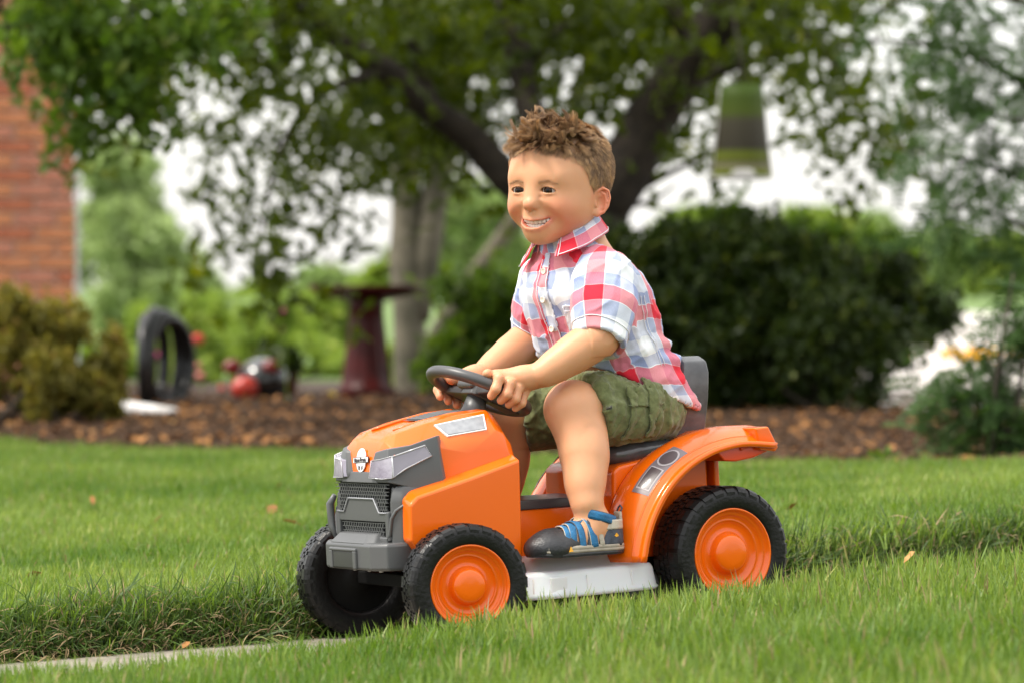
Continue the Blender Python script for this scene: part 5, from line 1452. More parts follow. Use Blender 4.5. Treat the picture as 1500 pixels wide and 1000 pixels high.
def hair_mask(V):
    x, y, z = V.T
    ay = np.abs(y)
    # height of the hairline as a function of how far forward
    fr = .047 + .006 * np.cos(y * 55)                      # forehead edge height
    side = np.interp(x, [-.10, -.05, -.022, -.005, .012, .030, .045, .060, .075], [-.068, -.066, -.040, -.012, -.014, .002, .018, .032, .042])
    line = np.where(x > .02, np.maximum(side, fr * np.clip((x - .02) / .045, 0, 1) + side * (1 - np.clip((x - .02) / .045, 0, 1))), side)
    m = np.clip((z - line) / .007 + .5, 0, 1)
    # no hair on the ears
    ear = (np.abs(y) > .0655) & (z < -.008) & (x > -.035) & (x < .012)
    return m * (1 - ear)

hV, hQ, UPL, LOL = build_head()

# skin material
def skin_material():
    m, nt, b = new_mat('skin')
    L = nt.links
    a = nt.nodes.new('ShaderNodeVertexColor'); a.layer_name = 'tint'
    sp = nt.nodes.new('ShaderNodeSeparateColor'); L.new(a.outputs['Color'], sp.inputs[0])
    tc = nt.nodes.new('ShaderNodeTexCoord')
    nz = nt.nodes.new('ShaderNodeTexNoise'); nz.inputs['Scale'].default_value = 22; nz.inputs['Detail'].default_value = 5
    L.new(tc.outputs['Object'], nz.inputs['Vector'])
    base = nt.nodes.new('ShaderNodeMix'); base.data_type = 'RGBA'
    base.inputs[6].default_value = (.58, .285, .150, 1); base.inputs[7].default_value = (.69, .360, .195, 1)
    L.new(nz.outputs['Fac'], base.inputs[0])
    def mixin(prev, fac, col, k):
        mu = nt.nodes.new('ShaderNodeMath'); mu.operation = 'MULTIPLY'; mu.inputs[1].default_value = k; L.new(fac, mu.inputs[0])
        x = nt.nodes.new('ShaderNodeMix'); x.data_type = 'RGBA'; L.new(mu.outputs[0], x.inputs[0]); L.new(prev, x.inputs[6]); x.inputs[7].default_value = (*col, 1)
        return x.outputs[2]
    c = mixin(base.outputs[2], sp.outputs[1], (.74, .19, .12), .55)
    c = mixin(c, sp.outputs[0], (.60, .15, .115), .75)
    c = mixin(c, sp.outputs[2], (.17, .095, .05), .88)
    L.new(c, b.inputs['Base Color'])
    b.inputs['Roughness'].default_value = .46
    b.inputs['Specular IOR Level'].default_value = .42
    b.inputs['Subsurface Weight'].default_value = .35
    b.inputs['Subsurface Radius'].default_value = (1, .35, .18)
    b.inputs['Subsurface Scale'].default_value = .005
    n2 = nt.nodes.new('ShaderNodeTexNoise'); n2.inputs['Scale'].default_value = 600; n2.inputs['Detail'].default_value = 3
    L.new(tc.outputs['Object'], n2.inputs['Vector'])
    bp = nt.nodes.new('ShaderNodeBump'); bp.inputs['Strength'].default_value = .18; bp.inputs['Distance'].default_value = .001
    L.new(n2.outputs['Fac'], bp.inputs['Height']); L.new(bp.outputs[0], b.inputs['Normal'])
    return m
M_SKIN = skin_material()

# eyes
def eye_material():
    m, nt, b = new_mat('eye'); L = nt.links
    tc = nt.nodes.new('ShaderNodeTexCoord')
    vd = nt.nodes.new('ShaderNodeVectorMath'); vd.operation = 'DISTANCE'; vd.inputs[1].default_value = (.0134, 0, 0)
    L.new(tc.outputs['Object'], vd.inputs[0])
    cr = nt.nodes.new('ShaderNodeValToRGB'); e = cr.color_ramp.elements
    mu = nt.nodes.new('ShaderNodeMath'); mu.operation = 'MULTIPLY'; mu.inputs[1].default_value = 60
    L.new(vd.outputs['Value'], mu.inputs[0]); L.new(mu.outputs[0], cr.inputs['Fac'])
    e[0].position = .17; e[0].color = (.004, .003, .003, 1)
    e[1].position = .19; e[1].color = (.045, .018, .008, 1)
    for p, c in ((.38, (.022, .010, .005)), (.445, (.008, .006, .005)), (.475, (.50, .45, .42)), (.7, (.42, .33, .30))):
        x = e.new(p); x.color = (*c, 1)
    L.new(cr.outputs[0], b.inputs['Base Color'])
    b.inputs['Roughness'].default_value = .04; b.inputs['Specular IOR Level'].default_value = .25
    return m
M_EYE = eye_material()
for s in (1, -1):
    v = MB()
    prof = [(.0134 * math.sin(t), .0134 * math.cos(t) + (.0007 if t < .45 else 0) * (1 - t / .45)) for t in np.linspace(0.001, math.pi - .001, 36)]
    v.lathe(prof, 'x', 40)
    eb = v.build('eye', M_EYE, boy, smooth=True)
    gaze = Matrix.Rotation(math.radians(4), 4, 'Z') @ Matrix.Rotation(math.radians(-2), 4, 'Y')
    eb.matrix_local = HEAD_M @ Matrix.Translation((.0688, s * .0265, -.0152)) @ gaze

# teeth
M_TOOTH = pbr('tooth', (.86, .82, .75), .25, coat=.2)
M_GUM = pbr('mouth_lining', (.22, .045, .04), .4)
tb = MB()
def tooth(cx, y, z0, z1, w):
    yy = y
    x = cx - (y / .026) ** 2 * .0125
    ang = math.atan2(y, .030) * .8
    R = Matrix.Rotation(ang, 3, 'Z')
    pts = []
    hs = np.linspace(0, 1, 6)
    n = 12; v = []; f = []
    for i, t in enumerate(hs):
        z = z0 + (z1 - z0) * t
        sc = (1 - (2 * t - 1) ** 4 * .28)
        if i == 5: sc *= .75
        for k in range(n):
            a = 2 * math.pi * k / n
            p = Vector((math.copysign(abs(math.cos(a)) ** .7, math.cos(a)) * .0018 * sc, math.copysign(abs(math.sin(a)) ** .4, math.sin(a)) * w * .52 * (1 - (1 - sc) * .5), 0))
            p = R @ p
            v.append((x + p.x, yy + p.y, z))
    for i in range(5):
        for k in range(n): f.append((i * n + k, i * n + (k + 1) % n, (i + 1) * n + (k + 1) % n, (i + 1) * n + k))
    f += [tuple(range(n))[::-1], tuple(range(5 * n, 6 * n))]
    tb.add(v, f)
for sgn in (1, -1):
    y = .0002
    for w, hgt in ((.0066, .0080), (.0056, .0075), (.0056, .0066), (.0050, .0048)):
        y += w / 2; tooth(.0772, sgn * y, -.0580, -.0590 - hgt, w * 1.0); y += w / 2
    y = .0002
    for w, hgt in ((.0046, .0072), (.0048, .0072), (.0050, .0066), (.0052, .0048)):
        y += w / 2; tooth(.0742, sgn * y, -.0740 + .0042 * (y / .02) ** 2, -.0745 + .0036 * (y / .02) ** 2 + hgt * 1.05, w * 1.0); y += w / 2
tb.v = [tuple(p) for p in headpt(tb.v)]
tb.build('teeth', M_TOOTH, boy, smooth=True)

# hair
M_HAIR = None
def hair_material():
    m = bpy.data.materials.new('hair'); m.use_nodes = True; nt = m.node_tree
    for n in list(nt.nodes): nt.nodes.remove(n)
    o = nt.nodes.new('ShaderNodeOutputMaterial')
    b = nt.nodes.new('ShaderNodeBsdfPrincipled')
    hi = nt.nodes.new('ShaderNodeHairInfo')
    cr = nt.nodes.new('ShaderNodeValToRGB'); e = cr.color_ramp.elements
    e[0].color = (.105, .048, .020, 1); e[1].color = (.60, .37, .17, 1)
    x = e.new(.5); x.color = (.285, .150, .062, 1)
    ta = nt.nodes.new('ShaderNodeAttribute'); ta.attribute_name = 'tone'
    nt.links.new(ta.outputs['Fac'], cr.inputs['Fac'])
    mx = nt.nodes.new('ShaderNodeMix'); mx.data_type = 'RGBA'
    mr = nt.nodes.new('ShaderNodeMapRange'); mr.inputs['From Min'].default_value = .4; mr.inputs['To Max'].default_value = .45
    nt.links.new(hi.outputs['Intercept'], mr.inputs['Value']); nt.links.new(mr.outputs[0], mx.inputs[0])
    nt.links.new(cr.outputs[0], mx.inputs[6]); mx.inputs[7].default_value = (.55, .36, .19, 1)
    nt.links.new(mx.outputs[2], b.inputs['Base Color'])
    b.inputs['Roughness'].default_value = .42; b.inputs['Specular IOR Level'].default_value = .6
    nt.links.new(b.outputs[0], o.inputs['Surface'])
    return m
def strands(name, P, rad, mat, parent, tone=None):
    """P: (n strands, m points, 3)"""
    n, m, _ = P.shape
    hc = bpy.data.hair_curves.new(name)
    hc.add_curves([m] * n)
    hc.attributes['position'].data.foreach_set('vector', P.astype(np.float32).ravel())
    r = hc.attributes.get('radius') or hc.attributes.new('radius', 'FLOAT', 'POINT')
    taper = np.linspace(1, .35, m)[None, :] * np.asarray(rad)[:, None]
    r.data.foreach_set('value', taper.astype(np.float32).ravel())
    a = hc.attributes.new('tone', 'FLOAT', 'CURVE'); a.data.foreach_set('value', (np.full(n, .45) + .25 * np.sin(np.arange(n) * 7.7) if tone is None else np.asarray(tone)).astype(np.float32))
    hc.materials.append(mat)
    o = bpy.data.objects.new(name, hc)
    return put(o, parent)

def grow_hair():
    V, Q = hV, hQ
    tri = np.concatenate([Q[:, [0, 1, 2]], Q[:, [0, 2, 3]]])
    A, B, C = V[tri[:, 0]], V[tri[:, 1]], V[tri[:, 2]]
    nrm = np.cross(B - A, C - A); ar = np.linalg.norm(nrm, axis=1); nrm /= ar[:, None] + 1e-12
    cen = (A + B + C) / 3
    if (nrm * (cen - np.array([0, 0, 0]))).sum() < 0: nrm = -nrm
    w = ar * hair_mask(cen) * (cen[:, 2] > -.075) * (((cen[:, 0] ** 2 + cen[:, 1] ** 2) > .038 ** 2) | (cen[:, 2] > 0))
    N = 64000
    ix = rng.choice(len(tri), N, p=w / w.sum())
    r1 = np.sqrt(rng.rand(N, 1)); r2 = rng.rand(N, 1)
    P0 = A[ix] * (1 - r1) + B[ix] * r1 * (1 - r2) + C[ix] * r1 * r2
    C0 = np.array([-.012, 0, .012])
    nn = P0 - C0; nn /= np.linalg.norm(nn, axis=1)[:, None]
    x, y, z = P0.T
    top = np.clip((z - .050) / .024, 0, 1)
    front = np.clip((x - .015) / .040, 0, 1)
    quiff = np.clip((z - .046) / .016, 0, 1) * np.clip((x + .010) / .045, 0, 1)
    # length: cropped sides, long curly forelock
    ln = .010 + .010 * top + .021 * quiff
    ln *= .75 + .5 * rng.rand(N)
    # combed direction
    crown = np.array([-.065, 0.010, .078])
    dv = P0 - crown
    dv -= nn * (dv * nn).sum(1)[:, None]; dv /= np.linalg.norm(dv, axis=1)[:, None] + 1e-9
    down = np.array([0, 0, -1.0]) - nn * (nn @ np.array([0, 0, -1.0]))[:, None]
    down /= np.linalg.norm(down, axis=1)[:, None] + 1e-9
    sidew = np.clip((np.abs(y) - .03) / .03, 0, 1) * (1 - top)
    back = np.clip((-x) / .05, 0, 1) * .5
    comb = dv * (1 - .75 * sidew[:, None]) + (down * .9 + np.array([-.45, 0, 0])) * sidew[:, None]
    comb /= np.linalg.norm(comb, axis=1)[:, None] + 1e-9
    # tufts: strands of one cell lean and curl together
    cell = P0 / np.array([.013, .013, .013])
    n1 = np.stack([vnoise(P0, 60, s, 2) for s in (1, 2, 3)], 1)
    n2 = np.stack([vnoise(P0, 150, s, 1) for s in (4, 5, 6)], 1)
    M = 14
    out = np.zeros((N, M, 3)); p = P0 - nn * .0006; out[:, 0] = p
    lift = .15 + .08 * top - .04 * quiff
    d = comb * (1 - lift[:, None] * .45) + nn * lift[:, None] + n1 * (.22 + 1.15 * quiff + .3 * top)[:, None] + n2 * (.12 + .35 * quiff)[:, None] + rng.randn(N, 3) * (.05 + .09 * quiff)[:, None]
    d /= np.linalg.norm(d, axis=1)[:, None]
    ax = nn * (.9 + .5 * quiff[:, None]) + n1 * 1.0; ax /= np.linalg.norm(ax, axis=1)[:, None] + 1e-9
    curl = (n2[:, 0] + n1[:, 1]) * (.12 + .5 * quiff) + .30 * quiff * np.tanh(n1[:, 2] * 6)
    step = ln / (M - 1)
    for i in range(1, M):
        ca, sa = np.cos(curl)[:, None], np.sin(curl)[:, None]
        d = d * ca + np.cross(ax, d) * sa + ax * (ax * d).sum(1)[:, None] * (1 - ca)
        d = d + comb * (.10 * (1 - quiff))[:, None] + np.array([0.012, 0, -.02]) * quiff[:, None]
        # stay outside the skull
        q = (p - C0) / np.array([.090, .0725, .078]); rr = np.linalg.norm(q, axis=1)
        if i == 1: R0 = rr.copy()
        push = np.clip(R0 + .02 + .05 * quiff * rng.rand(N) - rr, 0, 1) * 7
        d = d + nn * push[:, None]
        d /= np.linalg.norm(d, axis=1)[:, None]
        p = p + d * step[:, None]
        out[:, i] = p
    # gather the strands into tufts round guide strands
    G = rng.choice(N, 2400, replace=False)
    sel = quiff[G] < .3; G = np.concatenate([G[sel], G[~sel][::2]])
    near = np.empty(N, dtype=int)
    for a in range(0, N, 3000):
        d2 = ((P0[a:a + 3000, None, :] - P0[G][None, :, :]) ** 2).sum(2); near[a:a + 3000] = d2.argmin(1)
    gi = G[near]; k = np.clip(.15 + .67 * quiff + .15 * top, 0, .9)[:, None, None]
    t = np.linspace(0, 1, M)[None, :, None]
    rel = out - out[:, :1]; grel = out[gi] - out[gi][:, :1] * 1.0
    own = rel * (1 - k) + grel * k
    out = out[:, :1] + own + (P0[gi] - P0)[:, None, :] * (t ** 1.2) * (.10 + .34 * quiff[:, None, None])
    shade_ = .5 + .5 * np.tanh(2.5 * vnoise(P0[G] * 1.0, 70, 9)[near] + .8 * rng.randn(len(G))[near]) 
    dd = np.sqrt(((P0[gi] - P0) ** 2).sum(1)); shade_ = np.clip(shade_ * 1.0 - dd / .010 + .22 + .10 * rng.randn(N), 0, 1)
    return out, shade_
HS, HL = grow_hair()
sh_ = HS.shape
HSw = headpt(HS.reshape(-1, 3)).reshape(sh_)
M_HAIR = hair_material()
hair = strands('hair', HSw, np.full(len(HSw), .00015), M_HAIR, boy, HL)

def flyaways():
    out = []
    r = np.random.RandomState(5)
    for k in range(420):
        a = r.rand()
        base = np.array([.040 + .022 * r.rand(), -.045 + .085 * r.rand(), .071 - .012 * r.rand()])
        d = np.array([.35 + .5 * r.rand(), -.35 + .5 * r.randn(), .9 * r.rand() + .15]); d /= np.linalg.norm(d)
        ax = r.randn(3); ax /= np.linalg.norm(ax)
        cu = r.uniform(.06, .34); L = r.uniform(.018, .046) / 13
        P = [base]
        for i in range(13):
            d = d * math.cos(cu) + np.cross(ax, d) * math.sin(cu) + ax * ax.dot(d) * (1 - math.cos(cu)); d[2] -= .015
            d /= np.linalg.norm(d); P.append(P[-1] + d * L)
        out.append(P)
    # the tuft standing up on top
    for k in range(300):
        g = r.randint(0, 7)
        rg = np.random.RandomState(60 + g)
        base = np.array([.018 + .022 * rg.rand(), -.028 + .035 * rg.rand(), .083]) + r.randn(3) * .003
        d = np.array([.10 + .5 * rg.randn(), -.15 + .5 * rg.randn(), 1.0]) + r.randn(3) * .10; d /= np.linalg.norm(d)
        ax = rg.randn(3) + r.randn(3) * .15; ax /= np.linalg.norm(ax)
        cu = rg.uniform(.03, .14) + .02 * r.randn(); L = (.018 + .016 * rg.rand()) * r.uniform(.8, 1.1) / 13
        P = [base]
        for i in range(13):
            d = d * math.cos(cu) + np.cross(ax, d) * math.sin(cu) + ax * ax.dot(d) * (1 - math.cos(cu)); P.append(P[-1] + d * L)
        out.append(P)
    return np.array(out)
fl = flyaways()
strands('hair_tuft', headpt(fl.reshape(-1, 3)).reshape(fl.shape), np.full(len(fl), .00018), M_HAIR, boy)

def brows():
    out = []; r = np.random.RandomState(9)
    for s in (1, -1):
        for k in range(300):
            t = r.rand()
            y = s * (.0125 + t * .030)
            z = -.0035 + .0050 * math.sin(min(t * 1.25, 1) * 2.2) - .005 * t * t + r.randn() * .0015 * (1 - .5 * t)
            # find the surface
            i = np.argmin((hV[:, 1] - y) ** 2 + (hV[:, 2] - z) ** 2 + (hV[:, 0] < .03) * 1)
            p = hV[i] + np.array([.0001, 0, 0])
            d = np.array([-.25 * t, s * 1.0, .35 * (1 - t) - .2 * t]) + r.randn(3) * .15; d /= np.linalg.norm(d)
            L = .0045 * r.uniform(.6, 1)
            out.append([p, p + d * L * .5 + np.array([.0004, 0, 0]), p + d * L])
    return np.array(out)
def lashes():
    out = []; r = np.random.RandomState(19)
    for s in (1, -1):
        for k in range(200):
            t = r.uniform(-1, 1)
            y = s * .0268 + t * .0125
            z = -.0153 + .0016 * (1 - t * t) + .0043 * (1 - t * t) ** .75 + .0002
            x = .0695 + math.sqrt(max(.0142 ** 2 - (t * .0115) ** 2 - .003 ** 2, 0))
            p = np.array([x - .0006, y, z]); L = r.uniform(.0035, .0052)
            q = p + np.array([.8, .25 * t, .05]) * L * .6; q2 = q + np.array([.25, .2 * t, .55]) * L * .4
            out.append([p, q, q2])
    return np.array(out)
la = lashes()
strands('eyelashes', headpt(la.reshape(-1, 3)).reshape(la.shape), np.full(len(la), .00014), M_HAIR, boy, np.zeros(len(la)))
br = brows()
strands('eyebrows', headpt(br.reshape(-1, 3)).reshape(br.shape), np.full(len(br), .00005), M_HAIR, boy)
# ------------------------------------------------------------------ limbs (tractor frame)
def v3(*a): return np.array(a, float)
LSH, LEL, LWR = v3(-.096, .084, .544), v3(-.055, .129, .452), v3(.035, .103, .399)
RSH, REL, RWR = v3(-.095, -.074, .548), v3(-.088, -.118, .458), v3(.020, -.100, .402)
LHI, LKN, LAN = v3(-.178, .052, .330), v3(-.027, .088, .344), v3(-.006, .147, .196)
RHI, RKN, RAN = v3(-.178, -.052, .330), v3(-.002, -.097, .333), v3(-.010, -.123, .190)
SHOE_L = Matrix.Translation((-.0580, .150, .1185)) @ Matrix.Rotation(math.radians(-2), 4, 'Z') @ Matrix.Rotation(math.radians(-1.0), 4, 'Y') @ Matrix.Scale(.965, 4)
SHOE_R = Matrix.Translation((-.072, -.128, .1200)) @ Matrix.Rotation(math.radians(3), 4, 'Z') @ Matrix.Scale(1.06, 4)
def tp(M, *p): q = M @ Vector(p); return (q.x, q.y, q.z)

def rim_frame(deg):
    t = math.radians(deg)
    c, s = math.cos(t), math.sin(t)
    o = sw(SW_R * c, SW_R * s * 1.04, 0)
    O = SW_M.to_3x3()
    rad = (O @ Vector((c, s, 0))).normalized(); ax = (O @ Vector((0, 0, 1))).normalized(); tan = (O @ Vector((-s, c, 0))).normalized()
    return [np.array(a) for a in (o, rad, ax, tan)]

def build_arm(side):
    SH, EL, WR = (LSH, LEL, LWR) if side > 0 else (RSH, REL, RWR)
    h = .0015
    allp = np.array([EL, WR, rim_frame(90 * side)[0]])
    F = Field(allp.min(0) - .055, allp.max(0) + .05, h)
    d = (WR - EL); up_ = (SH - EL) / np.linalg.norm(SH - EL)
    F.cap(EL + up_ * .05, EL, .027, .026, .0)
    P = lambda t, o=0: EL + d * t
    F.chain([P(0), P(.22), P(.55), P(.85), P(1.0)], [.0245, .0258, .0230, .0182, .0168], .025)
    # palm
    if side > 0: degs = [76, 88, 99, 110]
    else: degs = [-112, -101, -90, -78]
    fr = [rim_frame(a) for a in degs]
    K = []
    for i, (o, rad, ax, tan) in enumerate(fr):
        K.append(o + ax * (.0172 - .0012 * abs(i - 1.5)) - rad * .0105)
    mid = sum(K) / 4
    F.chain([WR, WR * .55 + mid * .45], [.0165, .0180], .010)
    for k in K:
        F.cap(WR * .62 + k * .38, k * .93 + WR * .07, .0130, .0108, .010)
    F.ell(tuple(mid * .62 + WR * .38), (.0175, .0175, .0150), .012)
    order = range(4) if side > 0 else range(3, -1, -1)     # index finger towards the front
    for n_i, i in enumerate(order):
        o, rad, ax, tan = fr[i]
        ln = [1.0, 1.06, 1.0, .86][n_i]
        r = [.0079, .0081, .0078, .0070][n_i]
        k = K[i] + ax * .0005
        m1 = o + rad * (.0135 * ln) + ax * (.0115)
        m2 = o + rad * (.0165 * ln) - ax * .0065
        tip = o + rad * .0060 - ax * (.0165)
        F.cap(k, m1, r * 1.12, r * 1.02, .0035)
        F.cap(m1, m2, r * 1.02, r * .96, .0030)
        F.cap(m2, tip, r * .96, r * .84, .0030)
        F.ell(tuple(k + ax * .001), [r * 1.15] * 3, .006)
    # thumb lies over the near/inner side of the rim
    o, rad, ax, tan = rim_frame(degs[0 if side > 0 else 3] - 9 * side)
    base = WR * .52 + K[0 if side > 0 else 3] * .48 - rad * .006
    a = o - rad * .016 + ax * .012
    b = o - rad * .007 + ax * .0150 - tan * side * .003
    c_ = o + rad * .002 + ax * .0142 - tan * side * .005
    F.cap(base, a, .0110, .0090, .008); F.cap(a, b, .0088, .0080, .003); F.cap(b, c_, .0080, .0068, .002)
    # elbow crease and wrist crease
    w = d / np.linalg.norm(d)
    V, Q = F.mesh(); V = relax(V, Q, 2, .5)
    return V, Q

def build_leg(side):
    HI, KN, AN, SM = (LHI, LKN, LAN, SHOE_L) if side > 0 else (RHI, RKN, RAN, SHOE_R)
    h = .0022
    toe = np.array(tp(SM, .15, 0, .02)); heel = np.array(tp(SM, 0, 0, .0))
    A = np.array([KN, AN, toe, heel, KN * .5 + HI * .5])
    F = Field(A.min(0) - .06, A.max(0) + .06, h)
    F.cap(HI * .6 + KN * .4, KN, .046, .0370, 0)
    F.ell(tuple(KN + v3(.006, 0, .002)), (.0345, .0350, .0345), .02)
    F.ell(tuple(KN + v3(.022, 0, -.004)), (.0150, .0180, .0200), .022)          # knee cap
    d = AN - KN
    P = lambda t, x=0: KN + d * t + v3(x, 0, 0)
    F.chain([P(.05, .004), P(.35, -.006), P(.55, -.006), P(.80, .0), P(1.0, .002)], [.0335, .0315, .0288, .0238, .0208], .030)
    # foot
    f = lambda *a: tp(SM, *a)
    F.cap(AN, f(.044, 0, .045), .0215, .0215, .012)
    F.cap(f(.026, 0, .031), f(.040, 0, .050), .0205, .0205, .015)
    F.cap(f(.050, 0, .044), f(.090, 0, .028), .0230, .0170, .015)
    F.cap(f(.060, 0, .028), f(.112, 0, .0225), .0240, .0170, .012)
    F.cap(f(.080, .010, .025), f(.112, .010, .022), .0160, .0120, .008)
    F.cap(f(.080, -.010, .025), f(.112, -.010, .022), .0160, .0120, .008)
    F.ell(f(.046, .018, .056), (.0065,) * 3, .008); F.ell(f(.046, -.018, .058), (.0065,) * 3, .008)
    V, Q = F.mesh(); return relax(V, Q, 2, .5), Q

parts_ = [(headpt(hV), hQ, skin_tint(hV))]
for s in (1, -1):
    for fn in (build_arm, build_leg):
        V, Q = fn(s)
        t = np.zeros((len(V), 3))
        if fn is build_arm:
            o = rim_frame(90 * s)[0]
            t[:, 1] = .45 * np.exp(-((V - o) ** 2).sum(1) / .035 ** 2)
        else:
            kn = LKN if s > 0 else RKN
            t[:, 1] = .40 * np.exp(-((V - kn - v3(.03, 0, 0)) ** 2).sum(1) / .03 ** 2)
        t[:, 1] *= .7 + .5 * vnoise(V, 90, 3)
        parts_.append((V, Q, t))
# trunk under the clothes
F = Field((-.30, -.13, .27), (0, .13, .64), .006)
F.chain([(-.185, 0, .338), (-.160, 0, .40), (-.120, 0, .50), (-.112, 0, .55)], [.058, .062, .064, .055], .03)
F.cap((-.112, 0, .55), (-.108, 0, .62), .040, .034, .02)
for s, SH, EL, HI in ((1, LSH, LEL, LHI), (-1, RSH, REL, RHI)):
    F.cap((-.112, s * .03, .545), tuple(SH), .034, .030, .03); F.cap(tuple(SH), tuple(EL), .030, .028, .01); F.cap((-.18, 0, .338), tuple(HI), .048, .044, .03)
V, Q = F.mesh(); parts_.append((relax(V, Q, 3), Q, np.zeros((len(V), 3))))
off = 0; VV = []; QQ = []; TT = []
for V, Q, t in parts_:
    VV.append(V); QQ.append(Q + off); TT.append(t); off += len(V)
me = mesh_from('body', np.concatenate(VV), np.concatenate(QQ), M_SKIN, True)
vcolor(me, 'tint', np.concatenate(TT))
body = put(bpy.data.objects.new('body', me), boy)

# ------------------------------------------------------------------ clothes
def vnormals(V, Q):
    n = np.cross(V[Q[:, 2]] - V[Q[:, 0]], V[Q[:, 3]] - V[Q[:, 1]])
    N = np.zeros_like(V)
    for i in range(4):
        for k in range(3): N[:, k] += np.bincount(Q[:, i], weights=n[:, k], minlength=len(V))
    return N / (np.linalg.norm(N, axis=1)[:, None] + 1e-12)
def extract(name, V, Q, mask, h, th, mat, parent, uv=None, attr='cloth'):
    """a piece of cloth sewn onto another: the faces inside mask, lifted and thickened"""
    keep = mask[Q].all(1); q = Q[keep]
    ids = np.unique(q); mp = np.full(len(V), -1); mp[ids] = np.arange(len(ids))
    N = vnormals(V, Q)
    P = V[ids] + N[ids] * h
    P = relax(P, mp[q], 0)
    me = mesh_from(name, P, mp[q], mat, True)
    if uv is not None: fattr(me, attr, uv[ids])
    o = put(bpy.data.objects.new(name, me), parent)
    m = o.modifiers.new('solid', 'SOLIDIFY'); m.thickness = th; m.offset = -1
    return o

def plaid_material():
    m, nt, b = new_mat('plaid_cotton'); L = nt.links
    at_ = nt.nodes.new('ShaderNodeAttribute'); at_.attribute_name = 'cloth'
    sp = nt.nodes.new('ShaderNodeSeparateXYZ'); L.new(at_.outputs['Vector'], sp.inputs[0])
    def bands(sock, per, off):
        a = nt.nodes.new('ShaderNodeMath'); a.operation = 'MULTIPLY_ADD'; a.inputs[1].default_value = 1 / per; a.inputs[2].default_value = off; L.new(sock, a.inputs[0])
        f = nt.nodes.new('ShaderNodeMath'); f.operation = 'FRACT'; L.new(a.outputs[0], f.inputs[0])
        red = nt.nodes.new('ShaderNodeValToRGB'); red.color_ramp.interpolation = 'CONSTANT'
        e = red.color_ramp.elements; e[0].position = 0; e[0].color = (1, 1, 1, 1); e[1].position = .26; e[1].color = (0, 0, 0, 1)
        base = nt.nodes.new('ShaderNodeValToRGB'); base.color_ramp.interpolation = 'CONSTANT'
        e = base.color_ramp.elements
        B = (.27, .33, .56, 1); Wt = (.80, .82, .84, 1)
        e[0].position = 0; e[0].color = (.62, .62, .70, 1); e[1].position = .26; e[1].color = Wt
        for p, c in ((.275, B), (.50, Wt), (.76, (.36, .41, .56, 1)), (.985, Wt)):
            x = e.new(p); x.color = c
        L.new(f.outputs[0], red.inputs[0]); L.new(f.outputs[0], base.inputs[0])
        return red.outputs[0], base.outputs[0]
    ru, bu = bands(sp.outputs[0], .098, .22)
    rv, bv = bands(sp.outputs[1], .098, .10)
    mb = nt.nodes.new('ShaderNodeMix'); mb.data_type = 'RGBA'; mb.inputs[0].default_value = .5; L.new(bu, mb.inputs[6]); L.new(bv, mb.inputs[7])
    ad = nt.nodes.new('ShaderNodeMath'); ad.operation = 'ADD'; L.new(ru, ad.inputs[0]); L.new(rv, ad.inputs[1])
    cr = nt.nodes.new('ShaderNodeMapRange'); cr.inputs['From Max'].default_value = 2; L.new(ad.outputs[0], cr.inputs['Value'])
    rr = nt.nodes.new('ShaderNodeFloatCurve'); cv = rr.mapping.curves[0]; cv.points[0].location = (0, 0); cv.points[1].location = (1, 1); cv.points.new(.5, .66); rr.mapping.update()
    L.new(cr.outputs[0], rr.inputs['Value'])
    mx = nt.nodes.new('ShaderNodeMix'); mx.data_type = 'RGBA'; L.new(rr.outputs[0], mx.inputs[0]); L.new(mb.outputs[2], mx.inputs[6]); mx.inputs[7].default_value = (.66, .018, .040, 1)
    # thread grain
    wv = nt.nodes.new('ShaderNodeTexNoise'); wv.inputs['Scale'].default_value = 1; wv.inputs['Detail'].default_value = 2
    sc = nt.nodes.new('ShaderNodeVectorMath'); sc.operation = 'MULTIPLY'; sc.inputs[1].default_value = (1800, 260, 1); L.new(at_.outputs['Vector'], sc.inputs[0]); L.new(sc.outputs[0], wv.inputs['Vector'])
    hs = nt.nodes.new('ShaderNodeMix'); hs.data_type = 'RGBA'; hs.blend_type = 'OVERLAY'; hs.inputs[0].default_value = .30
    L.new(mx.outputs[2], hs.inputs[6]); L.new(wv.outputs['Fac'], hs.inputs[7])
    L.new(hs.outputs[2], b.inputs['Base Color'])
    b.inputs['Roughness'].default_value = .85; b.inputs['Specular IOR Level'].default_value = .25
    b.inputs['Sheen Weight'].default_value = .15
    bp = nt.nodes.new('ShaderNodeBump'); bp.inputs['Strength'].default_value = .25; bp.inputs['Distance'].default_value = .0008
    L.new(wv.outputs['Fac'], bp.inputs['Height']); L.new(bp.outputs[0], b.inputs['Normal'])
    return m
M_PLAID = plaid_material()
M_STITCH = pbr('white_thread', (.80, .80, .82), .8)
M_BUTTON = pbr('button', (.72, .66, .58), .3)

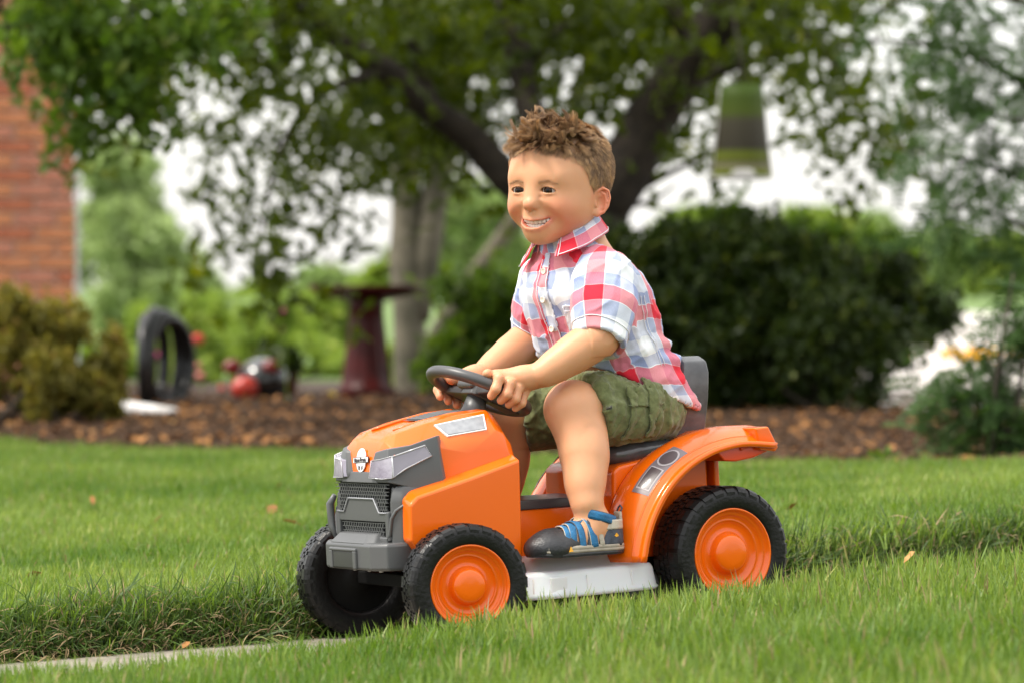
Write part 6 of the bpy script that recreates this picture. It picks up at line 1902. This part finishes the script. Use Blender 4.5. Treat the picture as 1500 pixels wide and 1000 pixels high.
TY = math.radians(15)
tf = v3(math.cos(TY), math.sin(TY), 0); tl_ = v3(-math.sin(TY), math.cos(TY), 0)
ZK = [.28, .33, .375, .453, .517, .545, .56, .575, .60, .63]
CX = [-.188, -.184, -.160, -.128, -.112, -.105, -.098, -.086, -.080, -.076]
AK = [.090, .092, .088, .090, .094, .083, .068, .048, .038, .036]
BK = [.110, .110, .105, .101, .103, .098, .086, .066, .046, .042]
def torso_uv(P):
    z = P[:, 2]; cx = np.interp(z, ZK, CX)
    x = P[:, 0] - cx; y = P[:, 1]
    u = x * tf[0] + y * tf[1]; v = x * tl_[0] + y * tl_[1]
    return np.arctan2(v, u), u, v
def fold(P, dirv, freq, amp, seed, stretch=.25):
    """soft ridges running along dirv"""
    d = np.array(dirv, float); d /= np.linalg.norm(d)
    al = P @ d
    Pp = P - al[:, None] * d * (1 - stretch)
    n = vnoise(Pp, freq, seed, 2)
    return amp * (1 - 2 * np.abs(n)) ** 2 * np.sign(1 - 2 * np.abs(n))
def build_shirt():
    h = .003
    F = Field((-.33, -.17, .27), (.02, .17, .64), h)
    X, Y, Z = F.coords()
    z = Z[0, 0, :]
    cx = np.interp(z, ZK, CX)[None, None, :]; a = np.interp(z, ZK, AK)[None, None, :]; b = np.interp(z, ZK, BK)[None, None, :]
    x = X - cx; u = x * tf[0] + Y * tf[1]; v = x * tl_[0] + Y * tl_[1]
    k = ((np.abs(u) / a) ** 2.3 + (np.abs(v) / b) ** 2.3) ** (1 / 2.3)
    F.f = ((k - 1) * np.minimum(a, b)).astype(np.float32)
    F.f = np.maximum(F.f, (Z - .622).astype(np.float32))
    for SH, sg in ((LSH, 1), (RSH, -1)):
        F.cap(SH + v3(-.012, -.035 * sg, .002), SH + v3(0, -.006 * sg, -.010), .034, .036, .030)
    # hem cut and hollow below
    hemz = .318 + .43 * (X + .265) + .010 * np.sin(Y * 30)
    F.f = np.maximum(F.f, np.broadcast_to(hemz - Z, F.f.shape).astype(np.float32))
    inner = F.f * 0 + ((k - 1) * np.minimum(a, b) + .009).astype(np.float32)
    cut = np.maximum(inner, np.broadcast_to(Z - hemz - .012, F.f.shape).astype(np.float32))
    F.f = np.maximum(F.f, -cut)
    V, Q = F.mesh(); V = relax(V, Q, 3, .5)
    N = vnormals(V, Q)
    th, u, v = torso_uv(V)
    amp = fold(V, (.2, .3, 1), 26, .0048, 11, .3) + fold(V, (.9, .2, -.45), 34, .0040, 12, .22) * np.clip((.50 - V[:, 2]) / .08, 0, 1)
    amp += fold(V, (.5, -.6, .6), 42, .0020, 13, .3) + vnoise(V, 16, 5) * .004
    # bunching of the cloth at the small of the back
    amp += .006 * np.clip(1 - np.abs(V[:, 2] - .415) / .05, 0, 1) * np.sin(V[:, 2] * 190 + 3 * vnoise(V, 14, 8)) * np.clip(-u / .05, 0, 1)
    amp *= 1 - .8 * np.clip(1 - (V[:, 2] - (.318 + .43 * (V[:, 0] + .265))) / .022, 0, 1)
    V2 = V + N * amp[:, None]
    uv = np.stack([th * .092, V[:, 2] * 1.02 + .10 * (V[:, 0] - np.interp(V[:, 2], ZK, CX)) + amp * 1.5, np.zeros(len(V))], 1)
    uv[:, 0] += amp * 1.2
    me = mesh_from('shirt', V2, Q, M_PLAID, True); fattr(me, 'cloth', uv)
    o = put(bpy.data.objects.new('shirt', me), boy)
    return o, V2, Q, uv, th, u, v
shirt, sV, sQ, sUV, sTH, sU, sW = build_shirt()
# button placket, chest pocket, side seam, hem
mk_ = (np.abs(sTH) < .135) & (sU > 0) & (sV[:, 2] < .585)
plk = extract('placket', sV, sQ, mk_, .0018, .0012, M_PLAID, shirt, sUV + np.array([.03, .02, 0]))
mk_ = (sTH > .33) & (sTH < .93) & (sV[:, 2] > .435) & (sV[:, 2] < .505 + .0 * sTH) & (sU > 0)
pk = extract('chest_pocket', sV, sQ, mk_, .0020, .0012, M_PLAID, shirt, sUV + np.array([.012, .045, 0]))
def on_shirt(th, z, h=.0026):
    """point on the shirt in direction th at height z"""
    d2 = (np.angle(np.exp(1j * (sTH - th))) * .09) ** 2 + (sV[:, 2] - z) ** 2 + (np.hypot(sU, sW) < .03) * 1
    i = np.argsort(d2)[:6]; w = 1 / (d2[i] + 1e-8)
    p = (sV[i] * w[:, None]).sum(0) / w.sum()
    cx = np.interp(p[2], ZK, CX); n = p - v3(cx, 0, p[2]); n /= np.linalg.norm(n) + 1e-9
    return p + n * h
def stitch(name, pts, parent, r=.0007):
    m = MB(); m.tube([tuple(p) for p in pts], r, 5); return m.build(name, M_STITCH, parent, smooth=True)
stitch('stitching', [on_shirt(.34, z, .0042) for z in np.linspace(.500, .440, 14)] + [on_shirt(t, .437 - .006 * math.sin((t - .34) / .58 * math.pi), .0042) for t in np.linspace(.36, .92, 12)] + [on_shirt(.92, z, .0042) for z in np.linspace(.440, .500, 14)], pk)
stitch('stitching', [on_shirt(t, .492, .0042) for t in np.linspace(.34, .92, 12)], pk)
stitch('stitching', [on_shirt(t, .5 - .0, .0042) for t in np.linspace(.34, .92, 12)], pk)
for dth in (-.12, .12): stitch('stitching', [on_shirt(dth, z, .0040) for z in np.linspace(.575, .40, 40)], plk, .0006)
for z in (.556, .512, .466, .420):
    p = on_shirt(.0, z, .0036); bt = MB(); bt.lathe([(0, .0022), (.0032, .0022), (.0042, .0030), (.0052, .0026), (.0054, .0010), (0, 0)], 'z', 20)
    for q in range(4): bt.lathe([(0, .0024), (.0006, .0024)], 'z', 6, (.0014 * math.cos(q * 1.57 + .78), .0014 * math.sin(q * 1.57 + .78), 0))
    o = bt.build('button', M_BUTTON, shirt, smooth=True); o.matrix_local = Matrix.Translation(p) @ Vector(tf).to_track_quat('Z', 'Y').to_matrix().to_4x4()
for t0 in (1.62, 1.70): stitch('stitching', [on_shirt(t0, z, .0012) for z in np.linspace(.51, .40, 30)], shirt, .0006)

def sleeve(side):
    SH, EL = (LSH, LEL) if side > 0 else (RSH, REL)
    ax = EL - SH; L_ = np.linalg.norm(ax); ax = ax / L_
    h = .0024
    F = Field(np.minimum(SH, EL) - .08, np.maximum(SH, EL) + .08, h)
    X, Y, Z = F.coords()
    F.chain([SH - ax * .005 + v3(-.004, -.020 * side, .006), SH + ax * .010, SH + ax * (L_ * .55), EL + ax * .04], [.036, .0460, .0460, .0365], .02)
    t = (X - SH[0]) * ax[0] + (Y - SH[1]) * ax[1] + (Z - SH[2]) * ax[2]
    lim = L_ * 1.12
    # hem is cut square to the arm, dropping a little at the back
    tt = t + .18 * (X - EL[0])
    F.f = np.maximum(F.f, np.broadcast_to(tt - lim, F.f.shape).astype(np.float32))
    # hollow at the hem
    G = Field(F.lo, F.lo + (F.n - 1) * h, h); G.f = np.full_like(F.f, 1.0)
    G.chain([SH + ax * (L_ * .80), EL + ax * .07], [.032, .0315], 0)
    s_ = tuple(min(a, b) for a, b in zip(F.f.shape, G.f.shape))
    F.f[:s_[0], :s_[1], :s_[2]] = np.maximum(F.f[:s_[0], :s_[1], :s_[2]], -G.f[:s_[0], :s_[1], :s_[2]])
    V, Q = F.mesh(); V = relax(V, Q, 3)
    N = vnormals(V, Q)
    rel = V - SH; t = rel @ ax
    e1 = np.cross(ax, v3(0, 1, 0)); e1 /= np.linalg.norm(e1); e2 = np.cross(ax, e1)
    r = rel - t[:, None] * ax
    ang = np.arctan2(r @ e2, r @ e1)
    amp = fold(V, ax * .8 + v3(.3, 0, .2), 34, .0026, 21 + side, .3) + vnoise(V, 22, 6) * .003 + fold(V, np.cross(ax, v3(0, 1, 0)), 40, .0022, 25, .35) * np.clip(1 - np.abs(t - .03) / .05, 0, 1)
    V2 = V + N * amp[:, None]
    ang0 = ang - (math.pi / 2) * side * 0
    # break the pattern at the back of the arm
    uv = np.stack([ang * .044 + .020, -t * 1.0 + .065, np.zeros(len(V))], 1)
    me = mesh_from('sleeve', V2, Q, M_PLAID, True); fattr(me, 'cloth', uv)
    o = put(bpy.data.objects.new('sleeve', me), shirt)
    # hem line
    pts = []
    for a in np.linspace(-math.pi, math.pi, 49)[:-1]:
        d2 = (np.angle(np.exp(1j * (ang - a))) * .044) ** 2 + (t + .18 * (V[:, 0] - EL[0]) - (L_ * 1.12 - .020)) ** 2 + (np.linalg.norm(r, axis=1) < .034) * 1
        i = np.argmin(d2); pts.append(V2[i] + N[i] * .0006)
    pts = np.array(pts); pts = (pts + np.roll(pts, 1, 0) + np.roll(pts, -1, 0)) / 3 * 1.0
    c0 = pts.mean(0); pts = c0 + (pts - c0) * 1.012
    stitch('stitching', list(pts) + [pts[0]], o)
    return o
sleeve(1); sleeve(-1)

def collar():
    C = v3(-.079, 0, 0)
    n = 61
    phis = np.linspace(math.radians(30), math.radians(330), n)
    rows = [[], [], [], [], [], []]; uvs = []
    for p in phis:
        # p=0 front; distance from the front opening 0..1 at the back
        bk = .5 - .5 * math.cos(p)                     # 0 front .. 1 back
        fr_ = max(0, 1 - (min(p, 2 * math.pi - p) - .52) / 1.0)  # towards the tips
        d = tf * math.cos(p) + tl_ * math.sin(p)
        rin = .0420 + .002 * (1 - bk); top = .601 + .048 * bk ** .8
        base = top - .026
        fall = .0280 + (.018 if p > math.pi else .003) * fr_
        spread = .010 + (.012 if p > math.pi else .027) * fr_ ** 1.3
        a = C + d * (rin) + v3(-.006 * bk, 0, 0)
        def q(r, z): return C + d * r + v3(-.006 * bk, 0, 0) + v3(0, 0, z)
        rows[0].append(q(rin + .004, base)); rows[1].append(q(rin, top - .004)); rows[2].append(q(rin + .0015, top))
        rows[3].append(q(rin + .0055, top - .0015)); rows[4].append(q(rin + .008 + spread * .5, top - fall * .55)); rows[5].append(q(rin + .012 + spread, top - fall))
    uv = []
    for i, r in enumerate(rows):
        for k, p in enumerate(phis): uv.append((p * .052 * 1.15, [0, .022, .026, .030, .046, .062][i], 0))
    uv = np.array(uv); uv[:, 0] += .043; uv[:, 1] += .05
    R_ = np.array(rows); R_ += (vnoise(R_.reshape(-1, 3), 40, 3).reshape(6, n, 1)) * .0018
    v = R_.reshape(-1, 3); f = np.array([(i * n + j, i * n + j + 1, (i + 1) * n + j + 1, (i + 1) * n + j) for i in range(5) for j in range(n - 1)])
    me = mesh_from('collar', v, f, M_PLAID, True); fattr(me, 'cloth', uv)
    o = put(bpy.data.objects.new('collar', me), shirt)
    m = o.modifiers.new('solid', 'SOLIDIFY'); m.thickness = .0016; m.offset = 0
    s = o.modifiers.new('sub', 'SUBSURF'); s.levels = s.render_levels = 1
    edge = [R_[5][k] * .84 + R_[4][k] * .16 + v3(0, 0, .0014) for k in range(1, n - 1)]
    stitch('stitching', edge, o, .00075)
    for e, k in ((1, 1), (-2, n - 2)):
        stitch('stitching', [R_[j][k] + (R_[j][k] - C - v3(0, 0, R_[j][k][2])) * .02 + v3(0, 0, .0012) for j in (3, 4, 5)], o, .00075)
    # inner stand of the collar
    m = MB()
    return o
collar()

# shorts
def build_shorts():
    h = .0028
    F = Field((-.31, -.16, .25), (.0, .16, .42), h)
    F.ell((-.185, 0, .330), (.066, .096, .058), 0)
    HEM = .84
    segs = []
    for s, HI, KN in ((1, LHI, LKN), (-1, RHI, RKN)):
        d = KN - HI
        a = HI + v3(0, 0, .002); b = HI + d * (HEM + .12) + v3(0, 0, -.006)
        F.cap(a, b, .054, .0530, .022)
        segs.append((HI, d / np.linalg.norm(d), np.linalg.norm(d)))
    X, Y, Z = F.coords()
    for s, (HI, w, L_) in zip((1, -1), segs):
        t = (X - HI[0]) * w[0] + (Y - HI[1]) * w[1] + (Z - HI[2]) * w[2]
        lim = L_ * HEM + .22 * (Z - .33)
        half = np.broadcast_to((Y * s > 0), F.f.shape)
        cut = np.broadcast_to(t - lim, F.f.shape)
        F.f = np.where(half, np.maximum(F.f, cut), F.f).astype(np.float32)
        b = HI + w * (L_ + .05) + v3(0, 0, -.006); a = HI + w * (L_ * .62) + v3(0, 0, -.002)
        F.cap(a, b, .042, .0475, .0, 's')
    V, Q = F.mesh(); V = relax(V, Q, 3)
    N = vnormals(V, Q)
    amp = fold(V, (.25, .2, 1), 30, .0062, 31, .3) + fold(V, (1, .1, .35), 26, .0042, 32, .25) + fold(V, (.6, -.2, -.8), 60, .0034, 33, .3) + fold(V, (.1, .3, 1), 90, .0020, 35, .25) + vnoise(V, 20, 9) * .004
    amp *= np.clip((V[:, 2] - .275) / .02, .3, 1)
    V2 = V + N * amp[:, None]
    me = mesh_from('shorts', V2, Q, None, True)
    return V2, Q, me, segs
def shorts_material():
    m, nt, b = new_mat('olive_cotton'); L = nt.links
    tc = nt.nodes.new('ShaderNodeTexCoord')
    n1 = nt.nodes.new('ShaderNodeTexNoise'); n1.inputs['Scale'].default_value = 90; n1.inputs['Detail'].default_value = 8; n1.inputs['Roughness'].default_value = .65
    L.new(tc.outputs['Object'], n1.inputs['Vector'])
    cr = nt.nodes.new('ShaderNodeValToRGB'); e = cr.color_ramp.elements
    e[0].position = .3; e[0].color = (.085, .098, .038, 1); e[1].position = .7; e[1].color = (.185, .205, .088, 1)
    L.new(n1.outputs['Fac'], cr.inputs[0]); L.new(cr.outputs[0], b.inputs['Base Color'])
    b.inputs['Roughness'].default_value = .9; b.inputs['Specular IOR Level'].default_value = .2; b.inputs['Sheen Weight'].default_value = .2
    n2 = nt.nodes.new('ShaderNodeTexNoise'); n2.inputs['Scale'].default_value = 130; n2.inputs['Detail'].default_value = 6
    L.new(tc.outputs['Object'], n2.inputs['Vector'])
    bp = nt.nodes.new('ShaderNodeBump'); bp.inputs['Strength'].default_value = .55; bp.inputs['Distance'].default_value = .003
    L.new(n2.outputs['Fac'], bp.inputs['Height']); L.new(bp.outputs[0], b.inputs['Normal'])
    return m
M_OLIVE = shorts_material()
M_OTHREAD = pbr('olive_thread', (.20, .23, .12), .9)
shV, shQ, me, SEG = build_shorts()
me.materials.append(M_OLIVE)
shorts = put(bpy.data.objects.new('shorts', me), boy)
for s, (HI, w, L_) in zip((1, -1), SEG):
    rel = shV - HI; t = rel @ w
    side = shV[:, 1] * s > HI[1] * s + .022
    outer = side & (shV[:, 1] * s > .06)
    pkm = outer & (t > L_ * .16) & (t < L_ * .62) & (shV[:, 2] > .290) & (shV[:, 2] < .360)
    o1 = extract('cargo_pocket', shV, shQ, pkm, .0042, .0030, M_OLIVE, shorts)
    flm = outer & (t > L_ * .14) & (t < L_ * .64) & (shV[:, 2] > .338) & (shV[:, 2] < .372)
    o2 = extract('pocket_flap', shV, shQ, flm, .0075, .0030, M_OLIVE, shorts)
    stm = outer & (t > L_ * .26) & (t < L_ * .38) & (shV[:, 2] > .296) & (shV[:, 2] < .385)
    o3 = extract('pocket_strap', shV, shQ, stm, .0100, .0030, M_OLIVE, shorts)
    for ob in (o1, o2, o3):
        sm = ob.modifiers.new('s', 'SMOOTH'); sm.iterations = 3; sm.factor = .5
        ob.modifiers.move(1, 0)
    def on_sh(tv, zv, h=.0012):
        d2 = (t - tv) ** 2 + (shV[:, 2] - zv) ** 2 + (~outer) * 1.0
        i = np.argmin(d2); return shV[i] + v3(0, s * h, 0)
    def sm_(pts, r=.0006):
        pts = np.array(pts); pts[1:-1] = (pts[:-2] + pts[1:-1] * 2 + pts[2:]) / 4
        m = MB(); m.tube([tuple(p) for p in pts], r, 5); m.build('seam', M_OTHREAD, shorts, smooth=True)
    for hh in (.006, .010): sm_([on_sh(tv, .343 , .0085) for tv in np.linspace(L_ * .16, L_ * .62, 24)]) if hh == .006 else None
    sm_([on_sh(tv, .366, .0008) for tv in np.linspace(L_ * .0, L_ * .78, 30)])
    sm_([on_sh(L_ * .78 + .22 * (z - .33), z, .0008) for z in np.linspace(.290, .372, 24)])

# ------------------------------------------------------------------ sandals
M_RUB = pbr('sandal_rubber', (.020, .021, .024), .42, bump=.15, bscale=200, vary=.25, vscale=60)
M_SOLE = pbr('sandal_midsole', (.34, .30, .24), .7, bump=.1, bscale=100, vary=.15, vscale=60)
M_STRAP = pbr('blue_webbing', (.012, .135, .30), .6, bump=.3, bscale=500, vary=.25, vscale=80)
M_SUEDE = pbr('grey_suede', (.055, .065, .085), .9, bump=.3, bscale=500, vary=.3, vscale=90)
M_LINING = pbr('beige_lining', (.42, .38, .31), .9, bump=.2, bscale=300, vary=.15, vscale=90)
M_YEL = pbr('yellow_print', (.80, .38, .02), .5)
def sandal(M, s):
    root = bpy.data.objects.new('sandal', None); root.empty_display_size = .05; put(root, boy); root.matrix_local = M
    def hw(x):
        return np.interp(x, [0, .006, .02, .045, .07, .10, .125, .145, .158, .165], [.010, .019, .0265, .0265, .0270, .0320, .0345, .0320, .022, .008])
    xs = np.concatenate([np.linspace(0, .012, 5), np.linspace(.02, .145, 16), np.linspace(.15, .165, 6)])
    def layer(name, mat, zs, g):
        rows = []
        for (z, dg) in zs:
            L1 = [(x, (hw(x) + g + dg) , z) for x in xs]; L2 = [(x, -(hw(x) + g + dg), z) for x in xs[::-1]]
            rows.append([(x + (g + dg) * (1 if x > .08 else -1) * .8, y, zz + .004 * max(0, (x - .12) / .045) ** 2 + .0015) for x, y, zz in L1 + L2])
        v = [p for r in rows for p in r]; n = len(rows[0])
        f = [(i * n + j, i * n + (j + 1) % n, (i + 1) * n + (j + 1) % n, (i + 1) * n + j) for i in range(len(rows) - 1) for j in range(n)]
        f += [tuple(range(n))[::-1], tuple(range((len(rows) - 1) * n, len(rows) * n))]
        return MB().add(v, f).build(name, mat, root, smooth=True)
    layer('outsole', M_RUB, [(-.0010, -.003), (.0000, 0), (.0048, .0005), (.0055, -.001)], .0010)
    layer('midsole', M_SOLE, [(.0050, -.001), (.0058, .0012), (.0090, .0018), (.0100, .0008), (.0105, .0008), (.0112, .0016), (.0150, .0012), (.0168, -.001)], .0005)
    # toe cap with side rand
    F = Field((.05, -.045, -.004), (.18, .045, .06), .0014)
    F.ell((.127, 0, .0145), (.0425, .0382, .0270), 0)
    F.cap((.092, 0, .020), (.125, 0, .018), .0290, .0270, .012)
    X, Y, Z = F.coords()
    F.f = np.maximum(F.f, np.broadcast_to(.002 - Z + 0 * X, F.f.shape).astype(np.float32))
    top = .042 - .9 * (.110 - X)                                       # cut: the cap slopes down towards the arch
    F.f = np.maximum(F.f, np.broadcast_to(Z - top, F.f.shape).astype(np.float32))
    op = np.broadcast_to(((X - .088) / .028) ** 2 + (Y / .021) ** 2 + ((Z - .042) / .020) ** 2, F.f.shape)
    F.f = np.maximum(F.f, -((np.sqrt(op) - 1) * .02).astype(np.float32))
    V, Q = F.mesh(); mk('toe_cap', relax(V, Q, 2), Q, M_RUB, root, smooth=True)
    # heel cup
    def cup(name, mat, z0, z1, g, x1, th, lean=0):
        rows = []
        for z in np.linspace(z0, z1, 6):
            k = (z - z0) / (z1 - z0)
            r = []
            for a in np.linspace(math.radians(90), math.radians(270), 25):
                ca, sa = math.cos(a), math.sin(a)
                x = .024 + .0245 * ca + lean * k - g * .5; y = (.0250 + g - .002 * k) * sa
                if a < math.radians(100) or a > math.radians(260): pass
                r.append((x, y, z))
            r = [(x1 - .012 * k, r[0][1] * .99, z)] + r + [(x1 - .012 * k, r[-1][1] * .99, z)]
            rows.append(r)
        return strip(rows, name, mat, root, th=th, smooth=True)
    cup('heel_counter', M_SUEDE, .014, .047, .0015, .046, .003)
    cup('heel_lining', M_LINING, .040, .055, .0005, .040, .004)
    tri = MB(); tri.add([(.017, s * .0282, .030), (.021, s * .0284, .0345), (.025, s * .0284, .030), (.021, s * .0284, .0275)], [(0, 1, 2, 3)]); tri.build('heel_print', M_YEL, root)
    # ribbons over the foot
    def ribbon(name, pts, w, mat, th=.0022, edge=None, n=22):
        P = smooth_path(pts, n)
        P = np.array(P)
        T = np.gradient(P, axis=0); T /= np.linalg.norm(T, axis=1)[:, None]
        c = np.array([.07, 0, .012]); 
        out = P - np.stack([P[:, 0], P[:, 0] * 0, P[:, 0] * 0 + .018], 1); out /= np.linalg.norm(out, axis=1)[:, None]
        B = np.cross(T, out); B /= np.linalg.norm(B, axis=1)[:, None]
        rows = [[P[i] + B[i] * w * q + out[i] * .0006 * (1 - (2 * q) ** 2) for q in np.linspace(-.5, .5, 5)] for i in range(n)]
        o = strip(rows, name, mat, root, th=th, smooth=True)
        if edge:
            for q in (-.5, .5):
                m = MB(); m.tube([tuple(P[i] + B[i] * w * q) for i in range(n)], .0012, 6); m.build('strap_piping', edge, o, smooth=True)
        return o
    def arc(x0, x1, w, hgt, z0=.014, a0=0, a1=180, n=11):
        out = []
        for i, a in enumerate(np.linspace(math.radians(a0), math.radians(a1), n)):
            t = i / (n - 1)
            out.append((x0 + (x1 - x0) * t, w * math.copysign(abs(math.cos(a)) ** .75, math.cos(a)), z0 + hgt * max(0, math.sin(a)) ** .8))
        return out
    ribbon('strap', arc(.100, .086, .0290, .0375), .0110, M_STRAP, edge=M_LINING)
    ribbon('strap', arc(.082, .088, .0285, .0410), .0105, M_STRAP, edge=M_SUEDE)
    ribbon('strap', arc(.060, .080, .0275, .0475), .0120, M_STRAP, edge=M_LINING)
    ribbon('strap', arc(.110, .100, .0300, .0345), .0080, M_STRAP, edge=M_LINING)
    ribbon('side_panel', arc(.046, .070, .0268, .0530), .0080, M_LINING)
    ribbon('side_panel', arc(.070, .052, .0262, .0530), .0070, M_SUEDE)
    ribbon('instep_strap', [(.104, s * .004, .0400), (.090, s * .006, .0475), (.076, s * .007, .0560), (.062, s * .007, .0660), (.054, s * .006, .0730)], .0130, M_SUEDE, edge=M_STRAP)
    ribbon('cord_lock', [(.106, s * .010, .0390), (.098, s * .015, .0440), (.090, s * .019, .0460)], .0080, M_STRAP)
    ribbon('cord_lock', [(.112, s * .000, .0385), (.104, s * .012, .0410), (.094, s * .021, .0400)], .0050, M_SUEDE)
    # ankle strap
    P = []
    for a in np.linspace(math.radians(20), math.radians(340), 25):
        P.append((.042 + .0320 * math.cos(a), .0275 * math.sin(a), .0600 + .009 * math.cos(a)))
    rows = [[(x + (q - .5) * 0, y, z + (q - .5) * .0135) for q in np.linspace(0, 1, 4)] for x, y, z in P]
    o = strip(rows, 'ankle_strap', M_STRAP, root, th=.003, smooth=True)
    for q in (-.5, .5):
        m = MB(); m.tube([(x, y, z + q * .0135) for x, y, z in P], .0015, 6); m.build('strap_piping', M_SUEDE, o, smooth=True)
    m = MB(); m.box((.0015, 0, .058), (.0055, .020, .017)); m.build('heel_pad', M_LINING, root, bevel=.002)
    m = MB(); m.tube([(.001, -.006, .064), (-.003, -.006, .072), (-.003, 0, .076), (-.003, .006, .072), (.001, .006, .064)], .0016, 6); m.build('pull_loop', M_SUEDE, root, smooth=True)
    # printed triangle on the toe cap
    tri = MB(); y0 = s * .0392
    tri.add([(.1130, y0 - s * .0002, .0095), (.1050, y0 - s * .0012, .0098), (.1088, y0 - s * .0018, .0175)], [(0, 1, 2)])
    t_ = tri.build('toe_print', M_YEL, root); t_.modifiers.new('s', 'SOLIDIFY').thickness = .0012
sandal(SHOE_L, 1); sandal(SHOE_R, -1)
